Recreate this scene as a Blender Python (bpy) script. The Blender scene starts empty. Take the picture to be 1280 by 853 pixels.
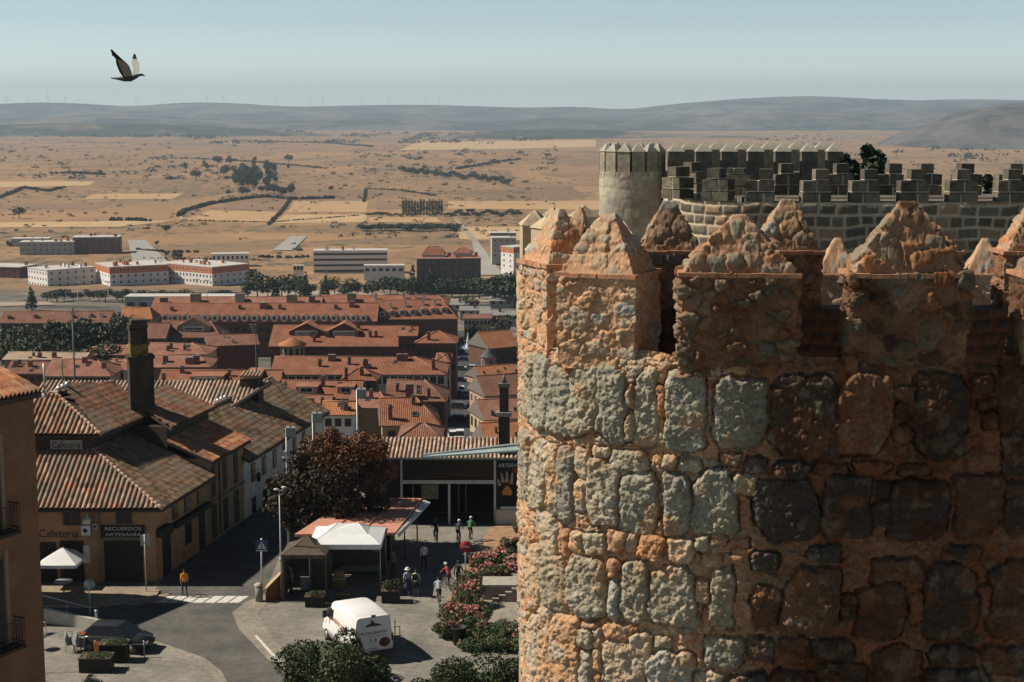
import bpy, bmesh, math, random
import numpy as np
from mathutils import Vector, Matrix

scene = bpy.context.scene
col = scene.collection
R = math.radians
rnd = random.Random(7)

# ------------------------------------------------------------------ camera, sky, sun, exposure
FPX, CX, CY = 2000.0, 640.0, 426.5          # focal length and centre, in pixels of a 1280 x 853 picture
EYE = 28.8
PITCH = R(8.15)
SUN_EL, SUN_AZ = R(45), R(95)             # azimuth counted from the direction facing the camera, to the left

cam_d = bpy.data.cameras.new('camera')
cam = bpy.data.objects.new('camera', cam_d)
col.objects.link(cam)
cam.location = (0, 0, EYE)
cam.rotation_euler = (R(90) - PITCH, 0, 0)
cam_d.sensor_width = 36
cam_d.lens = 36 * FPX / 1280
cam_d.clip_start = 0.1
cam_d.clip_end = 60000
scene.camera = cam

to_sun = Vector((-math.sin(SUN_AZ) * math.cos(SUN_EL), -math.cos(SUN_AZ) * math.cos(SUN_EL), math.sin(SUN_EL)))
world = bpy.data.worlds.new("World")
scene.world = world
world.use_nodes = True
wn = world.node_tree
bg = wn.nodes['Background']
sky = wn.nodes.new('ShaderNodeTexSky')
sky.sky_type = 'NISHITA'
sky.sun_disc = False
sky.sun_elevation = SUN_EL
sky.sun_rotation = math.atan2(to_sun.x, to_sun.y)
sky.altitude = 1100
sky.air_density = 1.0
sky.dust_density = 0.6
sky.ozone_density = 1.0
hs = wn.nodes.new('ShaderNodeHueSaturation')
hs.inputs['Saturation'].default_value = 0.62
hs.inputs['Hue'].default_value = 0.485
wn.links.new(sky.outputs[0], hs.inputs['Color'])
tn = wn.nodes.new('ShaderNodeMix'); tn.data_type = 'RGBA'; tn.blend_type = 'MULTIPLY'
tn.inputs[0].default_value = 1.0
wn.links.new(hs.outputs[0], tn.inputs[6])
tn.inputs[7].default_value = (.83, .955, 1.03, 1)     # cool, dusty summer air
# pale hazy layer above the horizon, deep mountain blue overhead
geo_ = wn.nodes.new('ShaderNodeTexCoord'); sepz = wn.nodes.new('ShaderNodeSeparateXYZ'); wn.links.new(geo_.outputs['Generated'], sepz.inputs[0])
el = wn.nodes.new('ShaderNodeValToRGB'); cr_ = el.color_ramp
while len(cr_.elements) < 7: cr_.elements.new(.5)
for e_, (p_, c_) in zip(cr_.elements, ((0, (1.18, 1.13, 1.05)), (.03, (.97, .95, .90)), (.055, (.76, .755, .735)), (.12, (.56, .58, .61)), (.25, (.30, .33, .38)), (.5, (.12, .145, .18)), (1, (.07, .095, .13)))):
    e_.position = p_; e_.color = (*c_, 1)
wn.links.new(sepz.outputs[2], el.inputs[0])
gm = wn.nodes.new('ShaderNodeMix'); gm.data_type = 'RGBA'; gm.blend_type = 'MULTIPLY'; gm.inputs[0].default_value = 1.0
wn.links.new(tn.outputs[2], gm.inputs[6]); wn.links.new(el.outputs[0], gm.inputs[7])
wn.links.new(gm.outputs[2], bg.inputs[0])
bg.inputs[1].default_value = 0.125

sd = bpy.data.lights.new('sun', 'SUN')
sd.energy = 5.0
sd.angle = R(0.53)
sd.color = (1.0, 0.90, 0.77)
sun = bpy.data.objects.new('sun', sd)
col.objects.link(sun)
sun.rotation_euler = to_sun.to_track_quat('Z', 'Y').to_euler()
sun.location = (-40, 30, 80)

vs = scene.view_settings
scene.display_settings.display_device = 'sRGB'
vs.view_transform = 'Standard'
vs.look = 'None'
vs.exposure = 0.32
vs.gamma = 1.0
vs.use_curve_mapping = False
scene.render.engine = 'CYCLES'
scene.cycles.volume_bounces = 1
scene.cycles.max_bounces = 6

# ------------------------------------------------------------------ pixel <-> world
cp, sp_ = math.cos(PITCH), math.sin(PITCH)
def ray(x, y):
    xc, yc = (x - CX) / FPX, -(y - CY) / FPX
    return Vector((xc, cp + yc * sp_, -sp_ + yc * cp))
def at(x, y, Y):
    d = ray(x, y); k = Y / d.y
    return Vector((d.x * k, Y, EYE + d.z * k))
def gz(x, y, z=0.0):
    d = ray(x, y); k = (z - EYE) / d.z
    return Vector((d.x * k, d.y * k, z))

# ------------------------------------------------------------------ numpy noise
def _h(ix, iy, iz, seed):
    n = (ix.astype(np.int64) * 374761393 + iy.astype(np.int64) * 668265263 + iz.astype(np.int64) * 2147483647 + seed * 1274126177) & 0xFFFFFFFF
    n = ((n ^ (n >> 13)) * 1274126177) & 0xFFFFFFFF
    n = ((n ^ (n >> 16)) * 2246822519) & 0xFFFFFFFF
    n = n ^ (n >> 15)
    return (n & 0xFFFFFF) / float(0x1000000)
def vnoise(P, seed=0):
    i = np.floor(P).astype(np.int64); f = P - i
    f = f * f * f * (f * (f * 6 - 15) + 10)
    r = 0
    for dx in (0, 1):
        wx = f[:, 0] if dx else 1 - f[:, 0]
        for dy in (0, 1):
            wy = f[:, 1] if dy else 1 - f[:, 1]
            for dz in (0, 1):
                wz = f[:, 2] if dz else 1 - f[:, 2]
                r = r + wx * wy * wz * _h(i[:, 0] + dx, i[:, 1] + dy, i[:, 2] + dz, seed)
    return r * 2 - 1
def fbm(P, octs=4, seed=0, gain=.5):
    a, r, t = 1.0, 0, 0
    for o in range(octs):
        r = r + a * vnoise(P * (2.03 ** o) + o * 17.3, seed + o); t += a; a *= gain
    return r / t
def worley(P, seed=0, jit=.85):
    i = np.floor(P).astype(np.int64)
    n = len(P)
    f1 = np.full(n, 9.); f2 = np.full(n, 9.); cid = np.zeros(n)
    for dx in (-1, 0, 1):
        for dy in (-1, 0, 1):
            for dz in (-1, 0, 1):
                cx, cy, cz = i[:, 0] + dx, i[:, 1] + dy, i[:, 2] + dz
                ox = cx + .5 + jit * (_h(cx, cy, cz, seed + 1) - .5)
                oy = cy + .5 + jit * (_h(cx, cy, cz, seed + 2) - .5)
                oz = cz + .5 + jit * (_h(cx, cy, cz, seed + 3) - .5)
                d = np.sqrt((P[:, 0] - ox) ** 2 + (P[:, 1] - oy) ** 2 + (P[:, 2] - oz) ** 2)
                m = d < f1
                f2 = np.where(m, f1, np.minimum(f2, d))
                cid = np.where(m, _h(cx, cy, cz, seed + 9), cid)
                f1 = np.where(m, d, f1)
    return f1, f2, cid
def worley2(P, seed=0, jit=.85):
    i = np.floor(P).astype(np.int64)
    n = len(P); z = np.zeros(n, np.int64)
    f1 = np.full(n, 9.); f2 = np.full(n, 9.); cid = np.zeros(n)
    for dx in (-1, 0, 1):
        for dy in (-1, 0, 1):
            cx, cy = i[:, 0] + dx, i[:, 1] + dy
            ox = cx + .5 + jit * (_h(cx, cy, z, seed + 1) - .5)
            oy = cy + .5 + jit * (_h(cx, cy, z, seed + 2) - .5)
            d = np.sqrt((P[:, 0] - ox) ** 2 + (P[:, 1] - oy) ** 2)
            m = d < f1
            f2 = np.where(m, f1, np.minimum(f2, d))
            cid = np.where(m, _h(cx, cy, z, seed + 9), cid)
            f1 = np.where(m, d, f1)
    return f1, f2, cid
def sstep(a, b, x):
    t = np.clip((x - a) / (b - a), 0, 1)
    return t * t * (3 - 2 * t)
def pick(palette, t):
    pal = np.array(palette)
    return pal[np.minimum((t * len(pal)).astype(int), len(pal) - 1)]

# ------------------------------------------------------------------ objects
def tag(o, label=None, cat=None, group=None, kind=None):
    if label: o['label'] = label
    if cat: o['category'] = cat
    if group: o['group'] = group
    if kind: o['kind'] = kind
    return o
def link(o, parent=None):
    col.objects.link(o)
    if parent is not None: o.parent = parent
    return o
def thing(name, label, cat, loc=(0, 0, 0), rz=0.0, group=None):
    o = bpy.data.objects.new(name, None)
    o.empty_display_size = .2
    col.objects.link(o)
    o.location = loc; o.rotation_euler = (0, 0, rz)
    return tag(o, label, cat, group)
def children(o):
    return [c for c in bpy.data.objects if c.parent == o]
KIDS = {}
def copy_tree(o, loc=None, rz=None, label=None, group=None, scale=None, parent=None):
    kids = list(o.children)
    c = o.copy(); col.objects.link(c); c.parent = parent
    if loc is not None: c.location = loc
    if rz is not None: c.rotation_euler = (0, 0, rz)
    if scale is not None: c.scale = (scale,) * 3 if not hasattr(scale, '__len__') else scale
    if label: c['label'] = label
    if group: c['group'] = group
    for k in kids: copy_tree(k, parent=c)
    return c

class MB:
    """collects polygons (each with a material index) and links them as one mesh object"""
    def __init__(s): s.v = []; s.f = []; s.m = []; s.uv = []; s.smooth = []
    def add(s, verts, faces, mi=0, uvs=None, smooth=False):
        b = len(s.v)
        s.v += [tuple(p) for p in verts]
        for k, f in enumerate(faces):
            s.f.append([b + i for i in f]); s.m.append(mi); s.smooth.append(smooth)
            s.uv.append(uvs[k] if uvs else None)
        return s
    def quad(s, a, b, c, d, mi=0, uv=None):
        return s.add([a, b, c, d], [(0, 1, 2, 3)], mi, [uv] if uv else None)
    def box(s, x0, y0, z0, x1, y1, z1, mi=0, M=None):
        v = [(x0, y0, z0), (x1, y0, z0), (x1, y1, z0), (x0, y1, z0), (x0, y0, z1), (x1, y0, z1), (x1, y1, z1), (x0, y1, z1)]
        if M is not None: v = [M @ Vector(p) for p in v]
        return s.add(v, [(0, 3, 2, 1), (4, 5, 6, 7), (0, 1, 5, 4), (1, 2, 6, 5), (2, 3, 7, 6), (3, 0, 4, 7)], mi)
    def cbox(s, c, size, mi=0, rz=0, M=None):
        m = Matrix.Translation(Vector(c)) @ Matrix.Rotation(rz, 4, 'Z')
        if M is not None: m = M @ m
        a, b, d = size[0] / 2, size[1] / 2, size[2] / 2
        return s.box(-a, -b, -d, a, b, d, mi, m)
    def tube(s, pts, rad, n=8, mi=0, caps=True, smooth=True):
        pts = [Vector(p) for p in pts]
        rads = rad if hasattr(rad, '__len__') else [rad] * len(pts)
        rings = []; vv = []
        prev = None
        for i, p in enumerate(pts):
            t = (pts[min(i + 1, len(pts) - 1)] - pts[max(i - 1, 0)])
            if t.length < 1e-9: t = Vector((0, 0, 1))
            t.normalize()
            if prev is None:
                u = t.orthogonal().normalized()
            else:
                u = prev - t * prev.dot(t)
                u = u.normalized() if u.length > 1e-6 else t.orthogonal().normalized()
            prev = u
            w = t.cross(u)
            for k in range(n):
                a = 2 * math.pi * k / n
                vv.append(p + (u * math.cos(a) + w * math.sin(a)) * rads[i])
        ff = []
        for i in range(len(pts) - 1):
            for k in range(n):
                ff.append((i * n + k, i * n + (k + 1) % n, (i + 1) * n + (k + 1) % n, (i + 1) * n + k))
        s.add(vv, ff, mi, smooth=smooth)
        if caps:
            b = len(s.v) - len(vv)
            s.f.append([b + k for k in reversed(range(n))]); s.m.append(mi); s.uv.append(None); s.smooth.append(False)
            s.f.append([b + (len(pts) - 1) * n + k for k in range(n)]); s.m.append(mi); s.uv.append(None); s.smooth.append(False)
        return s
    def lathe(s, prof, n=16, c=(0, 0, 0), mi=0, M=None, smooth=True):
        vv = []
        for r, z in prof:
            for k in range(n):
                a = 2 * math.pi * k / n
                p = Vector((c[0] + r * math.cos(a), c[1] + r * math.sin(a), c[2] + z))
                vv.append(M @ p if M is not None else p)
        ff = []
        for i in range(len(prof) - 1):
            for k in range(n):
                ff.append((i * n + k, i * n + (k + 1) % n, (i + 1) * n + (k + 1) % n, (i + 1) * n + k))
        return s.add(vv, ff, mi, smooth=smooth)
    def ball(s, c, r, n=10, m=6, mi=0, M=None):
        r = r if hasattr(r, '__len__') else (r, r, r)
        prof = [(max(math.sin(math.pi * i / m), 1e-4), -math.cos(math.pi * i / m)) for i in range(m + 1)]
        S = Matrix.Translation(Vector(c)) @ Matrix.Diagonal((r[0], r[1], r[2], 1))
        if M is not None: S = M @ S
        return s.lathe(prof, n, mi=mi, M=S)
    def prism(s, poly, d, mi=0, M=None):
        """poly in local xz, extruded along local y by d"""
        n = len(poly)
        v = [Vector((p[0], 0, p[1])) for p in poly] + [Vector((p[0], d, p[1])) for p in poly]
        if M is not None: v = [M @ p for p in v]
        s.add(v, [tuple(range(n)), tuple(reversed(range(n, 2 * n)))] + [(i, i + n, (i + 1) % n + n, (i + 1) % n) for i in range(n)], mi)
        return s
    def build(s, name, mats, parent=None, world=False):
        me = bpy.data.meshes.new(name)
        v = s.v
        if world and parent is not None:
            l = parent.location
            v = [(p[0] - l[0], p[1] - l[1], p[2] - l[2]) for p in v]
        me.from_pydata(v, [], s.f)
        for m in (mats if isinstance(mats, (list, tuple)) else [mats]): me.materials.append(m)
        me.polygons.foreach_set('material_index', s.m)
        me.polygons.foreach_set('use_smooth', s.smooth)
        if any(u is not None for u in s.uv):
            ul = me.uv_layers.new(name='UVMap')
            flat = []
            for f, u in zip(s.f, s.uv):
                for k in range(len(f)): flat += list(u[k]) if u else [0, 0]
            ul.data.foreach_set('uv', flat)
        me.update()
        o = bpy.data.objects.new(name, me)
        return link(o, parent)

def grid_mesh(name, P, nu, nv, mat, colors=None, parent=None, smooth=True, wrap=False, off=None):
    """P: (nu*nv,3) array, index u*nv+v"""
    if off is not None: P = P - np.array(off)
    u = np.arange(nu if wrap else nu - 1)[:, None]; v = np.arange(nv - 1)[None, :]
    u2 = (u + 1) % nu
    F = np.stack([u * nv + v + 0 * u, u2 * nv + v, u2 * nv + v + 1, u * nv + v + 1], -1).reshape(-1, 4)
    return raw_mesh(name, P, F, mat, colors, parent, smooth)
def raw_mesh(name, P, F, mat, colors=None, parent=None, smooth=True):
    me = bpy.data.meshes.new(name)
    k = F.shape[1]
    me.vertices.add(len(P)); me.vertices.foreach_set('co', np.ascontiguousarray(P, dtype=np.float32).ravel())
    me.loops.add(F.size); me.loops.foreach_set('vertex_index', np.ascontiguousarray(F, dtype=np.int32).ravel())
    me.polygons.add(len(F))
    me.polygons.foreach_set('loop_start', np.arange(0, F.size, k, dtype=np.int32))
    me.update(calc_edges=True)
    me.polygons.foreach_set('use_smooth', np.full(len(F), smooth))
    if colors is not None:
        a = me.color_attributes.new('Col', 'FLOAT_COLOR', 'POINT')
        c = np.ones((len(P), 4), np.float32); c[:, :3] = colors
        a.data.foreach_set('color', c.ravel())
    for m in (mat if isinstance(mat, (list, tuple)) else [mat]): me.materials.append(m)
    me.validate()
    o = bpy.data.objects.new(name, me)
    return link(o, parent)

# ------------------------------------------------------------------ materials
MATS = {}
class NT:
    def __init__(s, name):
        m = bpy.data.materials.new(name); m.use_nodes = True
        s.m = m; s.t = m.node_tree; s.p = s.t.nodes['Principled BSDF']; MATS[name] = m
        s.p.inputs['Specular IOR Level'].default_value = .25
    def n(s, typ, **kw):
        nd = s.t.nodes.new(typ)
        for k, v in kw.items():
            if hasattr(nd, k): setattr(nd, k, v)
            else: nd.inputs[k].default_value = v
        return nd
    def l(s, a, b): s.t.links.new(a, b)
    def coord(s, kind='Object'):
        return s.n('ShaderNodeTexCoord').outputs[kind]
    def noise(s, vec, scale, detail=4, rough=.55):
        nd = s.n('ShaderNodeTexNoise'); nd.inputs['Scale'].default_value = scale
        nd.inputs['Detail'].default_value = detail; nd.inputs['Roughness'].default_value = rough
        if vec is not None: s.l(vec, nd.inputs['Vector'])
        return nd.outputs['Fac']
    def ramp(s, fac, stops):
        r = s.n('ShaderNodeValToRGB'); e = r.color_ramp.elements
        while len(e) < len(stops): e.new(.5)
        for el, (p, c) in zip(e, stops): el.position = p; el.color = (*c, 1) if len(c) == 3 else c
        s.l(fac, r.inputs[0]); return r.outputs[0]
    def mix(s, fac, a, b, mode='MIX'):
        m = s.n('ShaderNodeMix', data_type='RGBA', blend_type=mode)
        for sock, v in ((m.inputs[0], fac), (m.inputs[6], a), (m.inputs[7], b)):
            if isinstance(v, (int, float)): sock.default_value = v
            elif isinstance(v, tuple): sock.default_value = (*v, 1)
            else: s.l(v, sock)
        return m.outputs[2]
    def math(s, op, a, b=0.0, c=None):
        m = s.n('ShaderNodeMath', operation=op)
        for k, v in enumerate((a, b) if c is None else (a, b, c)):
            if isinstance(v, (int, float)): m.inputs[k].default_value = v
            else: s.l(v, m.inputs[k])
        return m.outputs[0]
    def bump(s, h, strength=.3, dist=.02):
        b = s.n('ShaderNodeBump'); b.inputs['Strength'].default_value = strength; b.inputs['Distance'].default_value = dist
        s.l(h, b.inputs['Height']); s.l(b.outputs[0], s.p.inputs['Normal'])
    def color(s, c):
        if isinstance(c, tuple): s.p.inputs['Base Color'].default_value = (*c, 1)
        else: s.l(c, s.p.inputs['Base Color'])
        return s
    def rough(s, r): s.p.inputs['Roughness'].default_value = r; return s

def plain(name, c, rough=.7, metal=0, var=.18, scale=3.0, bump=.0, bscale=30):
    t = NT(name); co = t.coord()
    n = t.noise(co, scale, 5, .6)
    lo = tuple(x * (1 - var) for x in c); hi = tuple(min(x * (1 + var), .95) for x in c)
    t.color(t.ramp(n, [(.3, lo), (.7, hi)])).rough(rough)
    t.p.inputs['Metallic'].default_value = metal
    if bump: t.bump(t.noise(co, bscale, 4, .6), bump, .02)
    return t.m
def vcol(name, rough=.85, nscale=14, var=.22, bump=.25, bscale=45, bdist=.012):
    t = NT(name); co = t.coord()
    a = t.n('ShaderNodeVertexColor', layer_name='Col').outputs[0]
    n = t.noise(co, nscale, 5, .65)
    g = t.ramp(n, [(.28, (1 - var,) * 3), (.72, (1 + var,) * 3)])
    t.color(t.mix(1.0, a, g, 'MULTIPLY')).rough(rough)
    if bump: t.bump(t.noise(co, bscale, 5, .7), bump, bdist)
    return t.m
# ------------------------------------------------------------------ the near tower
M_rubble = vcol('tower_stone', .92, 22, .3, .6, 60, .010)
M_ashlar = vcol('ashlar_stone', .9, 6, .2, .35, 25, .02)
MORTAR = np.array((.43, .255, .148))
GREYS = [(.28, .25, .175), (.32, .28, .20), (.245, .23, .175), (.29, .24, .16), (.35, .295, .21), (.23, .21, .165)]
REDS = [(.42, .19, .085), (.36, .20, .11), (.46, .27, .14), (.33, .16, .09), (.42, .30, .19)]
BROWNS = [(.15, .085, .05), (.19, .12, .075), (.12, .10, .08), (.22, .13, .075), (.10, .095, .085)]
TANS = [(.41, .285, .175), (.36, .275, .185), (.45, .325, .205), (.36, .29, .205), (.44, .26, .14), (.33, .31, .255)]

# plan of the outer face: straight flank, rounded corner, long front
XL = 0.17
_tx = [.17, .30, .52, .75, 1.0, 1.4, 2.1, 2.7, 3.3, 4.5, 6.5, 11.5]
_ta = [82, 70, 58, 46, 37, 28, 18, 11, 5, 1, -1, -4]
_x = np.concatenate([np.linspace(.172, .5, 60), np.linspace(.51, 11.3, 420)])
_sl = np.tan(np.radians(np.interp(_x, _tx, _ta)))
_y = -np.concatenate([[0], np.cumsum((_sl[1:] + _sl[:-1]) / 2 * np.diff(_x))])
_y += 20.0 - np.interp(4.5, _x, _y)
plan = [(XL, 30.0 - (30.0 - _y[0] - .01) * k / 30) for k in range(31)] + [(float(p), float(q)) for p, q in zip(_x, _y)]
plan = np.array(plan)
seg = np.sqrt(((plan[1:] - plan[:-1]) ** 2).sum(1))
S_ = np.concatenate([[0], np.cumsum(seg)])
def plan_at(s):
    x = np.interp(s, S_, plan[:, 0]); y = np.interp(s, S_, plan[:, 1])
    e = .06
    tx = np.interp(s + e, S_, plan[:, 0]) - np.interp(s - e, S_, plan[:, 0])
    ty = np.interp(s + e, S_, plan[:, 1]) - np.interp(s - e, S_, plan[:, 1])
    l = np.sqrt(tx * tx + ty * ty) + 1e-9
    return x, y, ty / l, -tx / l          # outward normal
def to_sz(px, py):
    d = ray(px, py)
    best = None
    for i in range(len(plan) - 1):
        (x0, y0), (x1, y1) = plan[i], plan[i + 1]
        den = d.x * (y1 - y0) - d.y * (x1 - x0)
        if abs(den) < 1e-9: continue
        t = (x0 * (y1 - y0) - y0 * (x1 - x0)) / den
        u = (x0 * d.y - y0 * d.x) / den
        u = -u if False else ((d.x * t - x0) * (x1 - x0) + (d.y * t - y0) * (y1 - y0)) / ((x1 - x0) ** 2 + (y1 - y0) ** 2)
        if -.001 <= u <= 1.001 and t > 0 and (best is None or t < best[0]):
            best = (t, S_[i] + u * (S_[i + 1] - S_[i]))
    if best is None: return None
    return best[1], EYE + d.z * best[0]

G_, R_, B_, P_ = 0, 1, 2, 3
STONES = [
 (659,445,669,529,G_),(670,446,688,538,G_),(689,459,714,544,G_),(715,453,748,546,G_),(750,460,782,553,G_),(795,463,821,556,G_),
 (833,463,882,562,G_),(895,474,958,560,G_),(966,470,1046,570,B_),(1047,470,1113,566,R_),(1144,468,1206,572,B_),(1250,448,1290,535,B_),
 (1252,543,1290,595,B_),(1217,468,1241,490,B_),(1221,496,1248,512,B_),(1226,515,1248,536,B_),(1119,481,1142,501,B_),(1117,504,1138,527,B_),
 (1114,531,1138,553,R_),(784,480,794,512,R_),(784,514,794,550,R_),(822,482,832,520,R_),
 (658,541,667,626,G_),(668,549,685,637,G_),(686,557,698,640,P_),(700,555,719,652,G_),(721,560,736,598,P_),(721,601,736,640,P_),(738,574,774,655,G_),
 (778,591,823,665,G_),(831,593,862,669,G_),(867,588,920,667,G_),(917,592,945,618,P_),(764,563,809,588,G_),(828,566,845,585,P_),(847,572,877,590,G_),
 (742,556,762,572,P_),(945,600,1022,672,B_),(1029,595,1087,672,B_),(1113,601,1183,673,B_),(1195,594,1252,671,B_),(1088,600,1111,622,B_),(1088,626,1112,655,B_),
 (1256,602,1290,668,B_),(900,566,925,584,B_),(930,572,958,592,B_),(965,577,1010,596,B_),(1016,578,1060,592,B_),(1070,576,1110,595,R_),(1122,580,1160,596,B_),
 (679,642,698,697,P_),(700,658,713,696,R_),(715,661,731,692,R_),(733,664,760,692,G_),(762,662,782,691,R_),(783,665,796,690,P_),(798,668,831,699,R_),
 (837,672,868,702,R_),(871,669,888,688,G_),(890,681,913,692,R_),(877,690,903,710,R_),(912,671,936,684,R_),(672,630,680,680,R_),
 (667,683,680,752,R_),(682,694,710,762,G_),(713,696,757,769,G_),(761,699,775,724,R_),(762,726,775,775,P_),(777,700,809,778,G_),(813,705,867,779,G_),
 (888,710,917,782,G_),(869,724,886,752,P_),(940,688,972,716,B_),(981,710,1047,790,B_),(1071,730,1128,793,B_),(1093,698,1153,727,B_),(1156,706,1220,797,B_),
 (1236,700,1290,795,B_),(1050,742,1068,772,B_),(1135,742,1152,780,R_),(940,730,974,785,B_),(1224,730,1234,770,R_),(1010,680,1050,702,B_),(1180,680,1225,700,B_),
 (664,770,676,870,P_),(678,757,693,870,P_),(694,769,725,870,P_),(726,786,744,808,G_),(728,776,752,786,R_),(726,812,741,870,G_),(757,778,792,801,R_),
 (756,804,808,870,P_),(791,790,816,824,P_),(819,795,839,811,G_),(812,814,865,872,P_),(847,792,869,806,R_),(880,797,928,834,G_),(879,759,889,794,R_),
 (843,770,876,782,G_),(744,812,754,840,P_),(868,838,905,872,P_),(910,842,960,880,B_),(1025,828,1082,880,B_),(1093,806,1150,880,B_),(977,796,1008,818,B_),
 (1014,798,1066,824,B_),(1160,806,1215,830,B_),(1160,836,1230,880,B_),(1225,808,1290,840,B_),(935,796,968,826,B_),(965,836,1018,880,B_),
]
tower = thing('stone_tower', 'rough granite and brick-red rubble tower with rounded corner and pointed merlons filling the right foreground', 'tower', (4.5, 23, 0))
TL = tuple(tower.location)

def build_tower_wall():
    d_ = .0125
    s0, s1, z0, z1 = S_[30] - 2.5, S_[-1], 20.6, 25.72
    ns, nz = int((s1 - s0) / d_), int((z1 - z0) / d_)
    ss, zz = np.meshgrid(np.linspace(s0, s1, ns), np.linspace(z0, z1, nz), indexing='ij')
    s, z = ss.ravel(), zz.ravel()
    Q = np.stack([s, z, np.zeros_like(s)], 1)
    ws = s + .045 * fbm(Q * 5.5, 3, 3) + .010 * vnoise(Q * 30, 5)
    wz = z + .045 * fbm(Q * 5.5, 3, 7) + .010 * vnoise(Q * 30, 6)
    n = len(s)
    dist = np.full(n, -9.); sid = np.full(n, -1); sr = np.zeros(n)
    info = []
    for k, (x0, y0, x1, y1, c) in enumerate(STONES):
        a = to_sz(x0, (y0 + y1) / 2); b = to_sz(min(x1, 1310), (y0 + y1) / 2)
        t = to_sz((x0 + x1) / 2, y0); u = to_sz((x0 + x1) / 2, y1)
        if a is None and b is not None: a = (b[0] - .35, b[1])
        if None in (a, b, t, u): info.append(None); continue
        sc, hw = (a[0] + b[0]) / 2, abs(b[0] - a[0]) / 2 * 1.07
        zc, hh = (t[1] + u[1]) / 2, abs(t[1] - u[1]) / 2 * 1.05
        hw = max(hw, .06); hh = max(hh, .05)
        info.append((sc, zc, hw, hh, c))
        m = np.where((abs(ws - sc) < hw * 1.1) & (abs(wz - zc) < hh * 1.1))[0]
        if len(m) == 0: continue
        qx = abs(ws[m] - sc) / hw; qz = abs(wz[m] - zc) / hh
        r_ = rnd.uniform(5, 11); tilt = rnd.uniform(-.10, .10); taper = rnd.uniform(-.14, .14)
        X1 = (ws[m] - sc) / hw + tilt * (wz[m] - zc) / hh; Z1 = (wz[m] - zc) / hh
        X1 = X1 * (1 + taper * Z1)
        dd = (1 - (abs(X1) ** r_ + abs(Z1) ** r_) ** (1 / r_)) * min(hw, hh)
        for ca, cb in ((1, 1), (1, -1), (-1, 1), (-1, -1)):       # knocked-off corners
            if rnd.random() < .8:
                th = rnd.uniform(.35, 1.2); ex, ez = ca * math.cos(th), cb * math.sin(th)
                lim = (abs(ex) * hw + abs(ez) * hh) * rnd.uniform(.74, .95)
                dd = np.minimum(dd, lim - (X1 * hw * ex + Z1 * hh * ez))
        up = dd > dist[m]
        mm = m[up]
        dist[mm] = dd[up]; sid[mm] = k
    st = dist > 0
    # small rubble between the big stones
    f1, f2, cid = worley2(np.stack([ws / .17, wz / .115], 1), 11)
    e = (f2 - f1) * .115
    gap = -dist
    pres = (cid * 7.13) % 1
    small = (~st) & (e > .012) & (pres < .62) & (gap > .006)
    hf = np.zeros(n)
    rough_s = fbm(Q * 16, 4, 21, .6); fine = fbm(Q * 55, 3, 33, .6); big = fbm(Q * 4, 3, 41)
    keep = sid.copy()
    sidf = np.maximum(sid, 0)
    rv = np.array([rnd.random() for _ in STONES]); rv2 = np.array([rnd.random() for _ in STONES])
    amp = .055 + .06 * rv[sidf]
    tlx = np.array([rnd.uniform(-.10, .10) for _ in STONES])[sidf]; tlz = np.array([rnd.uniform(-.07, .07) for _ in STONES])[sidf]
    scn = np.array([i[0] if i else 0 for i in info])[sidf]; zcn = np.array([i[1] if i else 0 for i in info])[sidf]
    w1, w2, wc = worley(np.stack([ws / .085, wz / .085, sidf * 3.7], 1), 77)          # chipped facets
    v1, v2, vc = worley(np.stack([s / .030, z / .030, sidf * 1.7], 1), 79)            # coarse grain
    grain = (v2 - v1)
    facet = (wc - .5) * .030 * sstep(0, .25, w2 - w1) + .5 * .030 * (w1 - .4)
    rid = (1 - abs(fbm(Q * 9, 4, 23, .6)) * 3)
    hs_ = amp * (1 - np.exp(-np.maximum(dist, 0) / .011)) + .012 * np.minimum(np.maximum(dist, 0) / .10, 1)
    hs_ += .016 * rough_s + .009 * fine + .020 * big - 1.5 * facet - .003 * v1 + .012 * rid + tlx * (ws - scn) + tlz * (wz - zcn)
    hm = .030 * rough_s + .016 * fine + .03 * big - .025 * (1 - sstep(0, .05, gap)) * (vnoise(Q * 7, 52) > -.2)
    hm = hm + .045 * sstep(-.1, .5, vnoise(Q * 2.1, 57)) * sstep(.0, .05, gap)
    hr = hm + .04 * (1 - np.exp(-np.maximum(e - .012, 0) / .014)) * (.5 + pres)
    h = np.where(st, hs_, np.where(small, hr, hm))
    # crevices beside stones
    crev = (~st) & (gap < .02) & (vnoise(Q * 9, 51) > .15)
    h = np.where(crev, h - .055, h)
    # a big broken, spalled stone
    # ---- colour
    pals = [GREYS, REDS, BROWNS, TANS]
    cs = np.zeros((n, 3))
    for k in range(len(STONES)):
        m = sid == k
        if not m.any(): continue
        p = pals[STONES[k][4]]
        c1 = np.array(p[int(rv[k] * len(p)) % len(p)]); c2 = np.array(p[int(rv2[k] * len(p)) % len(p)])
        w = sstep(-.3, .5, big[m])[:, None]
        cs[m] = c1 * (1 - w) + c2 * w
    cr = pick(TANS + REDS + GREYS[:3], (cid * 3.7) % 1)
    tone = (1 + .25 * fbm(Q * 2.2, 3, 61))[:, None]
    c = np.where(st[:, None], cs, np.where(small[:, None], cr, MORTAR * tone))
    c = c * (1 + .30 * (vnoise(Q * 60, 63) * .6 + vnoise(Q * 28, 64) * .4))[:, None]
    # lichen and soil: pale and ochre blotches on the stones
    li = sstep(.18, .42, fbm(Q * 7, 4, 71))[:, None] * st[:, None] * .45
    c = c * (1 - li) + np.array((.40, .38, .31)) * li
    och = sstep(.22, .5, fbm(Q * 3.1 + 9, 4, 81))[:, None] * .5
    c = c * (1 - och) + np.array((.42, .22, .10)) * och
    # shade painted into stones and mortar towards the right of the face
    xx, yy, nx, ny = plan_at(s)
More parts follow.
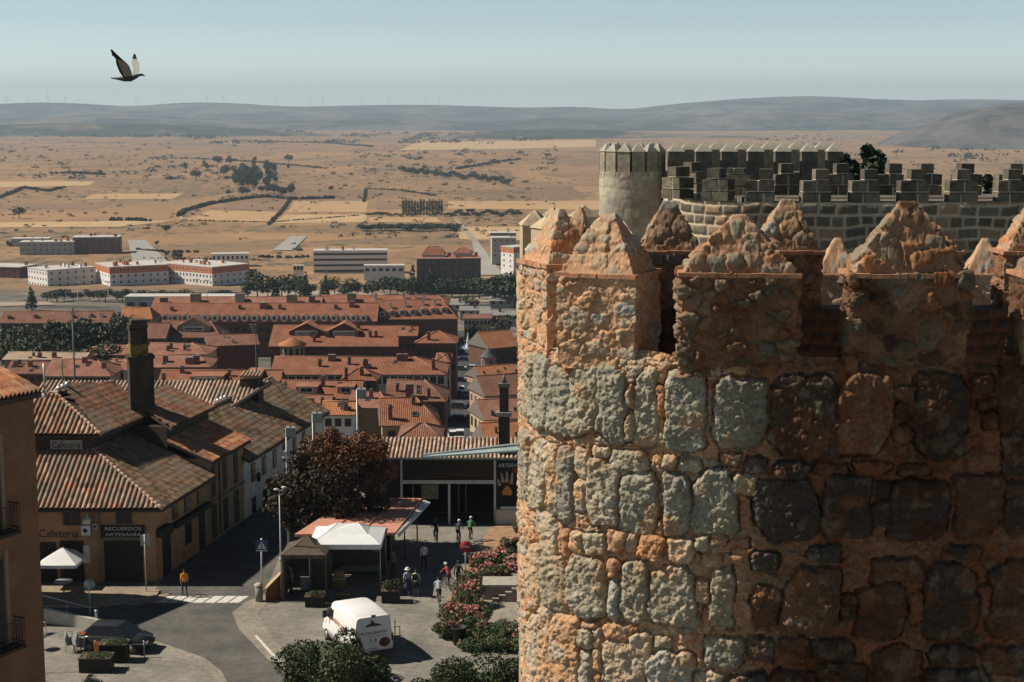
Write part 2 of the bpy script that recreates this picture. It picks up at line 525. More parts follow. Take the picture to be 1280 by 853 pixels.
    right_shade = sstep(2.4, 3.7, xx)[:, None] * (.80 + .3 * fbm(Q * 1.3, 3, 91)[:, None])
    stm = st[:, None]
    c = c * (1 - right_shade) + c * np.where(stm, np.array((.32, .215, .155)), np.array((.30, .16, .095))) * right_shade
    right_shade_ = 0
    c = np.clip(c, .012, .8)
    # round off towards the top edge
    top = sstep(25.5, 25.72, z) * .14
    P = np.stack([xx + nx * (h - top), yy + ny * (h - top), z + .05 * big * sstep(25.3, 25.7, z)], 1)
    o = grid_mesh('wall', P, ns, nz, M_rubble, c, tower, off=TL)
    # rougher lower wall down to the ground and wall top
    s2 = np.linspace(0, S_[-1], 300); z2 = np.concatenate([np.linspace(0, 20.62, 160)])
    a, b = np.meshgrid(s2, z2, indexing='ij'); a, b = a.ravel(), b.ravel()
    Q2 = np.stack([a / .3, b / .22, 0 * a], 1)
    f1, f2, cid = worley2(Q2[:, :2], 15)
    x, y, nx, ny = plan_at(a)
    h2 = .06 * (1 - np.exp(-(f2 - f1) / .2)) - .02
    g = sstep(.04, .12, f2 - f1)[:, None]
    c2 = MORTAR * (1 - g) + pick(GREYS + TANS + REDS, cid) * g
    grid_mesh('lower_wall', np.stack([x + nx * h2, y + ny * h2, b], 1), 300, len(z2), M_rubble, c2, tower, off=TL)
    # hidden flank above the lower wall
    mb = MB()
    for i in range(0, 27):
        (x0, y0), (x1, y1) = plan[i], plan[i + 1]
        mb.quad((x0, y0, 20.6), (x1, y1, 20.6), (x1, y1, 25.7), (x0, y0, 25.7))
    # wall walk
    sw = np.linspace(0, S_[-1], 120)
    x, y, nx, ny = plan_at(sw)
    for i in range(119):
        a0, a1 = (x[i] - .04 * nx[i], y[i] - .04 * ny[i]), (x[i + 1] - .04 * nx[i + 1], y[i + 1] - .04 * ny[i + 1])
        b0, b1 = (x[i] - .66 * nx[i], y[i] - .66 * ny[i]), (x[i + 1] - .66 * nx[i + 1], y[i + 1] - .66 * ny[i + 1])
        mb.quad((*a0, 25.63), (*a1, 25.63), (*b1, 25.63), (*b0, 25.63))
        mb.quad((*b0, 25.63), (*b1, 25.63), (*b1, 24.4), (*b0, 24.4))
    mb.quad((1.6, 21.0, 24.42), (11, 20.4, 24.42), (11, 24, 24.42), (1.6, 24, 24.42))
    mb.build('wall_walk', plain('walk_mortar', (.30, .2, .13), .9, var=.3, scale=4, bump=.4), tower, world=True)
build_tower_wall()

def rubble_shell(P, D, cell, seed, amp=.05, palette=TANS, mort=MORTAR, rough=.02, thr=.05, aniso=1.35, soot=0.0):
    """stones standing proud of mortar on any point set P, pushed along D"""
    W = P + .06 * np.stack([fbm(P * 7, 3, seed), fbm(P * 7 + 7, 3, seed + 1), fbm(P * 7 + 13, 3, seed + 2)], 1)
    f1, f2, cid = worley(np.stack([W[:, 0] / (cell * aniso), W[:, 1] / (cell * aniso), W[:, 2] / cell], 1), seed)
    e = f2 - f1
    g = sstep(thr, thr + .12, e - .10 * (vnoise(P * 5, seed + 11) > .25) * 1.0) * (((cid * 9.1) % 1) > .18)
    e = e * (((cid * 9.1) % 1) > .18)
    w1, w2, wc = worley(P / .075, seed + 21)
    h = amp * (1 - np.exp(-np.maximum(e - thr, 0) / .07)) * (.45 + .9 * ((cid * 5.3) % 1)) + rough * fbm(P * 14, 4, seed + 5, .6) + rough * .6 * fbm(P * 50, 2, seed + 6) + (wc - .5) * .016 * sstep(0, .3, w2 - w1) - .016 * w1 * g
    c = mort * (1 + .2 * fbm(P * 3, 3, seed + 7))[:, None]
    c = c * (1 - g[:, None]) + pick(palette, cid) * g[:, None]
    o = sstep(.2, .5, fbm(P * 3.3, 3, seed + 8))[:, None] * .4
    c = c * (1 - o) + np.array((.44, .22, .10)) * o
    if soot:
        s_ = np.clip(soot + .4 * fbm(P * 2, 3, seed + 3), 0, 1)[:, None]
        c = c * (1 - s_) + c * np.array((.22, .155, .12)) * s_  # darkens the colour to stand for shade on the merlons
    c = c * (1 + .3 * (vnoise(P * 55, seed + 13) * .6 + vnoise(P * 24, seed + 14) * .4))[:, None]
    return P + D * h[:, None], np.clip(c, .02, .8)

def shell_box(hw, hd, z0, z1, step):
    """five faced fine box, returned as vertices, quads, and soft outward directions"""
    V, F, b = [], [], 0
    def face(o, u, v, lu, lv):
        nonlocal b
        nu, nv = max(2, int(lu / step)), max(2, int(lv / step))
        a, c = np.meshgrid(np.linspace(0, 1, nu), np.linspace(0, 1, nv), indexing='ij')
        p = np.array(o) + a.ravel()[:, None] * np.array(u) * lu + c.ravel()[:, None] * np.array(v) * lv
        i = np.arange(nu - 1)[:, None]; j = np.arange(nv - 1)[None, :]
        F.append(np.stack([i * nv + j, (i + 1) * nv + j, (i + 1) * nv + j + 1, i * nv + j + 1], -1).reshape(-1, 4) + b)
        V.append(p); b += len(p)
    h = z1 - z0
    face((-hw, -hd, z0), (1, 0, 0), (0, 0, 1), 2 * hw, h)
    face((hw, -hd, z0), (0, 1, 0), (0, 0, 1), 2 * hd, h)
    face((hw, hd, z0), (-1, 0, 0), (0, 0, 1), 2 * hw, h)
    face((-hw, hd, z0), (0, -1, 0), (0, 0, 1), 2 * hd, h)
    face((-hw, -hd, z1), (1, 0, 0), (0, 1, 0), 2 * hw, 2 * hd)
    P = np.concatenate(V); F = np.concatenate(F)
    r = .07
    core = np.stack([np.clip(P[:, 0], -hw + r, hw - r), np.clip(P[:, 1], -hd + r, hd - r), np.clip(P[:, 2], z0, z1 - r)], 1)
    D = P - core; D /= np.linalg.norm(D, axis=1)[:, None] + 1e-9
    return P, F, D

M_brick_slab = plain('tile_slab', (.40, .20, .11), .9, var=.35, scale=9, bump=.5)
def merlon(X, Y, z0, zl, zt, w, d, rz, seed, step=.0125, palette=TANS, cell=.17, soot=0., parent=None, lean=(0., 0.), pal2=None, ridge=.16, cellcap=None, amp=.045):
    parent = parent or tower
    m = bpy.data.objects.new('merlon', None); m.empty_display_size = .2
    link(m, parent)
    m.location = (X - parent.location[0], Y - parent.location[1], z0 - parent.location[2]); m.rotation_euler = (0, 0, rz)
    P, F, D = shell_box(w / 2, d / 2, 0, zl - z0, step)
    P2 = P + np.array((X * 3.1, Y * 2.3, z0))
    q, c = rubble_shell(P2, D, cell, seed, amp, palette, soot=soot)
    raw_mesh('merlon_body', P + (q - P2), F, M_rubble, c, m)
    mb = MB()
    x = -w / 2 - .05
    r2 = random.Random(seed)
    while x < w / 2 + .03:
        l = min(r2.uniform(.16, .28), w / 2 + .06 - x)
        o1, o2, t = r2.uniform(-.015, .02), r2.uniform(-.02, .02), r2.uniform(-.006, .006)
        mb.box(x, -d / 2 - .05 + o1, zl - z0 - .012 + t, x + l - .006, d / 2 + .05 + o2, zl - z0 + .042 + t)
        x += l
    mb.build('ledge', M_brick_slab, m)
    # cap: a rough pyramid of rubble as a fine height sheet
    nu = int((w * 1.15) / step); nv = int(max(d, .5) * 1.15 / step)
    a, b = np.meshgrid(np.linspace(-1, 1, nu), np.linspace(-1, 1, nv), indexing='ij'); a, b = a.ravel(), b.ravel()
    hz = zt - zl
    k = np.minimum((1 - abs(a)) / (1 - ridge), (1 - abs(b)) / .9)
    k = k + .03 * fbm(np.stack([a * 2.2 + seed, b * 2.2, 0 * a], 1), 3, seed)
    k = np.minimum(k, 1.0)
    k = np.clip(k, 0, 1)
    pz = hz * (k - .06 * np.clip(k - .8, 0, 1))
    px = a * (w / 2 - .02) + lean[0] * pz; py = b * (d / 2 - .02) + lean[1] * pz
    Pc = np.stack([px, py, pz + (zl - z0) + .03], 1)
    D = np.stack([np.sign(a) * np.minimum(abs(a) * 2, 1) * .75, np.sign(b) * np.minimum(abs(b) * 2, 1) * .75, .55 + 0 * a], 1)
    edge = sstep(0, .12, k)[:, None]
    Pw = Pc + np.array((X * 3.1, Y * 2.3, z0))
    q, c = rubble_shell(Pw, D, cellcap or cell * 1.0, seed + 40, amp * 1.0, pal2 or palette, rough=.017, soot=soot * .5)
    dd = (q - Pw) + D * (.012 * fbm(Pw * 5, 4, seed + 3, .6))[:, None]
    dd[:, 2] *= .6
    grid_mesh('cap', Pc + dd * edge, nu, nv, M_rubble, c, m)
    return m
PAL_M3 = GREYS[:3] + TANS[:4] + REDS[:2]
ZL, ZT = 26.74, 27.62
def mer(px0, px1, Y, zt, d, rz, seed, zl=None, **kw):
    a, b = at(px0, 347, Y), at(px1, 347, Y)
    w = (b.x - a.x) / max(math.cos(rz), .3)
    c = math.cos(rz); s = math.sin(rz)
    X = (a.x + b.x) / 2 - s * d / 2; Yc = Y + d / 2 * c
    return merlon(X, Yc, 25.45, zl or ZL, zt, w, d, rz, seed, **kw)
merlon(.62, 22.05, 25.5, ZL - .02, 27.45, .95, .7, R(-68), 3, palette=TANS, pal2=TANS + REDS, lean=(0, .05))
mer(699, 792, 20.75, 27.44, .95, R(-24), 8, zl=26.67, palette=TANS, cell=.19)
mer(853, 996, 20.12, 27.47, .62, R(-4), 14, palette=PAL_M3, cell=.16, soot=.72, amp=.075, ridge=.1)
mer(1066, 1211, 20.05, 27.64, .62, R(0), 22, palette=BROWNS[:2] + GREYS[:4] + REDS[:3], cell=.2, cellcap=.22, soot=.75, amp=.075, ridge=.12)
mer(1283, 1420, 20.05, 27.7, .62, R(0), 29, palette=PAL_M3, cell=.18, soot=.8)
# the parapet across the back of the platform
for (p0, p1, zt, sd_) in ((797, 878, 27.46, 33), (945, 1026, 27.5, 36), (1085, 1200, 27.4, 39), (1256, 1350, 27.5, 44)):
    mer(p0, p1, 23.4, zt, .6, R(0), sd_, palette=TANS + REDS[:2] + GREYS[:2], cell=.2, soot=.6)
mer(700, 735, 23.2, 27.4, .55, R(-20), 47, palette=REDS + TANS, cell=.16)
# ------------------------------------------------------------------ ground, plain, hills, haze
_py = np.array([-300, 124, 128, 140, 160, 180, 215, 250, 330, 450, 600, 800, 1000, 1400, 2000, 3000, 5000, 8000, 12000, 20000.])
_pz = np.array([0, 0, -.3, -4.5, -11, -15.5, -20.5, -24.5, -33, -43.5, -57, -66, -71.5, -75.5, -78, -80, -82, -85, -92, -100.])
def g0(Y):
    Y = np.asarray(Y, float)
    r = 0
    for k in (-.03, -.015, 0, .015, .03):
        yy = np.where(Y > 200, Y * (1 + k), Y)
        r = r + np.interp(yy, _py, _pz)
    return r / 5
def gauss(x, c, w): return np.exp(-((x - c) / w) ** 2)
def ground_np(X, Y):
    X = np.asarray(X, float); Y = np.asarray(Y, float)
    z = g0(Y)
    Q = np.stack([X / 900, Y / 1500, 0 * X], 1)
    far = sstep(1300, 3500, Y)
    z = z + far * 7 * fbm(Q, 3, 5)
    # low scrubby rises on the plain
    px = X / np.maximum(Y, 1) * FPX + CX
    z = z + 14 * gauss(Y, 3600, 400) * gauss(px, 620, 120) + 9 * gauss(Y, 3000, 300) * gauss(px, 60, 200)
    return z
def gzv(X, Y): return float(ground_np(np.array([X]), np.array([Y]))[0])
def hit(px, py):
    """where the sight line of a pixel meets the terrain"""
    d = ray(px, py)
    Ys = np.concatenate([np.arange(60, 1500, 2.), np.arange(1500, 20000, 15.)])
    k = Ys / d.y
    g = ground_np(d.x * k, Ys)
    below = np.where(EYE + d.z * k < g)[0]
    i = below[0] if len(below) else len(Ys) - 1
    return Vector((d.x * k[i], Ys[i], g[i]))

def ground_material():
    t = NT('dry_ground'); geo = t.n('ShaderNodeNewGeometry').outputs['Position']
    sep = t.n('ShaderNodeSeparateXYZ'); t.l(geo, sep.inputs[0])
    def sc(x, y):
        m = t.n('ShaderNodeMapping'); m.inputs['Scale'].default_value = (x, y, 1); t.l(geo, m.inputs[0]); return m.outputs[0]
    big = t.noise(sc(1 / 500, 1 / 900), 1, 6, .62)
    mid = t.noise(sc(1 / 90, 1 / 170), 1, 5, .65)
    fin = t.noise(sc(1 / 12, 1 / 30), 1, 4, .7)
    c = t.ramp(big, [(.30, (0.148, 0.093, 0.057)), (.45, (0.232, 0.144, 0.081)), (.56, (0.296, 0.190, 0.101)), (.70, (0.177, 0.111, 0.065))])
    c = t.mix(.55, c, t.ramp(mid, [(.3, (0.109, 0.074, 0.048)), (.5, (0.246, 0.158, 0.087)), (.7, (0.355, 0.232, 0.122))]))
    # field boundaries
    v = t.n('ShaderNodeTexVoronoi', feature='F1'); v.inputs['Scale'].default_value = 1
    t.l(sc(1 / 210, 1 / 420), v.inputs['Vector'])
    tint = t.n('ShaderNodeSeparateColor'); t.l(v.outputs['Color'], tint.inputs[0])
    c = t.mix(.55, c, t.ramp(tint.outputs[0], [(.0, (0.236, 0.148, 0.085)), (.4, (0.355, 0.223, 0.110)), (.7, (0.207, 0.139, 0.081)), (1, (0.148, 0.111, 0.069))]))
    # scrub
    sh = t.ramp(fin, [(.50, (0, 0, 0)), (.60, (1, 1, 1))])
    sm = t.ramp(t.noise(sc(1 / 300, 1 / 700), 1, 4, .6), [(.40, (0, 0, 0)), (.58, (1, 1, 1))])
    f = t.mix(1.0, sh, sm, 'MULTIPLY')
    c = t.mix(1.0, c, (1.06, 1.0, .92), 'MULTIPLY')
    c = t.mix(f, c, (0.084, 0.079, 0.044))
    # town streets nearer than 900 m: pale dusty grey
    near = t.n('ShaderNodeMapRange'); t.l(sep.outputs[1], near.inputs[0])
    near.inputs[1].default_value = 840; near.inputs[2].default_value = 900; near.inputs[3].default_value = 0; near.inputs[4].default_value = 1
    town = t.ramp(t.noise(sc(1 / 30, 1 / 40), 1, 5, .6), [(.38, (.06, .06, .05)), (.62, (.20, .17, .135))])
    c = t.mix(near.outputs[0], town, c)
    t.color(c).rough(.95)
    return t.m
def build_ground():
    ys = np.concatenate([np.linspace(-60, 130, 20), np.geomspace(131, 22000, 420)])
    us = np.linspace(-.62, .62, 200)
    Yg, U = np.meshgrid(ys, us, indexing='ij')
    Xg = U * (Yg + 160)
    P = np.stack([Xg.ravel(), Yg.ravel(), ground_np(Xg.ravel(), Yg.ravel())], 1)
    nu, nv = len(ys), len(us)
    i = np.arange(nu - 1)[:, None]; j = np.arange(nv - 1)[None, :]
    F = np.stack([i * nv + j, i * nv + j + 1, (i + 1) * nv + j + 1, (i + 1) * nv + j], -1).reshape(-1, 4)
    tag(raw_mesh('ground', P, F, ground_material()), kind='structure')
build_ground()

def hill_material(name, grass, wood, thr):
    t = NT(name); geo = t.n('ShaderNodeNewGeometry').outputs['Position']
    m = t.n('ShaderNodeMapping'); m.inputs['Scale'].default_value = (1 / 500, 1 / 500, 1 / 160); t.l(geo, m.inputs[0])
    m2 = t.n('ShaderNodeMapping'); m2.inputs['Scale'].default_value = (1 / 90, 1 / 90, 1 / 40); t.l(geo, m2.inputs[0])
    n = t.noise(m.outputs[0], 1, 7, .65); n2 = t.noise(m2.outputs[0], 1, 4, .7)
    f = t.math('ADD', t.math('MULTIPLY', n, .65), t.math('MULTIPLY', n2, .35))
    t.color(t.ramp(f, [(thr - .06, grass), (thr + .05, wood)])).rough(1)
    return t.m
def ridge(name, Y0, depth, prof, mat, seed, rough=.2, px0=-320, px1=1600, base=-125):
    """prof: list of (pixel x, pixel y) of the skyline"""
    n1, n2 = 420, 70
    pxs = np.linspace(px0, px1, n1)
    sky_y = np.interp(pxs, [p[0] for p in prof], [p[1] for p in prof])
    ker = np.ones(13) / 13
    sky_y = np.convolve(np.pad(sky_y, 6, 'edge'), ker, 'valid')
    Yc = Y0 + depth * .6
    top = EYE + Yc * np.tan(-(PITCH + np.arctan((sky_y - CY) / FPX)))
    v = np.linspace(0, 1, n2)
    A, B = np.meshgrid(np.arange(n1), v, indexing='ij'); A = A.ravel(); B = B.ravel()
    Yw = Y0 + B * depth
    Xw = (pxs[A] - CX) / FPX * Yc * 1.01 + (Yw - Yc) * .15 * (pxs[A] - CX) / FPX
    Q = np.stack([Xw / (depth * .28), Yw / (depth * .28), 0 * Xw], 1)
    ns = 1 - abs(fbm(Q, 5, seed)) * 2
    sh = np.where(B < .6, sstep(0, .6, B), 1 - sstep(.6, 1, B) * .8)
    lift = (top[A] - base)
    z = base + lift * (sh * (1 + .0 * ns) + rough * (ns - .6) * sh * (1 - sh) * 2.6 + .035 * rough * fbm(Q * 6, 3, seed + 4) * sh)
    P = np.stack([Xw, Yw, z], 1)
    tag(grid_mesh(name, P, n1, n2, mat), kind='structure')
M_far = hill_material('far_hill', (.15, .13, .11), (.035, .042, .042), .50)
M_midh = hill_material('near_hill', (.21, .155, .105), (.035, .045, .035), .47)
M_right = hill_material('right_hill', (.115, .11, .10), (.035, .042, .045), .52)
ridge('far_hills', 13200, 3800, [(-320, 134), (0, 131), (60, 128), (110, 129), (170, 134), (235, 128), (300, 129), (370, 134), (440, 132), (520, 131), (600, 133), (660, 135), (720, 133), (775, 138), (830, 131), (900, 125), (960, 121), (1010, 120), (1070, 123), (1130, 126), (1200, 124), (1280, 126), (1600, 124)], M_far, 3, .35)
ridge('middle_hills', 9800, 2200, [(-320, 146), (0, 150), (120, 143), (240, 147), (330, 152), (430, 146), (520, 150), (620, 152), (700, 146), (790, 150), (860, 145), (960, 138), (1060, 141), (1150, 136), (1280, 132), (1600, 130)], M_far, 13, .4)
ridge('wooded_rise', 6600, 1000, [(-320, 172), (0, 172), (430, 175), (540, 172), (600, 165), (680, 161), (760, 163), (860, 168), (960, 172), (1100, 176), (1600, 178)], M_midh, 23, .2)
ridge('scrub_rise', 7200, 900, [(-320, 158), (0, 157), (80, 154), (180, 154), (260, 158), (340, 162), (450, 172), (600, 178), (1600, 180)], M_midh, 33, .2)
ridge('right_hill', 4600, 1500, [(-320, 260), (1000, 235), (1060, 200), (1110, 172), (1150, 154), (1190, 140), (1240, 131), (1290, 126), (1400, 118), (1600, 112)], M_right, 43, .3, px0=980, px1=1700)

hz = MB(); hz.box(-16000, -400, -120, 16000, 23000, 420)
t = NT('haze_air'); t.t.nodes.remove(t.p)
pv = t.t.nodes.new('ShaderNodeVolumePrincipled')
pv.inputs['Color'].default_value = (.47, .63, .80, 1)
pv.inputs['Density'].default_value = 6.2e-5
pv.inputs['Anisotropy'].default_value = 0.1
t.l(pv.outputs[0], t.t.nodes['Material Output'].inputs['Volume'])
tag(hz.build('haze', t.m), kind='stuff')
# ------------------------------------------------------------------ the farther walls and battlements
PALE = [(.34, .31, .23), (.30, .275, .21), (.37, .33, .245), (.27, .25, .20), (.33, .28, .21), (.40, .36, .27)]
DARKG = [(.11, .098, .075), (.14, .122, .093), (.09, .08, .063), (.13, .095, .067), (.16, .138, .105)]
PALEM = np.array((.42, .35, .25))
def course(u, v, bw, bh, seed, joint=.02, wob=.05):
    """ragged courses of blocks: cell value and edge distance"""
    Q = np.stack([u * 1.4, v * 1.4, 0 * u], 1)
    v2 = v + wob * vnoise(Q, seed); u2 = u + wob * vnoise(Q + 5, seed + 1)
    r = np.floor(v2 / bh); z = np.zeros(len(u), np.int64)
    off = _h(r.astype(np.int64), z, z, seed + 3)
    w = bw * (.7 + .6 * _h(r.astype(np.int64), z, z + 5, seed + 4))
    x = u2 / w + off * 7
    c = np.floor(x)
    jl = .22 * (_h(c.astype(np.int64), r.astype(np.int64), z, seed + 5) - .5)
    jr = .22 * (_h(c.astype(np.int64) + 1, r.astype(np.int64), z, seed + 5) - .5)
    f = x - c
    c = np.where(f < jl, c - 1, np.where(f > 1 + jr, c + 1, c))
    jl = .22 * (_h(c.astype(np.int64), r.astype(np.int64), z, seed + 5) - .5)
    jr = .22 * (_h(c.astype(np.int64) + 1, r.astype(np.int64), z, seed + 5) - .5)
    fx = x - c
    dx = np.minimum(fx - jl, 1 + jr - fx) * w
    fv = v2 / bh - r
    dv = np.minimum(fv, 1 - fv) * bh
    return _h(c.astype(np.int64), r.astype(np.int64), z + 2, seed + 6), np.minimum(dx, dv)
def ashlar_skin(name, path, z0, z1, bw, bh, step, seed, pal, mort, parent, joint=.018, amp=.03, closed=False):
    path = np.array(path, float)
    if closed: path = np.concatenate([path, path[:1]])
    sg = np.sqrt(((path[1:] - path[:-1]) ** 2).sum(1)); S = np.concatenate([[0], np.cumsum(sg)])
    ns = max(2, int(S[-1] / step)); nz = max(2, int((z1 - z0) / step))
    a, b = np.meshgrid(np.linspace(0, S[-1], ns), np.linspace(z0, z1, nz), indexing='ij'); a, b = a.ravel(), b.ravel()
    x = np.interp(a, S, path[:, 0]); y = np.interp(a, S, path[:, 1])
    e = .1
    tx = np.interp(a + e, S, path[:, 0]) - np.interp(a - e, S, path[:, 0]); ty = np.interp(a + e, S, path[:, 1]) - np.interp(a - e, S, path[:, 1])
    l = np.sqrt(tx ** 2 + ty ** 2) + 1e-9
    cid, d = course(a, b, bw, bh, seed)
    g = sstep(joint * .6, joint * 1.5, d)
    Q = np.stack([a, b, 0 * a], 1)
    h = amp * (1 - np.exp(-np.maximum(d - joint * .6, 0) / .025)) + .015 * fbm(Q * 6, 3, seed)
    c = mort * (1 + .15 * fbm(Q * 2, 3, seed + 2))[:, None] * (1 - g[:, None]) + pick(pal, cid) * g[:, None]
    c = np.clip(c * (1 + .3 * fbm(Q * .8, 3, seed + 3))[:, None], .02, .8)
    P = np.stack([x + ty / l * h, y - tx / l * h, b], 1)
    return grid_mesh(name, P, ns, nz, M_ashlar, c, parent, off=tuple(parent.location))
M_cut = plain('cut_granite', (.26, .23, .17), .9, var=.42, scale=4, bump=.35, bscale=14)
M_cut_dark = plain('dark_granite', (.125, .11, .085), .92, var=.5, scale=3.0, bump=.6, bscale=9)  # cut granite in a darker tone
M_brass = plain('cap_granite', (.33, .31, .25), .9, var=.25, scale=3, bump=.3)
def pointed_merlon(parent, X, Y, z0, zl, zt, w, d, rz, mat=None, cap=None):
    l = parent.location
    m = bpy.data.objects.new('merlon', None); link(m, parent)
    m.location = (X - l[0], Y - l[1], z0 - l[2]); m.rotation_euler = (0, 0, rz)
    b = MB(); b.box(-w / 2, -d / 2, 0, w / 2, d / 2, zl - z0)
    b.build('merlon_body', mat or M_cut, m)
    c = MB(); h = zt - z0; e = zl - z0 + .003; o = .03
    c.add([(-w / 2 - o, -d / 2 - o, e), (w / 2 + o, -d / 2 - o, e), (w / 2 + o, d / 2 + o, e), (-w / 2 - o, d / 2 + o, e), (0, 0, h)],
          [(0, 1, 4), (1, 2, 4), (2, 3, 4), (3, 0, 4), (3, 2, 1, 0)])
    c.build('cap', cap or M_brass, m)
    return m
ashlar_skin('back_parapet', [(.9, 23.35), (11, 23.35)], 24.0, 25.93, .30, .2, .02, 19, [(.06, .045, .035), (.08, .05, .035), (.05, .042, .036)], MORTAR * .22, tower, joint=.03, amp=.04)  # stones and mortar coloured darker to deepen the shade in the gaps
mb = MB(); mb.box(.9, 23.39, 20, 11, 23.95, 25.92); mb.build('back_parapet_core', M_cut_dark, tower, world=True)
# turret: half round at its left end, straight front to the right
tur = thing('turret', 'pale round ashlar turret with pointed merlons beyond the stepped battlement', 'turret', (8, 62, 0))
cxp, Yt = at(790, 300, 62).x, 62.0
Rt = (at(831, 300, 62).x - at(749, 300, 62).x) / 2
Xr = at(1062, 250, 62).x
path = [(cxp + Rt * math.sin(a), Yt - Rt * math.cos(a)) for a in np.linspace(-math.pi, math.pi * .42, 40)]
ashlar_skin('drum', path, 22.0, 26.55, .55, .36, .05, 5, PALE, PALEM * .8, tur, joint=.012, amp=.012)
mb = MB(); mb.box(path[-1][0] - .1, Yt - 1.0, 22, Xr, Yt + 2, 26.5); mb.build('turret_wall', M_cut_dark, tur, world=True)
mb = MB(); mb.lathe([(Rt - .02, 0), (Rt - .02, 22.1), (Rt - .04, 26.5), (.01, 26.5)], 24, (cxp, Yt, 0)); mb.build('drum_core', M_cut, tur, world=True)
zl, zt = at(640, 189, 62).z, at(640, 178, 62).z
for k in range(14):
    a = -2.6 + k * .45
    X, Y = cxp + (Rt - .2) * math.sin(a), Yt - (Rt - .2) * math.cos(a)
    if X > cxp + Rt * .8 and a > 1: continue
    pointed_merlon(tur, X, Y, 26.4, zl, zt, .48, .4, a)
for px in (845, 879, 911, 944, 978, 1011, 1043):
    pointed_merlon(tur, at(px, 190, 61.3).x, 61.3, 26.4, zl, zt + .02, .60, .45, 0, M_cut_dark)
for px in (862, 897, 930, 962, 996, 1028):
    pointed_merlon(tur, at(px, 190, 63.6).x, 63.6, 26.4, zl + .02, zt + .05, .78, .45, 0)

# stepped battlement on the curtain wall in front of it
bat = thing('battlement', 'dark granite curtain wall with stepped merlons and pale mortar joints on the right', 'wall', (12, 42, 0))
X0 = at(836, 300, 44).x; X1 = at(948, 300, 42).x
path = [(X0 + 2.6, 60), (X0, 45.5)] + [(X1 - (X1 - X0) * math.cos(a), 45.0 - 3.0 * math.sin(a)) for a in np.linspace(.05, math.pi / 2, 16)] + [(X1 + .5 + k, 42.0) for k in range(0, 12)]
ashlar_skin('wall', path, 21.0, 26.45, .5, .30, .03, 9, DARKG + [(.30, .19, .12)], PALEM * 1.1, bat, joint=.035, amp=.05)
mb = MB(); mb.box(X0 + 2.2, 45, 0, X1 + 12, 47, 21.2); mb.build('wall_footing', M_cut_dark, bat, world=True)
mb = MB(); mb.box(X0 + 2.2, 42.6 + .6, 21, X1 + 12, 47, 26.42); mb.build('wall_core', M_cut_dark, bat, world=True)
M_blocks = [plain('granite_block', c, .92, var=.5, scale=4.5, bump=.6, bscale=11) for c in ((.105, .092, .068), (.15, .128, .095), (.08, .072, .058))]
plain_mortar = plain('lime_mortar', (.62, .54, .40), .95, var=.2)
def stepped(X, Y, z, rz, seed=0, back=False):
    l = bat.location
    m = bpy.data.objects.new('stepped_merlon', None); link(m, bat)
    m.location = (X - l[0], Y - l[1], z); m.rotation_euler = (0, 0, rz)
    r2 = random.Random(seed); b = MB(); j = MB()
    d = .5; w = .80
    def row(x0, x1, z0, z1, n):
        xs = [x0 + (x1 - x0) * i / n + (r2.uniform(-.1, .1) if 0 < i < n else 0) for i in range(n + 1)]
        for i in range(n):
            o = r2.uniform(0, .03)
            b.box(xs[i] + .024, -d / 2 - o, z0 + .022, xs[i + 1] - .024, d / 2 + o, z1 - .022, r2.randrange(3))
        j.box(x0 + .03, -d / 2 + .006, z0, x1 - .03, d / 2 - .006, z1 - .03)
    row(-w / 2, w / 2, 0, .28, 2); row(-w / 2 + .01, w / 2 - .01, .28, .60, 2)
    if r2.random() < .75 or back:
        c = r2.uniform(-.04, .16); row(c - .21, c + .19, .60, .90, 1)
    else:
        row(-w / 2 + .06, .2, .60, .78, 2)
    b.build('block', M_blocks, m); j.build('mortar', plain_mortar, m)
    return m
for k, px in enumerate((1021, 1082, 1143, 1204, 1265, 1326, 1387)):
    stepped(at(px, 230, 42.1).x, 42.3, 26.43, 0, seed=k)
for k, px in enumerate((985, 1050, 1112, 1160, 1210, 1264, 1320)):
    stepped(at(px, 230, 44.6).x, 44.8, 26.50, 0, seed=50 + k, back=True)
for k, (px, Y, a) in enumerate(((848, 44.1, -.95), (899, 42.9, -.5), (952, 42.35, -.15), (868, 46.5, -.9), (925, 45.0, -.3))):
    stepped(at(px, 230, Y).x, Y + .2, 26.43 + (.05 if k > 2 else 0), a, seed=20 + k)
# round tower between the near tower and the battlement, and its little merlons
t4 = thing('round_tower', 'narrow sunlit strip of a round tower showing behind the left edge of the near tower', 'tower', (3.3, 33, 0))
c4 = (at(647, 330, 33).x + 3.0, 33.0)
path = [(c4[0] + 3.0 * math.sin(a), c4[1] - 3.0 * math.cos(a)) for a in np.linspace(-math.pi * 1.2, .6, 60)]
w4 = ashlar_skin('wall', path, 10.0, 25.6, .4, .3, .06, 15, TANS, MORTAR, t4, joint=.02, amp=.03)
for v in w4.data.vertices:          # the drum draws in a little below its crown
    X_, Y_, Z_ = v.co.x + 3.3 - c4[0], v.co.y + 33 - c4[1], v.co.z
    k_ = 1 - .060 * float(sstep(25.2, 20.8, Z_)) if Z_ < 25.2 else 1.0
    v.co.x, v.co.y = c4[0] + X_ * k_ - 3.3, c4[1] + Y_ * k_ - 33
mb = MB(); mb.lathe([(2.78, 0), (2.78, 10.05)], 40, (c4[0], c4[1], 0)); mb.build('base', M_cut, t4, world=True)
mb = MB(); mb.lathe([(2.95, 25.5), (.01, 25.5)], 40, (c4[0], c4[1], 0)); mb.build('roof_terrace', M_cut, t4, world=True)
z_t = at(640, 264, 33).z
M_warm = plain('warm_granite', (.42, .33, .215), .9, var=.25, scale=4, bump=.4, bscale=16)  # warm tan stone of the small merlons
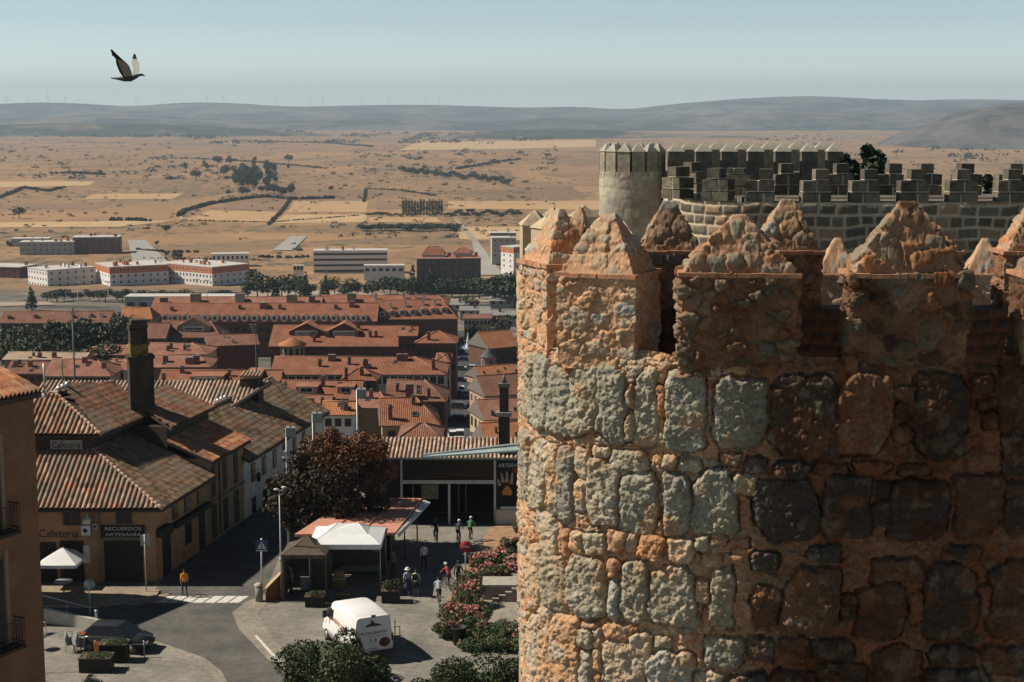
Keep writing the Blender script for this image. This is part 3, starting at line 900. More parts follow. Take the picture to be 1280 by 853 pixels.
for k in range(16):
    a = -2.9 + k * .36
    if 2.72 * math.sin(a) > -.9: continue
    pointed_merlon(t4, c4[0] + 2.72 * math.sin(a), c4[1] - 2.72 * math.cos(a), 25.5, z_t - .26, z_t, .5, .45, a, M_warm, M_warm)
# lower rubble merlons along the wall walk seen through the gaps
cw = thing('parapet_wall', 'low rubble parapet with pyramid merlons glimpsed between the big merlons', 'wall', (8, 34, 0))
Yw = 36.0
for k, px in enumerate((1050, 1092, 1135, 1180, 1236, 1280)):
    X = at(px, 345, Yw).x
    zl4 = at(640, 346, Yw).z
    merlon(X, Yw + .4, zl4 - .75, zl4, at(640, 301, Yw).z, .9, .7, -.15, 60 + k, step=.03, palette=TANS, cell=.2, parent=cw)
mb = MB(); mb.box(at(1000, 380, Yw).x, Yw, 8, at(1420, 380, Yw).x, Yw + .8, zl4 - .72); mb.build('parapet', M_cut_dark, cw, world=True)
# walkway railing between the near merlons on the right
M_IRON = plain('black_iron', (.03, .03, .03), .5, .6)
rl = thing('railing', 'thin dark metal walkway railing in the gap at the far right', 'railing', (8.2, 27, 24))
zr = [at(640, y, 27).z for y in (401, 416, 440)]
xa, xb = at(1205, 420, 27).x, at(1330, 420, 27).x
b = MB()
b.tube([(xa, 27, zr[0]), (xb, 27, zr[0])], .022, 6); b.build('top_rail', plain('worn_steel', (.30, .28, .25), .5, .3), rl, world=True)
b = MB(); b.tube([(xa, 27, zr[1]), (xb, 27, zr[1])], .016, 6); b.build('middle_rail', M_IRON, rl, world=True)
b = MB()
for k in range(17):
    x = xa + (xb - xa) * k / 16
    b.tube([(x, 27, zr[2] - .5), (x, 27, zr[0])], .010 if k % 4 else .022, 5)
b.build('balusters', M_IRON, rl, world=True)
b = MB(); b.box(xa - .3, 26.6, zr[2] - .6, xb + .3, 28.4, zr[2] - .5); b.build('walkway', M_IRON, rl, world=True)
# ------------------------------------------------------------------ town materials
def roof_mat(name, base, worn, dark, sc=1.0):
    """barrel tile roof: uv in metres, u along the eave, v up the slope"""
    t = NT(name); uv = t.coord('UV'); ob = t.coord()
    m = t.n('ShaderNodeMapping'); m.inputs['Scale'].default_value = (1 / (.25 * sc), 1 / (.42 * sc), 1); t.l(uv, m.inputs[0])
    fl = t.n('ShaderNodeVectorMath', operation='FLOOR'); t.l(m.outputs[0], fl.inputs[0])
    wn_ = t.n('ShaderNodeTexWhiteNoise', noise_dimensions='2D'); t.l(fl.outputs[0], wn_.inputs['Vector'])
    big = t.noise(ob, .35, 7, .72)
    c = t.ramp(wn_.outputs['Value'], [(0, dark), (.25, base), (.7, base), (1, worn)])
    c = t.mix(.55, c, t.ramp(big, [(.36, dark), (.5, base), (.64, worn)]))
    t.color(c).rough(.9)
    fr = t.n('ShaderNodeVectorMath', operation='FRACTION'); t.l(m.outputs[0], fr.inputs[0])
    sx = t.n('ShaderNodeSeparateXYZ'); t.l(fr.outputs[0], sx.inputs[0])
    w = t.math('ABSOLUTE', t.math('SINE', t.math('MULTIPLY', sx.outputs[0], math.pi)))
    h = t.math('ADD', w, t.math('MULTIPLY', sx.outputs[1], -.35))
    t.bump(h, .9, .07)
    return t.m
RO = roof_mat('terracotta_tiles', (0.266, 0.105, 0.057), (0.325, 0.163, 0.105), (0.162, 0.066, 0.044))
RB = roof_mat('brown_tiles', (0.214, 0.097, 0.062), (0.266, 0.155, 0.113), (0.125, 0.062, 0.044))
RP = roof_mat('pink_tiles', (0.281, 0.124, 0.078), (0.347, 0.202, 0.149), (0.192, 0.086, 0.062))
RG = roof_mat('orange_tiles', (0.369, 0.147, 0.062), (0.413, 0.217, 0.113), (0.236, 0.093, 0.044))
W_BRICK = plain('dark_brick', (.13, .06, .042), .9, var=.25, scale=.6, bump=.2)
W_BROWN = plain('brown_render', (.16, .10, .075), .9, var=.2, scale=.5)
W_CREAM = plain('cream_render', (.46, .37, .23), .9, var=.14, scale=.5)
W_TAN = plain('tan_render', (.33, .23, .14), .9, var=.18, scale=.5)
W_WHITE = plain('white_render', (.66, .65, .62), .85, var=.08, scale=.4)
W_GREY = plain('grey_render', (.34, .335, .32), .85, var=.12, scale=.4)
W_PINK = plain('pinkish_render', (.42, .25, .18), .85, var=.12, scale=.4)
W_ORANGE = plain('orange_brick', (.48, .17, .08), .85, var=.15, scale=.4)
M_DARKWIN = NT('window_glass'); M_DARKWIN.color((.018, .02, .022)).rough(.2); M_DARKWIN.p.inputs['Specular IOR Level'].default_value = .35; M_DARKWIN = M_DARKWIN.m
M_FRAME = plain('window_frame', (.50, .48, .44), .6, var=.1)
M_FRAMED = plain('dark_frame', (.09, .075, .06), .6, var=.1)
M_CHIM = plain('chimney_brick', (.24, .11, .07), .9, var=.3, scale=2)
M_CHIMW = plain('rendered_chimney', (.5, .43, .34), .9, var=.2, scale=2)
M_CAP = plain('chimney_cap', (.16, .14, .12), .9)
M_METAL = plain('zinc', (.42, .43, .43), .45, .6, var=.15)

WIN = {}
def win_mesh(w, h, frame=None, proud=.05):
    key = (w, h, frame.name if frame else '', proud)
    if key not in WIN:
        b = MB(); f = max(.05, w * .09)
        b.box(-w / 2, -proud * .55, 0, w / 2, .06, h, 0)
        for a in ((-w / 2 - f, -f, -w / 2 + f * .3, h + f), (w / 2 - f * .3, -f, w / 2 + f, h + f)):
            b.box(a[0], -proud, a[1], a[2], .06, a[3], 1)
        b.box(-w / 2 - f, -proud - .004, -f, w / 2 + f, .055, f * .3, 1); b.box(-w / 2 - f, -proud - .003, h - f * .3, w / 2 + f, .056, h + f, 1)
        b.box(-f * .2, -proud * .8, 0, f * .2, .05, h, 1)
        o = b.build('window', [M_DARKWIN, frame or M_FRAME]); me = o.data
        bpy.data.objects.remove(o)
        WIN[key] = me
    return WIN[key]
def put_win(parent, p, rz, w, h, frame=None):
    o = bpy.data.objects.new('window', win_mesh(w, h, frame)); link(o, parent)
    l = parent.matrix_basis if False else parent.location
    o.location = (p[0], p[1], p[2]); o.rotation_euler = (0, 0, rz)
    return o
CHM = {}
def put_chimney(parent, p, w, h, mat=None):
    mat = mat or M_CHIM
    key = (round(w, 2), round(h, 2), mat.name)
    if key not in CHM:
        b = MB(); b.box(-w / 2, -w * .4, -.6, w / 2, w * .4, h, 0); b.box(-w / 2 - .08, -w * .4 - .08, h + .002, w / 2 + .08, w * .4 + .08, h + .12, 1)
        b.box(-w / 2 + .06, -w * .4 + .06, h + .122, w / 2 - .06, w * .4 - .06, h + .34, 0); b.box(-w / 2, -w * .4, h + .342, w / 2, w * .4, h + .42, 1)
        o = b.build('chimney', [mat, M_CAP]); CHM[key] = o.data; bpy.data.objects.remove(o)
    o = bpy.data.objects.new('chimney', CHM[key]); link(o, parent); o.location = p
    return o
def roof_poly(b, pts, mi=0):
    """planar roof face with uv in metres"""
    P = [Vector(p) for p in pts]
    n = (P[1] - P[0]).cross(P[2] - P[0]).normalized()
    if n.z < 0: P.reverse(); n = -n
    u = Vector((0, 0, 1)).cross(n)
    u = u.normalized() if u.length > 1e-4 else Vector((1, 0, 0))
    v = n.cross(u)
    b.add(P, [tuple(range(len(P)))], mi, [[(p.dot(u), p.dot(v)) for p in P]])
def hip_roof(b, w, d, z, rise, hl, hr, oh=.4, hf=None, th=.16):
    """local: x in +-w/2, y 0..d; ridge along x, inset hl / hr at the ends"""
    k = rise / (d / 2)
    x0, x1, y0, y1 = -w / 2 - oh, w / 2 + oh, -oh, d + oh
    z0 = z - oh * k
    rz = z + rise; a = Vector((x0 + (hl + oh if hl else 0), d / 2, rz)); c = Vector((x1 - (hr + oh if hr else 0), d / 2, rz))
    A, B, C, D = Vector((x0, y0, z0)), Vector((x1, y0, z0)), Vector((x1, y1, z0)), Vector((x0, y1, z0))
    roof_poly(b, [A, B, c, a]); roof_poly(b, [C, D, a, c])
    if hl: roof_poly(b, [D, A, a])
    if hr: roof_poly(b, [B, C, c])
    dn = Vector((0, 0, -th))
    for p, q in ((A, B), (B, C), (C, D), (D, A)) if (hl and hr) else ((A, B), (C, D), (B, c), (c, C), (D, a), (a, A)):
        b.quad(p + dn, q + dn, q, p, 1)
    if not hl: b.add([A + dn, a + dn, D + dn], [(0, 1, 2)], 1)
    b.add([A + dn, B + dn, c + dn, a + dn], [(3, 2, 1, 0)], 1); b.add([C + dn, D + dn, a + dn, c + dn], [(3, 2, 1, 0)], 1)
    if hl: b.add([D + dn, A + dn, a + dn], [(2, 1, 0)], 1)
    if hr: b.add([B + dn, C + dn, c + dn], [(2, 1, 0)], 1)
    # ridge and hip caps
    b.tube([a + Vector((0, 0, .03)), c + Vector((0, 0, .03))], .13, 6, 0)
    for p, q in ((A, a), (D, a)) if hl else (): b.tube([p + Vector((0, 0, .03)), q + Vector((0, 0, .03))], .12, 6, 0)
    for p, q in ((B, c), (C, c)) if hr else (): b.tube([p + Vector((0, 0, .03)), q + Vector((0, 0, .03))], .12, 6, 0)

def house(name, label, x0, x1, ye, yr, Y, run, roof=RO, wall=W_BRICK, hips=(0, 0), rz=0., chim=(), wins=None, dorm=(), group='red tiled houses in the lower town', cat='house', side=None, extra=None, ground=None, chm=None):
    p0, p1 = at(x0, ye, Y), at(x1, ye, Y)
    w = p1.x - p0.x; c = (p0 + p1) / 2
    ridge = at((x0 + x1) / 2, yr, Y + run)
    rise = max(ridge.z - c.z, .8)
    g = (gzv(c.x, Y) if ground is None else ground) - 1.5
    o = thing(name, label, cat, (c.x, Y, g), rz, group)
    H = c.z - g; d = 2 * run
    b = MB()
    b.box(-w / 2, 0, 0, w / 2, d, H, 0)
    if not hips[0]: b.add([(-w / 2, 0, H), (-w / 2, d, H), (-w / 2, d / 2, H + rise - .05)], [(0, 1, 2)], 0)
    if not hips[1]: b.add([(w / 2, 0, H), (w / 2, d, H), (w / 2, d / 2, H + rise - .05)], [(2, 1, 0)], 0)
    b.build('wall', wall, o)
    b = MB(); hip_roof(b, w, d, H, rise, hips[0], hips[1]); r_ = b.build('roof', [roof, M_CAP], o)
    k = rise / run
    def on_roof(px, py):
        # meet the front slope plane
        dr = ray(px, py)
        # plane: z = c.z + k*(y - Y)   (rotation ignored: small)
        t_ = (c.z - k * Y - EYE) / (dr.z - k * dr.y)
        q = Vector((dr.x * t_, dr.y * t_, EYE + dr.z * t_))
        return Vector((q.x - c.x, q.y - Y, q.z - g))
    for ch in chim:
        px, py, cw, chh = ch[:4]
        put_chimney(o, on_roof(px, py), cw, chh, ch[4] if len(ch) > 4 else chm)
    r3 = random.Random(int(x0 * 7 + Y))
    for k_ in range(r3.randint(2, 5) if Y < 420 else 0):
        px_, py_ = r3.uniform(x0 + 4, x1 - 4), ye + (yr - ye) * r3.uniform(.15, .8)
        q_ = on_roof(px_, py_)
        if abs(q_.x) > w / 2 - max(hips) * .8 - .6: continue
        if r3.random() < .5: put_chimney(o, q_, round(r3.choice((.35, .5, .6)), 2), round(r3.choice((.5, .8, 1.1)), 2), r3.choice((M_CHIM, M_CHIMW, M_CAP)))
        else:
            b = MB(); a_ = math.atan(k); b.cbox((0, 0, .06), (.75, 1.0, .12), 0); b.cbox((0, 0, .125), (.6, .85, .02), 1)
            sk_ = b.build('skylight', [M_CAP, M_DARKWIN], o); sk_.location = q_; sk_.rotation_euler = (a_, 0, 0)
    if wins:
        for (n, zt, ww, wh, fr) in wins:
            for i in range(n):
                put_win(o, (-w / 2 + w * (i + .5) / n, 0, H - zt - wh), 0, ww, wh, fr)
    if side:
        n, zt, ww, wh, fr = side
        for i in range(n): put_win(o, (-w / 2, d * (i + .5) / n, H - zt - wh), -math.pi / 2, ww, wh, fr)
    for dm in dorm:
        px, py, dw, dh = dm[:4]
        q = on_roof(px, py)                     # foot of the dormer's front on the slope
        m = MB(); back = dh / max(k - .12, .1)
        x, y, z = q
        m.box(x - dw / 2, y, z - .05, x + dw / 2, y + .12, z + dh, 0)
        m.add([(x - dw / 2, y + .1, z), (x - dw / 2, y + .1, z + dh), (x - dw / 2, y + back, z + dh)], [(0, 1, 2)], 0)
        m.add([(x + dw / 2, y + .1, z), (x + dw / 2, y + .1, z + dh), (x + dw / 2, y + back, z + dh)], [(2, 1, 0)], 0)
        pk = dm[4] if len(dm) > 4 else .25
        for sg in (-1, 1):
            m.add([(x + sg * (dw / 2 + .15), y - .2, z + dh), (x + sg * (dw / 2 + .15), y + back + .3, z + dh), (x, y + back + pk / max(k, .1), z + dh + pk), (x, y - .2, z + dh + pk)], [(0, 1, 2, 3)], 1)
        m.add([(x - dw / 2, y, z + dh), (x + dw / 2, y, z + dh), (x, y, z + dh + pk)], [(0, 1, 2)], 0)
        dn = m.build('dormer', [wall if len(dm) < 6 else dm[5], roof], o)
        if dw > .9: 
            wo = bpy.data.objects.new('window', win_mesh(round(dw * .55, 1), round(dh * .6, 1), M_FRAME)); link(wo, dn); wo.location = (x, y - .01, z + dh * .2)
    return o

def block(name, label, faces_px, yt, Y, H, rz, wd, mats, storeys, cols_n, group, cat='apartment block', roofc=None, band=None, base=None, win=(1.1, 1.3), frame=None, roof_extras=0, seed=1, toplit=None):
    """flat-roofed block; corner nearest the camera at pixel x = faces_px, rotated rz; wd = (left face length, right face length)"""
    c = at(faces_px, yt, Y); g = c.z - H
    o = thing(name, label, cat, (c.x, Y, g), rz, group)
    L, Rr = wd
    b = MB()
    # local frame: corner at origin, left face runs along -x, right face runs along +y... faces: front (y=0) from -L to 0, and right (x=0) from 0 to Rr
    b.box(-L, 0, -4, 0, Rr, H, 0)
    b.build('wall', mats[0], o)
    b = MB(); b.box(-L - .25, -.25, H + .003, .25, Rr + .25, H + .5, 0); b.build('parapet', roofc or M_FRAME, o)
    if toplit is not None:
        b = MB(); zz = H - H / storeys * 1.02
        b.box(-L - .08, -.08, zz, .08, Rr + .08, H - .01); b.build('top_storey', toplit, o)
    sh = H / storeys
    for s in range(storeys):
        for i in range(cols_n[0]):
            put_win(o, (-L + L * (i + .5) / cols_n[0], -.08 if toplit and s == storeys - 1 else 0, s * sh + sh * .32), 0, win[0], win[1], frame)
        for i in range(cols_n[1]):
            put_win(o, (.08 if toplit and s == storeys - 1 else 0, Rr * (i + .5) / cols_n[1], s * sh + sh * .32), math.pi / 2, win[0], win[1], frame)
    r2 = random.Random(seed)
    for k in range(roof_extras):
        x, y = -r2.uniform(.05, .95) * L, r2.uniform(.1, .9) * Rr
        put_chimney(o, (x, y, H + .5), round(r2.choice((1.0, 1.6, 2.2)), 1), round(r2.choice((1.2, 1.8)), 1), r2.choice((W_ORANGE, M_CHIM, W_WHITE)))
    if band:
        n, m_ = band
        for s in range(storeys):
            b = MB(); b.box(-L + .2, -.10, s * sh + sh * .30, -.2, .02, s * sh + sh * .68); b.build('window_band', m_, o)
    return o

# ------------------------------------------------------------------ lower town, front to back
G_T = 'red tiled houses in the lower town'
house('house', 'small cream house with a brown hipped roof directly above the tiled hall roof', 500, 549, 547, 529, 185, 3.2, RB, W_CREAM, (2.2, 2.0), wins=[(2, .9, .9, 1.0, M_FRAMED)])
house('house', 'house with a worn patchy red roof left of the dark street canyon', 478, 548, 529, 497, 204, 4.6, RO, W_TAN, (0, 2.8), rz=.10, chim=((489, 523, .55, 1.5), (520, 505, .5, .8)), wins=[(3, 1.0, .9, 1.2, M_FRAMED)])
house('house', 'small white-walled house with an orange roof above the chestnut tree', 404, 441, 517, 502, 222, 3.0, RG, W_WHITE, (0, 0), chim=((428, 512, .5, .9, M_CHIMW),), wins=[(3, .8, .8, 1.0, M_FRAMED)])
house('house', 'low roofed house tucked between the white house and the patchy roof', 436, 486, 508, 490, 228, 3.6, RP, W_TAN, (0, 2.0), rz=-.12, chim=((462, 498, .5, 1.0),))
house('house', 'long low house with pink tiles half hidden by the chestnut crown', 352, 410, 509, 494, 236, 3.6, RP, W_TAN, (0, 0), wins=[(4, .9, .8, 1.0, M_FRAMED)])
house('house', 'house with a broad dark chimney stack and brown-red roof beside the street', 484, 556, 500, 475, 242, 5.0, RB, W_BRICK, (0, 3.4), chim=((512, 497, 1.2, 1.7), (536, 497, .5, 1.1), (497, 489, .5, .9)), wins=[(5, 1.0, 1.0, 1.3, M_FRAMED)])
house('house', 'house with square roof terraces cut into a wide orange roof', 330, 448, 497, 476, 250, 5.2, RO, W_PINK, (0, 0), dorm=((383, 492, 3.4, 1.1, .05), (432, 492, 2.6, 1.1, .05)), chim=((357, 488, .5, 1.0), (404, 483, .6, 1.3)))
house('house', 'wide orange roof with two dark square openings above the cafe roofs', 196, 345, 487, 463, 264, 5.6, RO, W_TAN, (0, 0), dorm=((258, 483, 5.4, 1.7, .05), (317, 478, 2.4, 1.6, .05)), chim=((287, 470, .45, .8), (289, 480, .45, .8), (290, 488, .45, .8), (228, 466, .7, .8), (205, 480, .6, 1.5)))
house('house', 'square stair tower with a small pyramid roof beside a slim tall chimney', 428, 470, 474, 461, 272, 2.6, RO, W_BRICK, (2.4, 2.4), chim=((433, 478, .55, 2.2),), wins=[(2, 1.0, .9, 1.1, M_FRAMED)])
house('apartment_house', 'long orange-roofed block with a glazed strip under its eaves and balconies at the street end', 340, 556, 467, 446, 288, 6.0, RO, W_GREY, (0, 6.0), chim=((400, 458, .6, 1.0), (457, 460, .9, 1.3), (415, 450, 1.4, .6), (500, 450, 1.2, .7), (506, 450, 1.2, .7), (542, 462, .6, 1.6)), wins=[(22, .5, 1.1, 1.5, M_FRAME), (22, 3.4, 1.1, 1.3, M_FRAME)], cat='apartment house')
house('apartment_house', 'narrow sunlit tan facade with stacked balconies at the street corner', 545, 561, 452, 446, 300, 5.0, RO, W_TAN, (2.0, 2.0), wins=[(2, .8, 1.1, 1.6, M_FRAMED), (2, 3.6, 1.1, 1.6, M_FRAMED), (2, 6.4, 1.1, 1.6, M_FRAMED)], cat='apartment house')
house('house', 'white-windowed house with a low pink roof left of the big chimney', 58, 138, 469, 449, 300, 5.5, RP, W_CREAM, (0, 4.0), chim=((106, 453, .9, .6), (130, 460, .8, .7), (117, 450, .5, .7)), wins=[(9, .4, 1.3, 1.6, M_FRAME)])
house('house', 'hip-roofed house with a glazed gallery just left of the big chimney', 120, 168, 462, 449, 308, 4.5, RP, W_WHITE, (2, 3.0), wins=[(4, .5, 1.2, 1.5, M_FRAME)])
house('house', 'long dark-fronted house with low red roof behind the antenna', 8, 62, 466, 452, 312, 4.5, RB, W_BRICK, (0, 0), chim=((20, 458, .8, .7), (38, 458, .8, .7)), wins=[(6, .6, 1.0, 1.2, M_FRAMED)])
house('house', 'low beige flat-pitched shed roof behind the left trees', 5, 104, 449, 443, 340, 4.5, roof_mat('beige_sheet', (.36, .27, .19), (.42, .33, .24), (.27, .19, .13), 2), W_TAN, (0, 0), chim=((50, 447, .8, .7), (68, 447, .9, .8)))
house('house', 'pair of red hipped roofs behind the tall chimney', 98, 175, 443, 431, 350, 5.0, RP, W_BROWN, (5.0, 4.0), chim=((143, 438, .7, .8),))
house('house', 'red hipped house with pale side wall right of the tall chimney', 184, 260, 442, 429, 345, 5.0, RP, W_CREAM, (0, 4.5), chim=((214, 436, .6, .9),), side=None, wins=[(7, .8, 1.0, 1.3, M_FRAMED)])
house('house', 'broad pinkish roof crossed by pale ridge lines behind the chimney', 184, 262, 458, 444, 300, 5.0, RP, W_BROWN, (0, 3.0), rz=.06, chim=((238, 454, 1.6, .7), (246, 453, 1.2, .9), (208, 452, .9, .8)))
house('brick_house', 'dark brick house with a single sloping brown roof in shade', 262, 322, 431, 418, 392, 6.0, RB, W_BRICK, (0, 0), rz=.25, cat='house')
house('apartment_house', 'long dark-brick block with red roof, two wide gables and a window strip', 338, 500, 432, 407, 362, 8.0, RO, W_BRICK, (0, 0), dorm=((383, 419, 8.0, .8, 2.0), (430, 419, 8.0, .8, 2.0)), chim=((391, 421, .9, .9), (409, 421, .9, .9), (446, 420, 1.0, .9), (463, 421, .7, 1.0), (470, 421, .7, 1.0), (448, 412, .8, 1.6)), wins=[(18, 2.0, 1.3, 1.5, M_FRAMED), (18, 5.2, 1.3, 1.5, M_FRAMED)], cat='apartment house')
house('apartment_house', 'brick street-corner wing with a small hipped roof and lit side', 520, 570, 428, 414, 352, 5.0, RO, W_BRICK, (4.5, 4.0), chim=((536, 425, .7, 1.5),), wins=[(5, 1.6, 1.2, 1.5, M_FRAMED), (5, 4.8, 1.2, 1.5, M_FRAMED)], cat='apartment house')
house('apartment_house', 'brick tower block with a single tilted roof between the red block and its wing', 498, 520, 419, 408, 356, 4.0, RO, W_BRICK, (0, 0), wins=[(3, 2, 1.0, 1.3, M_FRAMED)], cat='apartment house')
# round corner of the brick block
rt = thing('corner_turret', 'round brick corner turret under an orange half-cone roof', 'turret', tuple(at(366, 445, 356)), 0, None)
b = MB(); r_ = 2.7; hh = at(366, 431, 356).z - rt.location.z
b.lathe([(r_, -12), (r_, hh)], 24); b.build('wall', W_TAN, rt)
b = MB(); b.lathe([(r_ + .5, hh - .02), (r_ + .45, hh + .2), (.05, hh + 1.7)], 24); b.build('roof', RG, rt)
for k in range(5):
    a = -1.0 + k * .5
    put_win(rt, (r_ * math.sin(a), -r_ * math.cos(a), hh - 2.0), a, .7, 1.4, M_FRAMED)
house('house', 'dim hipped house with row of small gable windows left of the brown gable', 128, 206, 422, 404, 425, 6.0, RB, W_BROWN, (5.0, 0), wins=[(8, .8, 1.0, 1.3, M_FRAMED)])
house('house', 'brown-roofed house with a pale pediment gable and round attic window', 198, 276, 421, 401, 430, 6.5, RB, W_BROWN, (0, 4.0), dorm=((242, 414, 9.0, 1.2, 2.6, W_TAN),), wins=[(7, 1.0, 1.2, 1.5, M_FRAMED)])
# dormered terrace
dA = [(194 + 12.4 * k, 401, 1.9, 1.5, .5, W_WHITE) for k in range(22)]
house('terrace', 'long brick terrace with a row of white arched dormers under the red roof', 188, 470, 401, 379, 500, 8.0, RO, W_BRICK, (0, 0), dorm=dA, chim=((215, 388, 1.0, .8), (300, 386, 1.0, .9), (330, 384, 2.4, 1.0), (350, 386, 1.0, 1.0), (420, 386, 1.0, 1.0), (440, 383, 1.6, 1.2)), wins=[(30, 2.2, 1.3, 1.5, M_FRAMED), (30, 5.2, 1.3, 1.5, M_FRAMED)], cat='terrace')
house('terrace', 'right end of the brick terrace with pale stepped fire walls between red roofs', 470, 572, 398, 375, 506, 8.0, RO, W_BRICK, (0, 5.0), rz=.06, dorm=[(478 + 13 * k, 396 - .7 * k, 2.0, 1.5, .5, W_GREY) for k in range(7)], chim=((490, 385, .9, 1.2, W_WHITE), (508, 383, .9, 1.2, W_WHITE), (530, 381, .9, 1.2, W_WHITE), (545, 381, .9, 1.2, W_WHITE)), cat='terrace')
for px in (472, 497, 535):
    p = at(px, 394, 505); q = at(px - 14, 378, 514)
house('terrace', 'second row of red roofs with square stair blocks behind the dormered terrace', 190, 400, 384, 371, 545, 7.0, RP, W_BRICK, (0, 0), chim=((205, 379, 2.4, 1.5), (245, 378, 3.4, 2.5, W_TAN), (300, 376, 3.0, 2.0, W_GREY), (365, 379, 3.4, 2.5, W_TAN), (390, 377, 2.0, 1.5)), cat='terrace')
house('terrace', 'red roofs at the end of the second row, touching the tree belt', 400, 560, 380, 369, 560, 7.0, RO, W_BRICK, (0, 4.0), chim=((440, 376, 3.0, 2.2, W_TAN), (470, 374, 1, 1.6, W_WHITE), (505, 373, 1, 1.6, W_WHITE), (520, 373, 1, 1.6, W_WHITE), (530, 374, 1, 1.6, W_WHITE)), cat='terrace')
house('house', 'long low brown-roofed barn beyond the left trees', 0, 136, 403, 389, 520, 5.5, RB, W_BROWN, (0, 0), chim=((12, 398, 1.2, .6), (45, 397, 1.2, .6), (92, 397, 1.0, .6), (115, 396, 1.0, .6), (127, 396, 1.0, .7, W_WHITE)), wins=[(18, .8, 1.2, 1.2, M_FRAMED)])
house('house', 'small red roof squeezed between trees and the terrace', 150, 190, 398, 384, 490, 5.0, RG, W_TAN, (0, 2), wins=[(4, .8, 1.0, 1.2, M_FRAMED)])
# right-hand side of the street
house('house', 'brick house with bright orange gable roof at the top right of the street', 608, 652, 433, 413, 470, 6.0, RG, W_BRICK, (0, 0), rz=.55, wins=[(5, 1.2, 1.2, 1.4, M_FRAMED)])
qt = thing('corner_turret', 'small turret with a dark slate cone roof beside the fountain', 'turret', tuple(at(611, 462, 430)), 0)
hh = at(611, 446, 430).z - qt.location.z
b = MB(); b.lathe([(2.0, -9), (2.0, hh)], 16); b.build('wall', W_PINK, qt)
b = MB(); b.lathe([(2.5, hh), (.04, hh + 2.6)], 16); b.build('roof', plain('slate', (.07, .075, .08), .7), qt)
for k in range(4): put_win(qt, (2.0 * math.sin(-.9 + k * .6), -2.0 * math.cos(-.9 + k * .6), hh - 2.2), -.9 + k * .6, .7, 1.5, M_FRAME)
house('house', 'house with orange roof and white verge below the slate turret', 603, 655, 472, 456, 395, 5.0, RG, W_PINK, (0, 0), rz=.5, wins=[(5, 1.0, 1.0, 1.3, M_FRAME)])
house('house', 'tall pinkish house with brown roof lining the right side of the street', 606, 662, 492, 468, 318, 5.2, RB, W_PINK, (0, 0), rz=.35, side=(4, 1.2, 1.0, 1.5, M_FRAME), wins=[(4, 1.2, 1.0, 1.5, M_FRAMED), (4, 4.2, 1.0, 1.5, M_FRAMED)])
house('house', 'pale house with a dark recess in its gable on the right of the street', 606, 665, 522, 498, 272, 5.0, RP, W_CREAM, (0, 0), rz=.3, side=(4, 1.2, 1.0, 1.5, M_FRAMED), wins=[(3, 1.0, 2.0, 2.2, M_FRAMED)])
house('house', 'low orange roof with parallel ridges right of the parked cars', 612, 668, 560, 527, 222, 5.0, RG, W_TAN, (0, 0), rz=.25, wins=[(3, 1.0, 1.0, 1.2, M_FRAMED)])
house('town_hall', 'cream four-storey building with rows of pale windows at the end of the street', 580, 614, 398, 393, 600, 6.0, RB, W_CREAM, (0, 0), wins=[(7, 1.0, 1.1, 1.5, M_FRAME), (7, 4.0, 1.1, 1.5, M_FRAME), (7, 7.0, 1.1, 1.5, M_FRAME)], cat='building', side=(3, 1.5, 1.1, 1.5, M_FRAME))
house('house', 'cream annexe lower than the four-storey building at the street end', 614, 632, 402, 397, 602, 5.0, RB, W_CREAM, (0, 0), wins=[(3, 1.0, 1.1, 1.5, M_FRAME), (3, 4.0, 1.1, 1.5, M_FRAME)])
for (x0, x1, ye, yr, Y, lab) in ((575, 612, 388, 383, 690, 'flat grey shed with dark vents left of the cream building'), (600, 650, 394, 388, 660, 'grey workshop roof beside the round tree'), (560, 590, 381, 376, 740, 'grey metal roof with pale end behind the terrace'), (612, 650, 376, 371, 760, 'long pale low wall-like shed beneath the right trees')):
    house('shed', lab, x0, x1, ye, yr, Y, 6.0, roof_mat('grey_sheet', (.22, .215, .205), (.28, .27, .255), (.16, .155, .15), 3), W_GREY, (0, 0), cat='shed', group='grey sheds near the tree belt', wins=[(4, .6, 1.2, 1.0, M_FRAMED)], chim=(((x0 + x1) / 2, yr + 2, 1.0, 1.4),))
for k, (x0, x1, ye, yr, Y, rf, wl, lab) in enumerate(((668, 735, 556, 527, 224, RO, W_TAN, 'red roofed house hidden behind the near tower, nearest of the row'), (740, 800, 545, 520, 232, RP, W_CREAM, 'pink roofed house hidden behind the near tower'), (668, 750, 505, 482, 275, RB, W_PINK, 'brown roofed house hidden behind the near tower'),
    (664, 730, 470, 452, 330, RO, W_BRICK, 'brick house hidden behind the near tower'), (740, 830, 462, 445, 345, RO, W_CREAM, 'long cream house hidden behind the near tower'), (660, 760, 432, 415, 420, RP, W_BRICK, 'long brick terrace hidden behind the near tower'), (770, 850, 420, 404, 450, RB, W_TAN, 'tan house hidden behind the near tower'), (665, 780, 405, 388, 540, RO, W_BRICK, 'far brick terrace hidden behind the near tower'))):
    house('house', lab, x0, x1, ye, yr, Y, 5.5, rf, wl, (0, 3.0) if k % 2 else (0, 0), rz=.1 * (k % 3), wins=[(5, 1.0, 1.0, 1.3, M_FRAMED)])
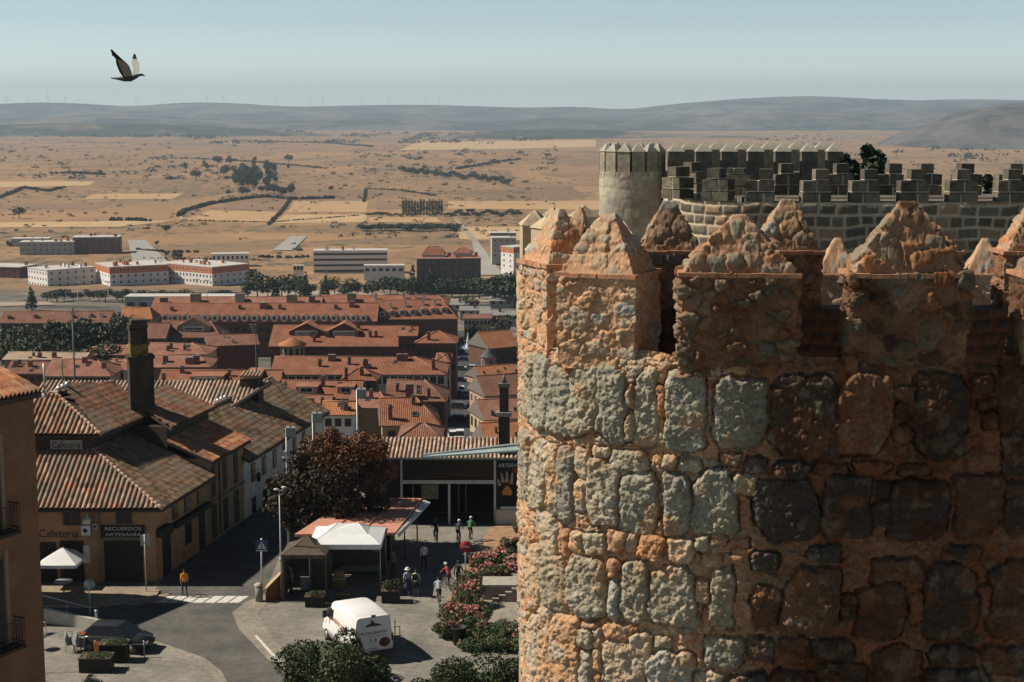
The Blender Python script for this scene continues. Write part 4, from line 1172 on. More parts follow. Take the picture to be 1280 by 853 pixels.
# ------------------------------------------------------------------ far blocks
G_B = 'apartment blocks at the edge of town'
A45 = R(45)
block('apartment_block', 'white-walled apartment block, leftmost of the three bright corner blocks', 59, 339, 900, 13.5, -A45 * 1.05, (24, 30), [W_WHITE], 4, (7, 6), G_B, roof_extras=8, seed=3)
block('apartment_block', 'white and orange corner block with a dark right flank, middle of the three', 137, 335, 900, 13.5, -A45 * 1.35, (30, 34), [W_WHITE], 4, (5, 8), G_B, toplit=W_ORANGE, roof_extras=9, seed=4)
block('apartment_block', 'orange-topped white block, rightmost and longest of the three', 265, 335, 900, 13.5, -A45 * .85, (46, 28), [W_WHITE], 4, (16, 6), G_B, toplit=W_ORANGE, roof_extras=12, seed=5)
block('apartment_block', 'dark brick block cut by the left edge of the photo', 24, 335, 960, 15, R(-15), (60, 20), [W_BRICK], 4, (8, 3), G_B, roof_extras=2, seed=6, frame=M_FRAMED)
block('apartment_block', 'grey and white banded block with dark recessed bays at the far left', 92, 303, 1150, 14.5, R(6), (38, 16), [W_GREY], 4, (9, 3), G_B, roof_extras=5, seed=7)
block('apartment_block', 'dark brown block adjoining the grey banded block', 149, 297, 1160, 16, R(8), (33, 18), [W_BROWN], 4, (7, 3), G_B, roof_extras=4, seed=8)
block('apartment_block', 'pale block peeping out behind the grey banded block', 60, 299, 1230, 16, R(4), (28, 14), [W_GREY], 4, (6, 3), G_B, roof_extras=1, seed=9)
block('apartment_block', 'small white block with dark punched windows on the dry slope', 311, 318, 1050, 9, R(10), (24, 10), [W_WHITE], 2, (8, 3), G_B, seed=10, frame=M_FRAMED, win=(1.2, 2.0))
block('office_block', 'long white office block with dark horizontal window bands', 484, 314, 1000, 14, R(4), (46, 14), [W_WHITE], 4, (0, 2), G_B, cat='office block', band=(1, M_FRAMED), roof_extras=3, seed=11)
block('apartment_block', 'big dark brown apartment block with red roofs behind the dark pines', 601, 324, 850, 15.5, R(5), (34, 18), [W_BROWN], 5, (9, 4), G_B, roofc=RP, roof_extras=5, seed=12)
pr = at(545, 318, 858)
house('penthouse', 'red attic roof on top of the big brown apartment block', 528, 556, 318, 308, 856, 4.5, RO, W_GREY, (3, 3), ground=at(545, 324, 856).z + 1.6, group='red attic roofs on the brown block', cat='attic')
house('penthouse', 'flatter red attic roof at the right end of the brown block', 568, 590, 316, 310, 858, 4.0, RO, W_GREY, (3, 3), ground=at(545, 324, 856).z + 1.6, group='red attic roofs on the brown block', cat='attic')
block('apartment_block', 'brown block on the far right, furthest from the town', 645, 292, 1120, 9, R(3), (18, 14), [W_BROWN], 3, (5, 3), G_B, roof_extras=1, seed=13)
block('apartment_block', 'grey balconied block at the far right beside the dusty road', 645, 298, 1060, 13, R(5), (16, 14), [W_GREY], 4, (4, 3), G_B, roof_extras=1, seed=14)
block('apartment_block', 'white block with orange panels beside the dusty road', 642, 310, 960, 13, R(-50), (12, 12), [W_WHITE], 4, (2, 3), G_B, seed=15, toplit=W_ORANGE)
block('shed', 'small dark stone shed below the long hedge', 555, 288, 1500, 5, R(4), (12, 6), [W_GREY], 1, (2, 1), G_B, cat='shed', seed=16)
block('kiosk', 'tiny white box with three dark doors left of the office block', 379, 333, 960, 3.2, R(4), (6, 4), [W_WHITE], 1, (3, 1), G_B, cat='kiosk', win=(1.2, 2.0), frame=M_FRAMED)
block('retaining_wall', 'long grey industrial building below the three corner blocks', 292, 372, 760, 6, R(0), (52, 12), [W_GREY], 1, (9, 2), G_B, cat='building', win=(3.2, 1.4), frame=M_FRAMED, seed=17)
block('canopy_building', 'low white canopy building beneath the office block', 505, 333, 880, 4, R(2), (22, 8), [W_WHITE], 1, (6, 2), G_B, cat='building', win=(2.0, 1.6))
# ------------------------------------------------------------------ vegetation
def leaf_mat(name, rough=.6):
    t = NT(name)
    a = t.n('ShaderNodeVertexColor', layer_name='Col').outputs[0]
    t.color(a).rough(rough)
    t.p.inputs['Specular IOR Level'].default_value = .3
    return t.m
M_LEAF = leaf_mat('leaves')
M_BARK = plain('bark', (.10, .075, .055), .95, var=.3, scale=6, bump=.5)
def leaf_cloud(lobes, n, size, seed, tones, shell=.55, flat=.0, aspect=.7):
    """lobes: (cx,cy,cz, rx,ry,rz); returns quads scattered through the outer part of each lobe"""
    rs = np.random.RandomState(seed)
    L = np.array(lobes, float)
    wgt = (L[:, 3] * L[:, 4] + L[:, 3] * L[:, 5] + L[:, 4] * L[:, 5]); wgt /= wgt.sum()
    k = rs.choice(len(L), n, p=wgt)
    d = rs.normal(size=(n, 3)); d /= np.linalg.norm(d, axis=1)[:, None]
    r = (shell + (1 - shell) * rs.rand(n) ** .6)[:, None]
    r = r * (1 + .22 * fbm(d * 2.1 + k[:, None] * 3.7 + seed, 3, seed)[:, None])
    c = L[k, :3] + d * r * L[k, 3:6]
    nn = d + .9 * rs.normal(size=(n, 3)); nn[:, 2] += .3; nn /= np.linalg.norm(nn, axis=1)[:, None]
    u = np.cross(nn, rs.normal(size=(n, 3))); u /= np.linalg.norm(u, axis=1)[:, None]
    v = np.cross(nn, u)
    s = size * (.6 + .8 * rs.rand(n))[:, None]
    u = u * s; v = v * s * aspect
    bend = nn * s * .25
    P = np.stack([c - u + bend * 0, c - v * .9 + bend, c + u, c + v * .9 + bend], 1).reshape(-1, 3)
    F = np.arange(4 * n).reshape(-1, 4)
    tn = np.array(tones)
    t = tn[rs.randint(len(tn), size=n)] * (.75 + .5 * rs.rand(n))[:, None] * (1 + .35 * fbm(c * 1.2 / max(L[:, 3].max(), .01), 2, seed + 3))[:, None]
    C = np.repeat(np.clip(t, .008, .6), 4, 0)
    return P, F, C
def crown_data(name, lobes, n, size, seed, tones, **kw):
    P, F, C = leaf_cloud(lobes, n, size, seed, tones, **kw)
    o = raw_mesh(name, P, F, M_LEAF, C, None, False); me = o.data
    bpy.data.objects.remove(o)
    return me
def trunk_data(h, r, seed, limbs=5, spread=.3):
    b = MB(); r2 = random.Random(seed)
    pts = [(0, 0, -.05 * h)] + [(r2.uniform(-.02, .02) * h * i, r2.uniform(-.02, .02) * h * i, h * i / 4) for i in range(1, 5)]
    b.tube(pts, [r * 1.25, r, r * .8, r * .6, r * .3], 7)
    for k in range(limbs):
        a = k * 2.4 + r2.random(); z0 = h * r2.uniform(.45, .8)
        e = Vector((math.cos(a), math.sin(a), r2.uniform(.5, 1.1))) * h * spread
        b.tube([(0, 0, z0), (e.x * .5, e.y * .5, z0 + e.z * .6), (e.x, e.y, z0 + e.z)], [r * .5, r * .3, r * .1], 5)
    o = b.build('trunk', M_BARK); me = o.data; bpy.data.objects.remove(o)
    return me
GREEN = [(.040, .062, .022), (.055, .080, .028), (.030, .050, .022), (.070, .090, .032)]
DGREEN = [(.022, .038, .020), (.030, .048, .024), (.018, .030, .018), (.040, .055, .026)]
OLIVE = [(.060, .065, .030), (.075, .080, .038), (.045, .052, .026)]
def lob(seed, kind):
    r2 = random.Random(seed); L = []
    if kind == 'broad':
        L.append((0, 0, .58, .26, .26, .30))
        for k in range(6):
            a = k * 1.05 + r2.random(); L.append((.22 * math.cos(a), .22 * math.sin(a), r2.uniform(.42, .78), r2.uniform(.14, .22), r2.uniform(.14, .22), r2.uniform(.13, .2)))
    elif kind == 'cone':
        for k in range(7):
            z = .14 + k * .125; w = .25 * (1 - k / 7.6); L.append((r2.uniform(-.02, .02), r2.uniform(-.02, .02), z, w, w, .11))
    elif kind == 'poplar':
        for k in range(5): L.append((r2.uniform(-.02, .02), r2.uniform(-.02, .02), .2 + k * .17, .11 - .012 * abs(k - 1.5), .11, .15))
    elif kind == 'shrub':
        for k in range(4):
            a = k * 1.6 + r2.random(); L.append((.3 * math.cos(a), .3 * math.sin(a), r2.uniform(.3, .5), r2.uniform(.3, .45), r2.uniform(.3, .45), r2.uniform(.32, .5)))
    return L
CROWNS = {}
for kind, cnt, n, sz, tones in (('broad', 4, 420, .050, DGREEN + GREEN[:2]), ('cone', 3, 420, .045, DGREEN), ('poplar', 2, 300, .04, DGREEN + GREEN[:1]), ('shrub', 4, 130, .12, OLIVE + DGREEN)):
    for i in range(cnt):
        CROWNS[(kind, i)] = crown_data('crown', lob(i * 7 + len(kind), kind), n, sz, i * 5 + len(kind), tones)
BIGC = [crown_data('crown', lob(50 + i, 'broad'), 2600, .026, 90 + i, DGREEN + GREEN) for i in range(2)]
BIGK = [crown_data('crown', lob(60, 'cone'), 2200, .024, 95, DGREEN)]
TRUNKS = [trunk_data(.62, .022, i) for i in range(3)]
def tree(p, h, kind, i, label, group, name='tree', cat='tree', wide=1.0, big=False, rz=None):
    o = thing(name, label, cat, p, rnd.random() * 6.28 if rz is None else rz, group)
    o.scale = (h * wide, h * wide, h)
    me = (BIGK[0] if kind == 'cone' else BIGC[i % 2]) if big else CROWNS[(kind, i)]
    link(bpy.data.objects.new('crown', me), o)
    link(bpy.data.objects.new('trunk', TRUNKS[i % 3]), o)
    return o
def tree_px(px, ybase, ytop, kind, label, group, name='tree', wide=1.0, big=False, Y=None):
    p = hit(px, ybase) if Y is None else Vector((*at(px, ybase, Y)[:2], gzv(at(px, ybase, Y).x, Y)))
    top = at(px, ytop, p.y)
    h = max(top.z - p.z, 1.0)
    return tree(p, h, kind, rnd.randrange({'broad': 4, 'cone': 3, 'poplar': 2, 'shrub': 4}[kind]), label, group, name, wide=wide, big=big)
# belt of trees along the avenue under the far blocks
for k in range(46):
    px = 324 + k * 9.6 + rnd.uniform(-3, 3)
    kind = 'cone' if rnd.random() < .22 else 'broad'
    tree_px(px, 371 + rnd.uniform(-4, 4), 343 + rnd.uniform(-4, 10), kind, 'dark green tree in the continuous belt along the avenue below the office block', 'trees of the avenue belt', wide=1.2 if kind == 'broad' else 1.0)
for px, yb, yt, kd, w, lab in ((540, 372, 327, 'cone', .8, 'tall pointed conifer left of the brown apartment block, leftmost of the pair'), (516, 372, 330, 'cone', .8, 'pointed conifer just left of the taller one before the brown block'), (408, 384, 338, 'cone', .5, 'narrow dark cypress standing in front of the avenue belt'), (380, 378, 346, 'broad', .9, 'yellow-green tree at the left of the avenue belt'),
    (625, 384, 338, 'broad', 1.2, 'large dark tree at the right end of the belt near the tower edge'), (642, 386, 330, 'broad', 1.1, 'tallest dark tree of the belt beside the tower edge'), (590, 392, 366, 'broad', 1.2, 'round bushy tree in front of the grey sheds'), (628, 428, 392, 'broad', 1.1, 'dark round tree beside the cream four-storey building'), (592, 432, 402, 'broad', .9, 'black-green tree in the street before the cream building'),
    (574, 444, 420, 'broad', 1.0, 'bright green tree beside the brick corner wing'), (208, 322, 312, 'broad', 1.0, 'lone round tree on the dry slope above the corner blocks'), (222, 330, 310, 'broad', 1.0, 'bigger round tree behind the orange-topped block'), (40, 388, 357, 'cone', 1.1, 'dark bushy cypress in front of the leftmost bright block'),
    (318, 366, 330, 'broad', .9, 'green tree at the right corner of the orange-topped block'), (310, 378, 348, 'broad', .8, 'dark tree under the right end of the orange-topped block'), (196, 308, 300, 'broad', 1, 'small dark tree beside the pale concrete road'), (12, 312, 300, 'broad', 1, 'small tree in front of the grey banded block')):
    tree_px(px, yb, yt, kd, lab, None, wide=w)
# dark hedge of trees below the corner blocks
for k in range(24):
    px = 62 + k * 10.2 + rnd.uniform(-3, 3)
    tree_px(px, 377 + rnd.uniform(-2, 2), 362 + rnd.uniform(-3, 3), 'broad', 'low dark tree in the shaded row below the three corner blocks', 'trees below the corner blocks', wide=1.5)
# big trees at the left, in front of the barn
for px, yt, Y, w, lab in ((72, 392, 372, 1.0, 'biggest soft green tree of the left clump, in front of the brown barn'), (118, 397, 378, 1.05, 'dark green tree right of the biggest one in the left clump'), (20, 412, 366, 1.1, 'shadowy green tree at the left edge of the photo'), (48, 418, 350, 1.0, 'lower green tree in front of the biggest one'), (142, 386, 430, .8, 'slim green tree between the barn and the hipped house'), (152, 390, 440, .8, 'green tree behind the tall chimney top'), (2, 400, 380, 1, 'dark tree cut by the left edge'), (96, 424, 352, 1.2, 'dim tree low in the left clump, above the beige shed')):
    tree_px(px, 0, yt, 'broad', lab, None, wide=w, big=True, Y=Y)
# groves on the plain
def grove(cx, cy, n, sx, sy, h0, h1, kind, label, group, name='tree', wide=1.1):
    for k in range(n):
        px, py = rnd.gauss(cx, sx), rnd.gauss(cy, sy)
        p = hit(px, py)
        tree(p, rnd.uniform(h0, h1) * 1.3, kind, rnd.randrange(2 if kind in ('poplar',) else 3), label, group, name, wide=wide * rnd.uniform(.5, .85))
grove(316, 233, 44, 15, 6, 11, 20, 'broad', 'tall dark tree of the central grove on the plain', 'trees of the central grove')
grove(348, 243, 16, 22, 3, 7, 12, 'broad', 'smaller tree along the hedge right of the central grove', 'trees by the grove hedge', wide=1.5)
grove(300, 216, 22, 32, 4, 9, 17, 'broad', 'scattered tree on the slope behind the central grove', 'trees behind the grove')
for px, py, h in ((272, 207, 22), (361, 204, 21), (245, 226, 20), (352, 246, 15), (208, 322 - 30, 9), (24, 274, 14), (385, 252, 7)):
    tree(hit(px, py), h, 'broad', 1, 'lone dark tree standing apart on the open plain at pixel distance from others'.replace(' at pixel distance from others', ''), 'lone trees on the plain', wide=1.3)
for k in range(44):
    px = 502 + k * 3.1; py = 217 + (px - 502) * .10 + rnd.uniform(-2.5, 2)
    tree(hit(px, py), rnd.uniform(8, 17 if px < 520 else 12), 'broad', rnd.randrange(3), 'dark tree in the slanting row right of the plain centre', 'slanting tree row on the plain', wide=1.6)
for k in range(14):
    tree(hit(504 + k * 3.7, 268), rnd.uniform(13, 16), 'poplar', k % 2, 'straight poplar in the short poplar row on the plain', 'poplar row', name='poplar', cat='poplar')
for k in range(46):
    px = 451 + k * 2.7
    tree(hit(px, 289 + rnd.uniform(-1.2, 1)), rnd.uniform(5.5, 8), 'broad', rnd.randrange(3), 'bushy tree in the long dark hedge above the brown block', 'long hedge trees', wide=1.7)
for k in range(26):
    px = 458 + k * 4.2
    tree(hit(px, 271 + rnd.uniform(-.6, .6)), rnd.uniform(3, 5), 'broad', rnd.randrange(3), 'low bush in the thin hedge beneath the poplars', 'thin hedge under the poplars', wide=2.0)
for k in range(22):
    px = 566 + k * 4
    tree(hit(px, 271 + rnd.uniform(-3, 3)), rnd.uniform(5, 8), 'broad', rnd.randrange(3), 'dark bush around the farmstead right of the poplar row', 'farmstead bushes', wide=1.6)
# single shrubs over the plain, most of them small
for k in range(290):
    px = rnd.uniform(-60, 700); py = 172 + 158 * rnd.random() ** 1.25
    if fbm(np.array([[px / 90., py / 22., 3.]]), 3, 77)[0] < -.08: continue
    h = rnd.uniform(1.4, 4.2) * (1.5 if py < 235 else .8)
    if 224 < px < 470 and 248 < py < 288: continue
    if py > 290 and (px < 160 or 185 < px < 330 or 380 < px < 660): continue
    p = hit(px, py)
    o = bpy.data.objects.new('shrub', CROWNS[('shrub', rnd.randrange(4))]); link(o)
    o.location = p; s = h; o.scale = (s * rnd.uniform(.9, 2.2), s, s * .9); o.rotation_euler = (0, 0, rnd.uniform(-.3, .3))
    tag(o, 'small dark shrub dotting the dry yellow plain', 'shrub', 'shrubs on the plain')
# hedges and dry-stone walls that read as dark lines
def scrub_line(name, pts, h, w, seed, n, label):
    P = []; rs = np.random.RandomState(seed)
    q = [hit(*p) for p in pts]
    segs = [(q[i], q[i + 1], (q[i + 1] - q[i]).length) for i in range(len(q) - 1)]
    tot = sum(s[2] for s in segs)
    lobes = []
    for a, b, l in segs:
        m = max(2, int(l / max(w * 1.0, 3)))
        for i in range(m):
            c = a.lerp(b, (i + rs.rand()) / m); s = .5 + rs.rand()
            lobes.append((c.x, c.y, gzv(c.x, c.y) + h * .3, w * .55 * s, w * .4 * s, h * s * .45))
    Pq, F, C = leaf_cloud(lobes, int(n * 1.6), h * .4, seed, OLIVE + DGREEN)
    tag(raw_mesh(name, Pq, F, M_LEAF, C, None, False), label, 'scrub', kind='stuff')
scrub_line('hedgerow', [(223, 272), (231, 265), (262, 256), (300, 250), (330, 247), (365, 250), (418, 249)], 4, 4, 1, 2600, 'dark hedgerow curving above the yellow fields')
scrub_line('hedgerow', [(335, 282), (352, 266), (362, 252)], 3, 3, 2, 900, 'hedgerow between the two pale fields')
scrub_line('hedgerow', [(455, 254), (458, 237), (500, 239), (545, 246)], 3, 3, 3, 900, 'angled hedgerow left of the slanting tree row')
scrub_line('hedgerow', [(225, 277), (340, 279), (450, 270)], 1.6, 2, 4, 900, 'thin hedge under the yellow fields')
scrub_line('hedgerow', [(0, 248), (30, 236), (60, 240), (80, 235)], 4, 5, 5, 900, 'scrub line at the far left of the plain')
scrub_line('hedgerow', [(60, 218), (90, 217), (130, 219)], 4, 6, 6, 700, 'scrub patch on the left slope')
scrub_line('hedgerow', [(140, 277), (160, 276), (188, 278)], 3.5, 4, 7, 700, 'hedge beside the dirt track at left')
scrub_line('hedgerow', [(170, 313), (205, 316), (250, 316)], 2, 2, 8, 500, 'low hedge on the slope beyond the blocks')
scrub_line('hedgerow', [(180, 324), (260, 325), (330, 326)], 1.6, 2, 9, 500, 'low bank on the slope behind the orange block')
scrub_line('hedgerow', [(320, 322), (360, 323), (388, 322)], 2, 2, 10, 400, 'low bank left of the office block')
scrub_line('hedgerow', [(190, 198), (240, 199), (300, 202), (350, 206), (410, 212)], 4, 6, 11, 1000, 'broken scrub line behind the groves')
scrub_line('hedgerow', [(290, 176), (350, 178), (420, 180), (465, 184)], 6, 10, 12, 1200, 'dark scrub belt far out on the plain')
scrub_line('hedgerow', [(570, 212), (610, 205), (650, 200)], 5, 6, 13, 700, 'scrub belt on the rise beside the turret')
# far woods as one mass each
def wood(px0, px1, py0, py1, n, size, seed, thr=-.05, label='far dark woodland on the rise'):
    rs = np.random.RandomState(seed); lobes = []
    while len(lobes) < n:
        px, py = rs.uniform(px0, px1), rs.uniform(py0, py1)
        if fbm(np.array([[px / 60., py / 6., seed]]), 3, 5)[0] < thr: continue
        d = ray(px, py); 
        p = hit(px, py); s = size * (.5 + rs.rand())
        lobes.append((p.x, p.y, p.z + s * .4, s * 2.2, s * 2, s))
    P, F, C = leaf_cloud(lobes, n * 14, size * .7, seed, DGREEN)
    tag(raw_mesh('woodland', P, F, M_LEAF, C, None, False), label, 'woodland', kind='stuff')
wood(-40, 470, 164, 172, 260, 7, 1, label='dark woodland on the far left rise of the plain')
wood(240, 700, 167, 180, 240, 6, 2, label='scattered woodland across the far middle of the plain')
wood(-40, 300, 178, 225, 130, 3, 3, .05, label='sparse scrub woodland on the left slope')
wood(400, 700, 184, 215, 110, 3, 4, .05, label='sparse scrub woodland left of the turret')
wood(940, 1300, 168, 205, 120, 5, 5, label='scrub woodland at the foot of the right hill')
wood(-60, 720, 172, 300, 650, 1.3, 6, -.08, label='tiny dry scrub speckling the whole plain')
wood(900, 1300, 172, 215, 200, 1.8, 7, -.12, label='tiny dry scrub speckling the plain right of the turret')
# fields, tracks and roads on the plain: thin sheets following the ground
def sheet(name, poly, mat, lift=.25, n=24, kind='structure', label=None):
    """poly: four picture points (projected on the terrain), bilinear patch"""
    q = [hit(*p) for p in poly]
    V = []
    for i in range(n + 1):
        for j in range(n + 1):
            a, b = i / n, j / n
            p = q[0].lerp(q[1], a).lerp(q[3].lerp(q[2], a), b)
            V.append((p.x, p.y, gzv(p.x, p.y) + lift))
    V = np.array(V)
    return tag(grid_mesh(name, V, n + 1, n + 1, mat), kind=kind)
def field_mat(name, a, b, stripe=0):
    t = NT(name); co = t.n('ShaderNodeNewGeometry').outputs['Position']
    m = t.n('ShaderNodeMapping'); m.inputs['Scale'].default_value = (1 / 60, 1 / 120, 1); t.l(co, m.inputs[0])
    c = t.ramp(t.noise(m.outputs[0], 1, 6, .65), [(.3, a), (.7, b)])
    if stripe:
        w = t.n('ShaderNodeTexWave', wave_type='BANDS'); w.inputs['Scale'].default_value = stripe; w.inputs['Distortion'].default_value = .4; t.l(co, w.inputs['Vector'])
        c = t.mix(t.math('MULTIPLY', w.outputs['Fac'], .35), c, tuple(x * .72 for x in b))
    t.color(c).rough(.95); return t.m
F1 = field_mat('wheat_stubble', (.37, .24, .115), (.44, .29, .145)); F2 = field_mat('pale_stubble', (.42, .28, .14), (.50, .35, .18), .012); F3 = field_mat('ploughed_field', (.20, .125, .075), (.245, .155, .09))
DUST = field_mat('dust_road', (.27, .22, .165), (.34, .28, .21)); CONC = field_mat('concrete_road', (.27, .26, .24), (.34, .33, .30))
sheet('field', [(230, 276), (335, 278), (352, 266), (262, 264)], F1)
sheet('field', [(264, 262), (352, 264), (362, 252), (300, 253)], F3)
sheet('field', [(342, 280), (456, 279), (460, 269), (356, 269)], F2)
sheet('field', [(360, 266), (458, 266), (460, 252), (368, 252)], F1)
sheet('field', [(462, 279), (552, 279), (545, 273), (462, 273)], F1)
sheet('field', [(0, 285), (150, 284), (220, 277), (0, 279)], F2)
sheet('field', [(0, 262), (120, 262), (140, 255), (0, 254)], F3)
sheet('field', [(575, 300), (760, 302), (760, 284), (570, 284)], F2)
sheet('field', [(560, 262), (750, 263), (750, 252), (560, 252)], F1)
sheet('field', [(470, 262), (500, 262), (500, 252), (470, 252)], F3)
sheet('field', [(100, 250), (215, 250), (230, 243), (120, 243)], F1)
sheet('field', [(500, 188), (745, 184), (745, 175), (520, 178)], F2)
sheet('field', [(0, 235), (110, 233), (120, 227), (0, 228)], F2)
sheet('dirt_track', [(225, 277), (231, 277), (226, 267), (222, 267)], DUST, .5)
sheet('road', [(166, 330), (212, 330), (182, 301), (160, 301)], CONC, .5)
sheet('road', [(600, 345), (630, 345), (598, 303), (590, 303)], CONC, .5)
sheet('road', [(590, 303), (598, 303), (566, 266), (560, 266)], DUST, .6)
sheet('road', [(340, 314), (366, 314), (384, 296), (364, 296)], CONC, .5)
sheet('avenue', [(310, 372), (660, 380), (660, 374), (310, 362)], DUST, .4)
sheet('road', [(0, 384), (70, 382), (60, 378), (0, 379)], DUST, .4)
# wind turbines along the far skyline
M_TURB = plain('turbine_white', (.55, .57, .58), .5, var=.02)
def turbine_parts():
    b = MB(); b.tube([(0, 0, 0), (0, 0, 80)], [2.2, 1.2], 8); tw = b.build('mast', M_TURB)
    b = MB(); b.cbox((0, -1.5, 81), (3, 9, 3.2)); b.ball((0, -6.5, 81), 1.9, 8, 5); na = b.build('nacelle', M_TURB)
    b = MB()
    for k in range(3):
        a = k * 2.094 + .4
        d = Vector((math.sin(a), 0, math.cos(a))); c = Vector((0, -7, 81))
        b.tube([c, c + d * 10, c + d * 42], [1.0, 1.7, .3], 5)
    ro = b.build('rotor', M_TURB)
    return tw, na, ro
t0 = thing('wind_turbine', 'faint thin wind turbine on the far hazy skyline', 'wind turbine', (0, 0, 0), 0, 'wind turbines on the far skyline')
for o in turbine_parts(): o.parent = t0
for k, px in enumerate((8, 35, 60, 82, 170, 258, 279, 345, 388, 404, 452, 486, 530, 548)):
    Y = 15200; yb = np.interp(px, [0, 60, 170, 240, 370, 440, 600], [131, 129, 134, 128, 134, 132, 133])
    p = at(px, yb + 1.2, Y); p.z -= 6
    o = t0 if k == 0 else copy_tree(t0)
    o.location = p; o.rotation_euler = (0, 0, rnd.uniform(-.6, .6)); o.scale = (1, 1, 1)
# ------------------------------------------------------------------ near buildings with real barrel tiles
M_TILE = vcol('barrel_tile', .9, 18, .3, .3, 30, .01)
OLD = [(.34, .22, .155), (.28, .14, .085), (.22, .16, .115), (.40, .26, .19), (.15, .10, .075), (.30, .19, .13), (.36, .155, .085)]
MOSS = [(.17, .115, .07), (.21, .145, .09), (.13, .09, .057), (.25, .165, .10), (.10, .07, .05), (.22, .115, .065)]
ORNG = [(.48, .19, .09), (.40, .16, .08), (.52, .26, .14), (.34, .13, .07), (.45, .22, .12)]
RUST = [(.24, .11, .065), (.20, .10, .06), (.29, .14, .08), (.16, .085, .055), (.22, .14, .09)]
def tile_roof(parent, pts, palette, tile=.32, row=.5, seed=1, amp=.11, name='roof', fine=6):
    """pts: planar polygon, the first edge is the eave (left to right as seen from outside)"""
    P = [np.array(p, float) for p in pts]
    u = P[1] - P[0]; u[2] = 0; u /= np.linalg.norm(u)
    n = np.cross(P[1] - P[0], P[2] - P[0]); n /= np.linalg.norm(n)
    if n[2] < 0: n = -n
    v = np.cross(n, u)
    if v[2] < 0: v = -v
    L = np.array([[(p - P[0]) @ u, (p - P[0]) @ v] for p in P])
    u0, u1, v0, v1 = L[:, 0].min(), L[:, 0].max(), L[:, 1].min(), L[:, 1].max()
    du, dv = tile / fine, row / 5
    nu, nv = int((u1 - u0) / du) + 2, int((v1 - v0) / dv) + 2
    A, B = np.meshgrid(u0 + du * np.arange(nu), v0 + dv * np.arange(nv), indexing='ij'); A, B = A.ravel(), B.ravel()
    i = np.arange(nu - 1)[:, None]; j = np.arange(nv - 1)[None, :]
    F = np.stack([i * nv + j, (i + 1) * nv + j, (i + 1) * nv + j + 1, i * nv + j + 1], -1).reshape(-1, 4)
    ca, cb = A[F].mean(1), B[F].mean(1)
    ins = np.zeros(len(F), bool); m = len(L)
    for k in range(m):
        (xa, ya), (xb, yb) = L[k], L[(k + 1) % m]
        c = ((ya > cb) != (yb > cb)) & (ca < (xb - xa) * (cb - ya) / (yb - ya + 1e-12) + xa)
        ins ^= c
    F = F[ins]
    tu = A / tile; iu = np.floor(tu); fu = tu - iu
    tb = B / row + .5 * 0; ib = np.floor(tb); fb = tb - ib
    z0 = np.zeros(len(A), np.int64)
    hsh = _h(iu.astype(np.int64), ib.astype(np.int64), z0, seed)
    hsh2 = _h(iu.astype(np.int64), ib.astype(np.int64), z0 + 3, seed)
    barrel = np.sqrt(np.clip(1 - ((fu - .5) / .36) ** 2, 0, 1))
    Q = np.stack([A, B, z0 * 1.0], 1)
    h = amp * barrel + .035 * (1 - fb) * (barrel > 0) - .012 * (1 - barrel) + .02 * (hsh - .5) + .03 * fbm(Q * .8, 3, seed)
    col_ = pick(palette, hsh) * (.8 + .4 * hsh2)[:, None]
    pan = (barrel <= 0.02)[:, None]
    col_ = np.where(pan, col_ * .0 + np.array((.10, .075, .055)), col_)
    w = sstep(-.1, .45, fbm(Q * .7, 4, seed + 5))[:, None] * .6
    col_ = col_ * (1 - w) + np.array((.19, .165, .125)) * w
    V = P[0] + A[:, None] * u + B[:, None] * v + h[:, None] * n
    used = np.unique(F); re = -np.ones(len(V), int); re[used] = np.arange(len(used))
    l = np.array(parent.location)
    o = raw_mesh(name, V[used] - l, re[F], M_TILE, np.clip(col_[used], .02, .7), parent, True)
    return o
def slab_under(b, pts, drop=.06, th=.14, mi=0):
    P = [Vector(p) - Vector((0, 0, drop)) for p in pts]; D = [p - Vector((0, 0, th)) for p in P]
    n = len(P)
    b.add(P + D, [tuple(range(n)), tuple(reversed(range(n, 2 * n)))] + [(i, i + n, (i + 1) % n + n, (i + 1) % n) for i in range(n)], mi)
def ridge_tiles(b, p, q, r=.13, step=.42, mi=0):
    p, q = Vector(p), Vector(q); n = max(1, int((q - p).length / step))
    for k in range(n):
        a, c = p.lerp(q, k / n), p.lerp(q, (k + 1.12) / n)
        b.tube([a, c], [r, r * .84], 7, mi)
M_RIDGE = plain('ridge_tile', (.34, .235, .17), .9, var=.35, scale=3)
M_OCHRE = plain('ochre_render', (.37, .215, .115), .92, var=.22, scale=.9, bump=.25, bscale=9)
M_OCHRE2 = plain('sandy_render', (.30, .205, .125), .92, var=.25, scale=.9, bump=.25, bscale=9)
M_EAVE = plain('eave_timber', (.07, .05, .038), .9)
M_SHUT = plain('dark_shutter', (.045, .035, .028), .7, var=.2, scale=6)
M_BLACKWD = plain('black_wood', (.022, .02, .018), .6)
M_STONEB = plain('plinth_stone', (.15, .125, .10), .95, var=.3, scale=2, bump=.4)
M_DIRTYW = plain('dirty_whitewash', (.50, .48, .44), .9, var=.18, scale=1.2, bump=.2)
M_DRK = plain('dark_interior', (.012, .011, .010), .9)
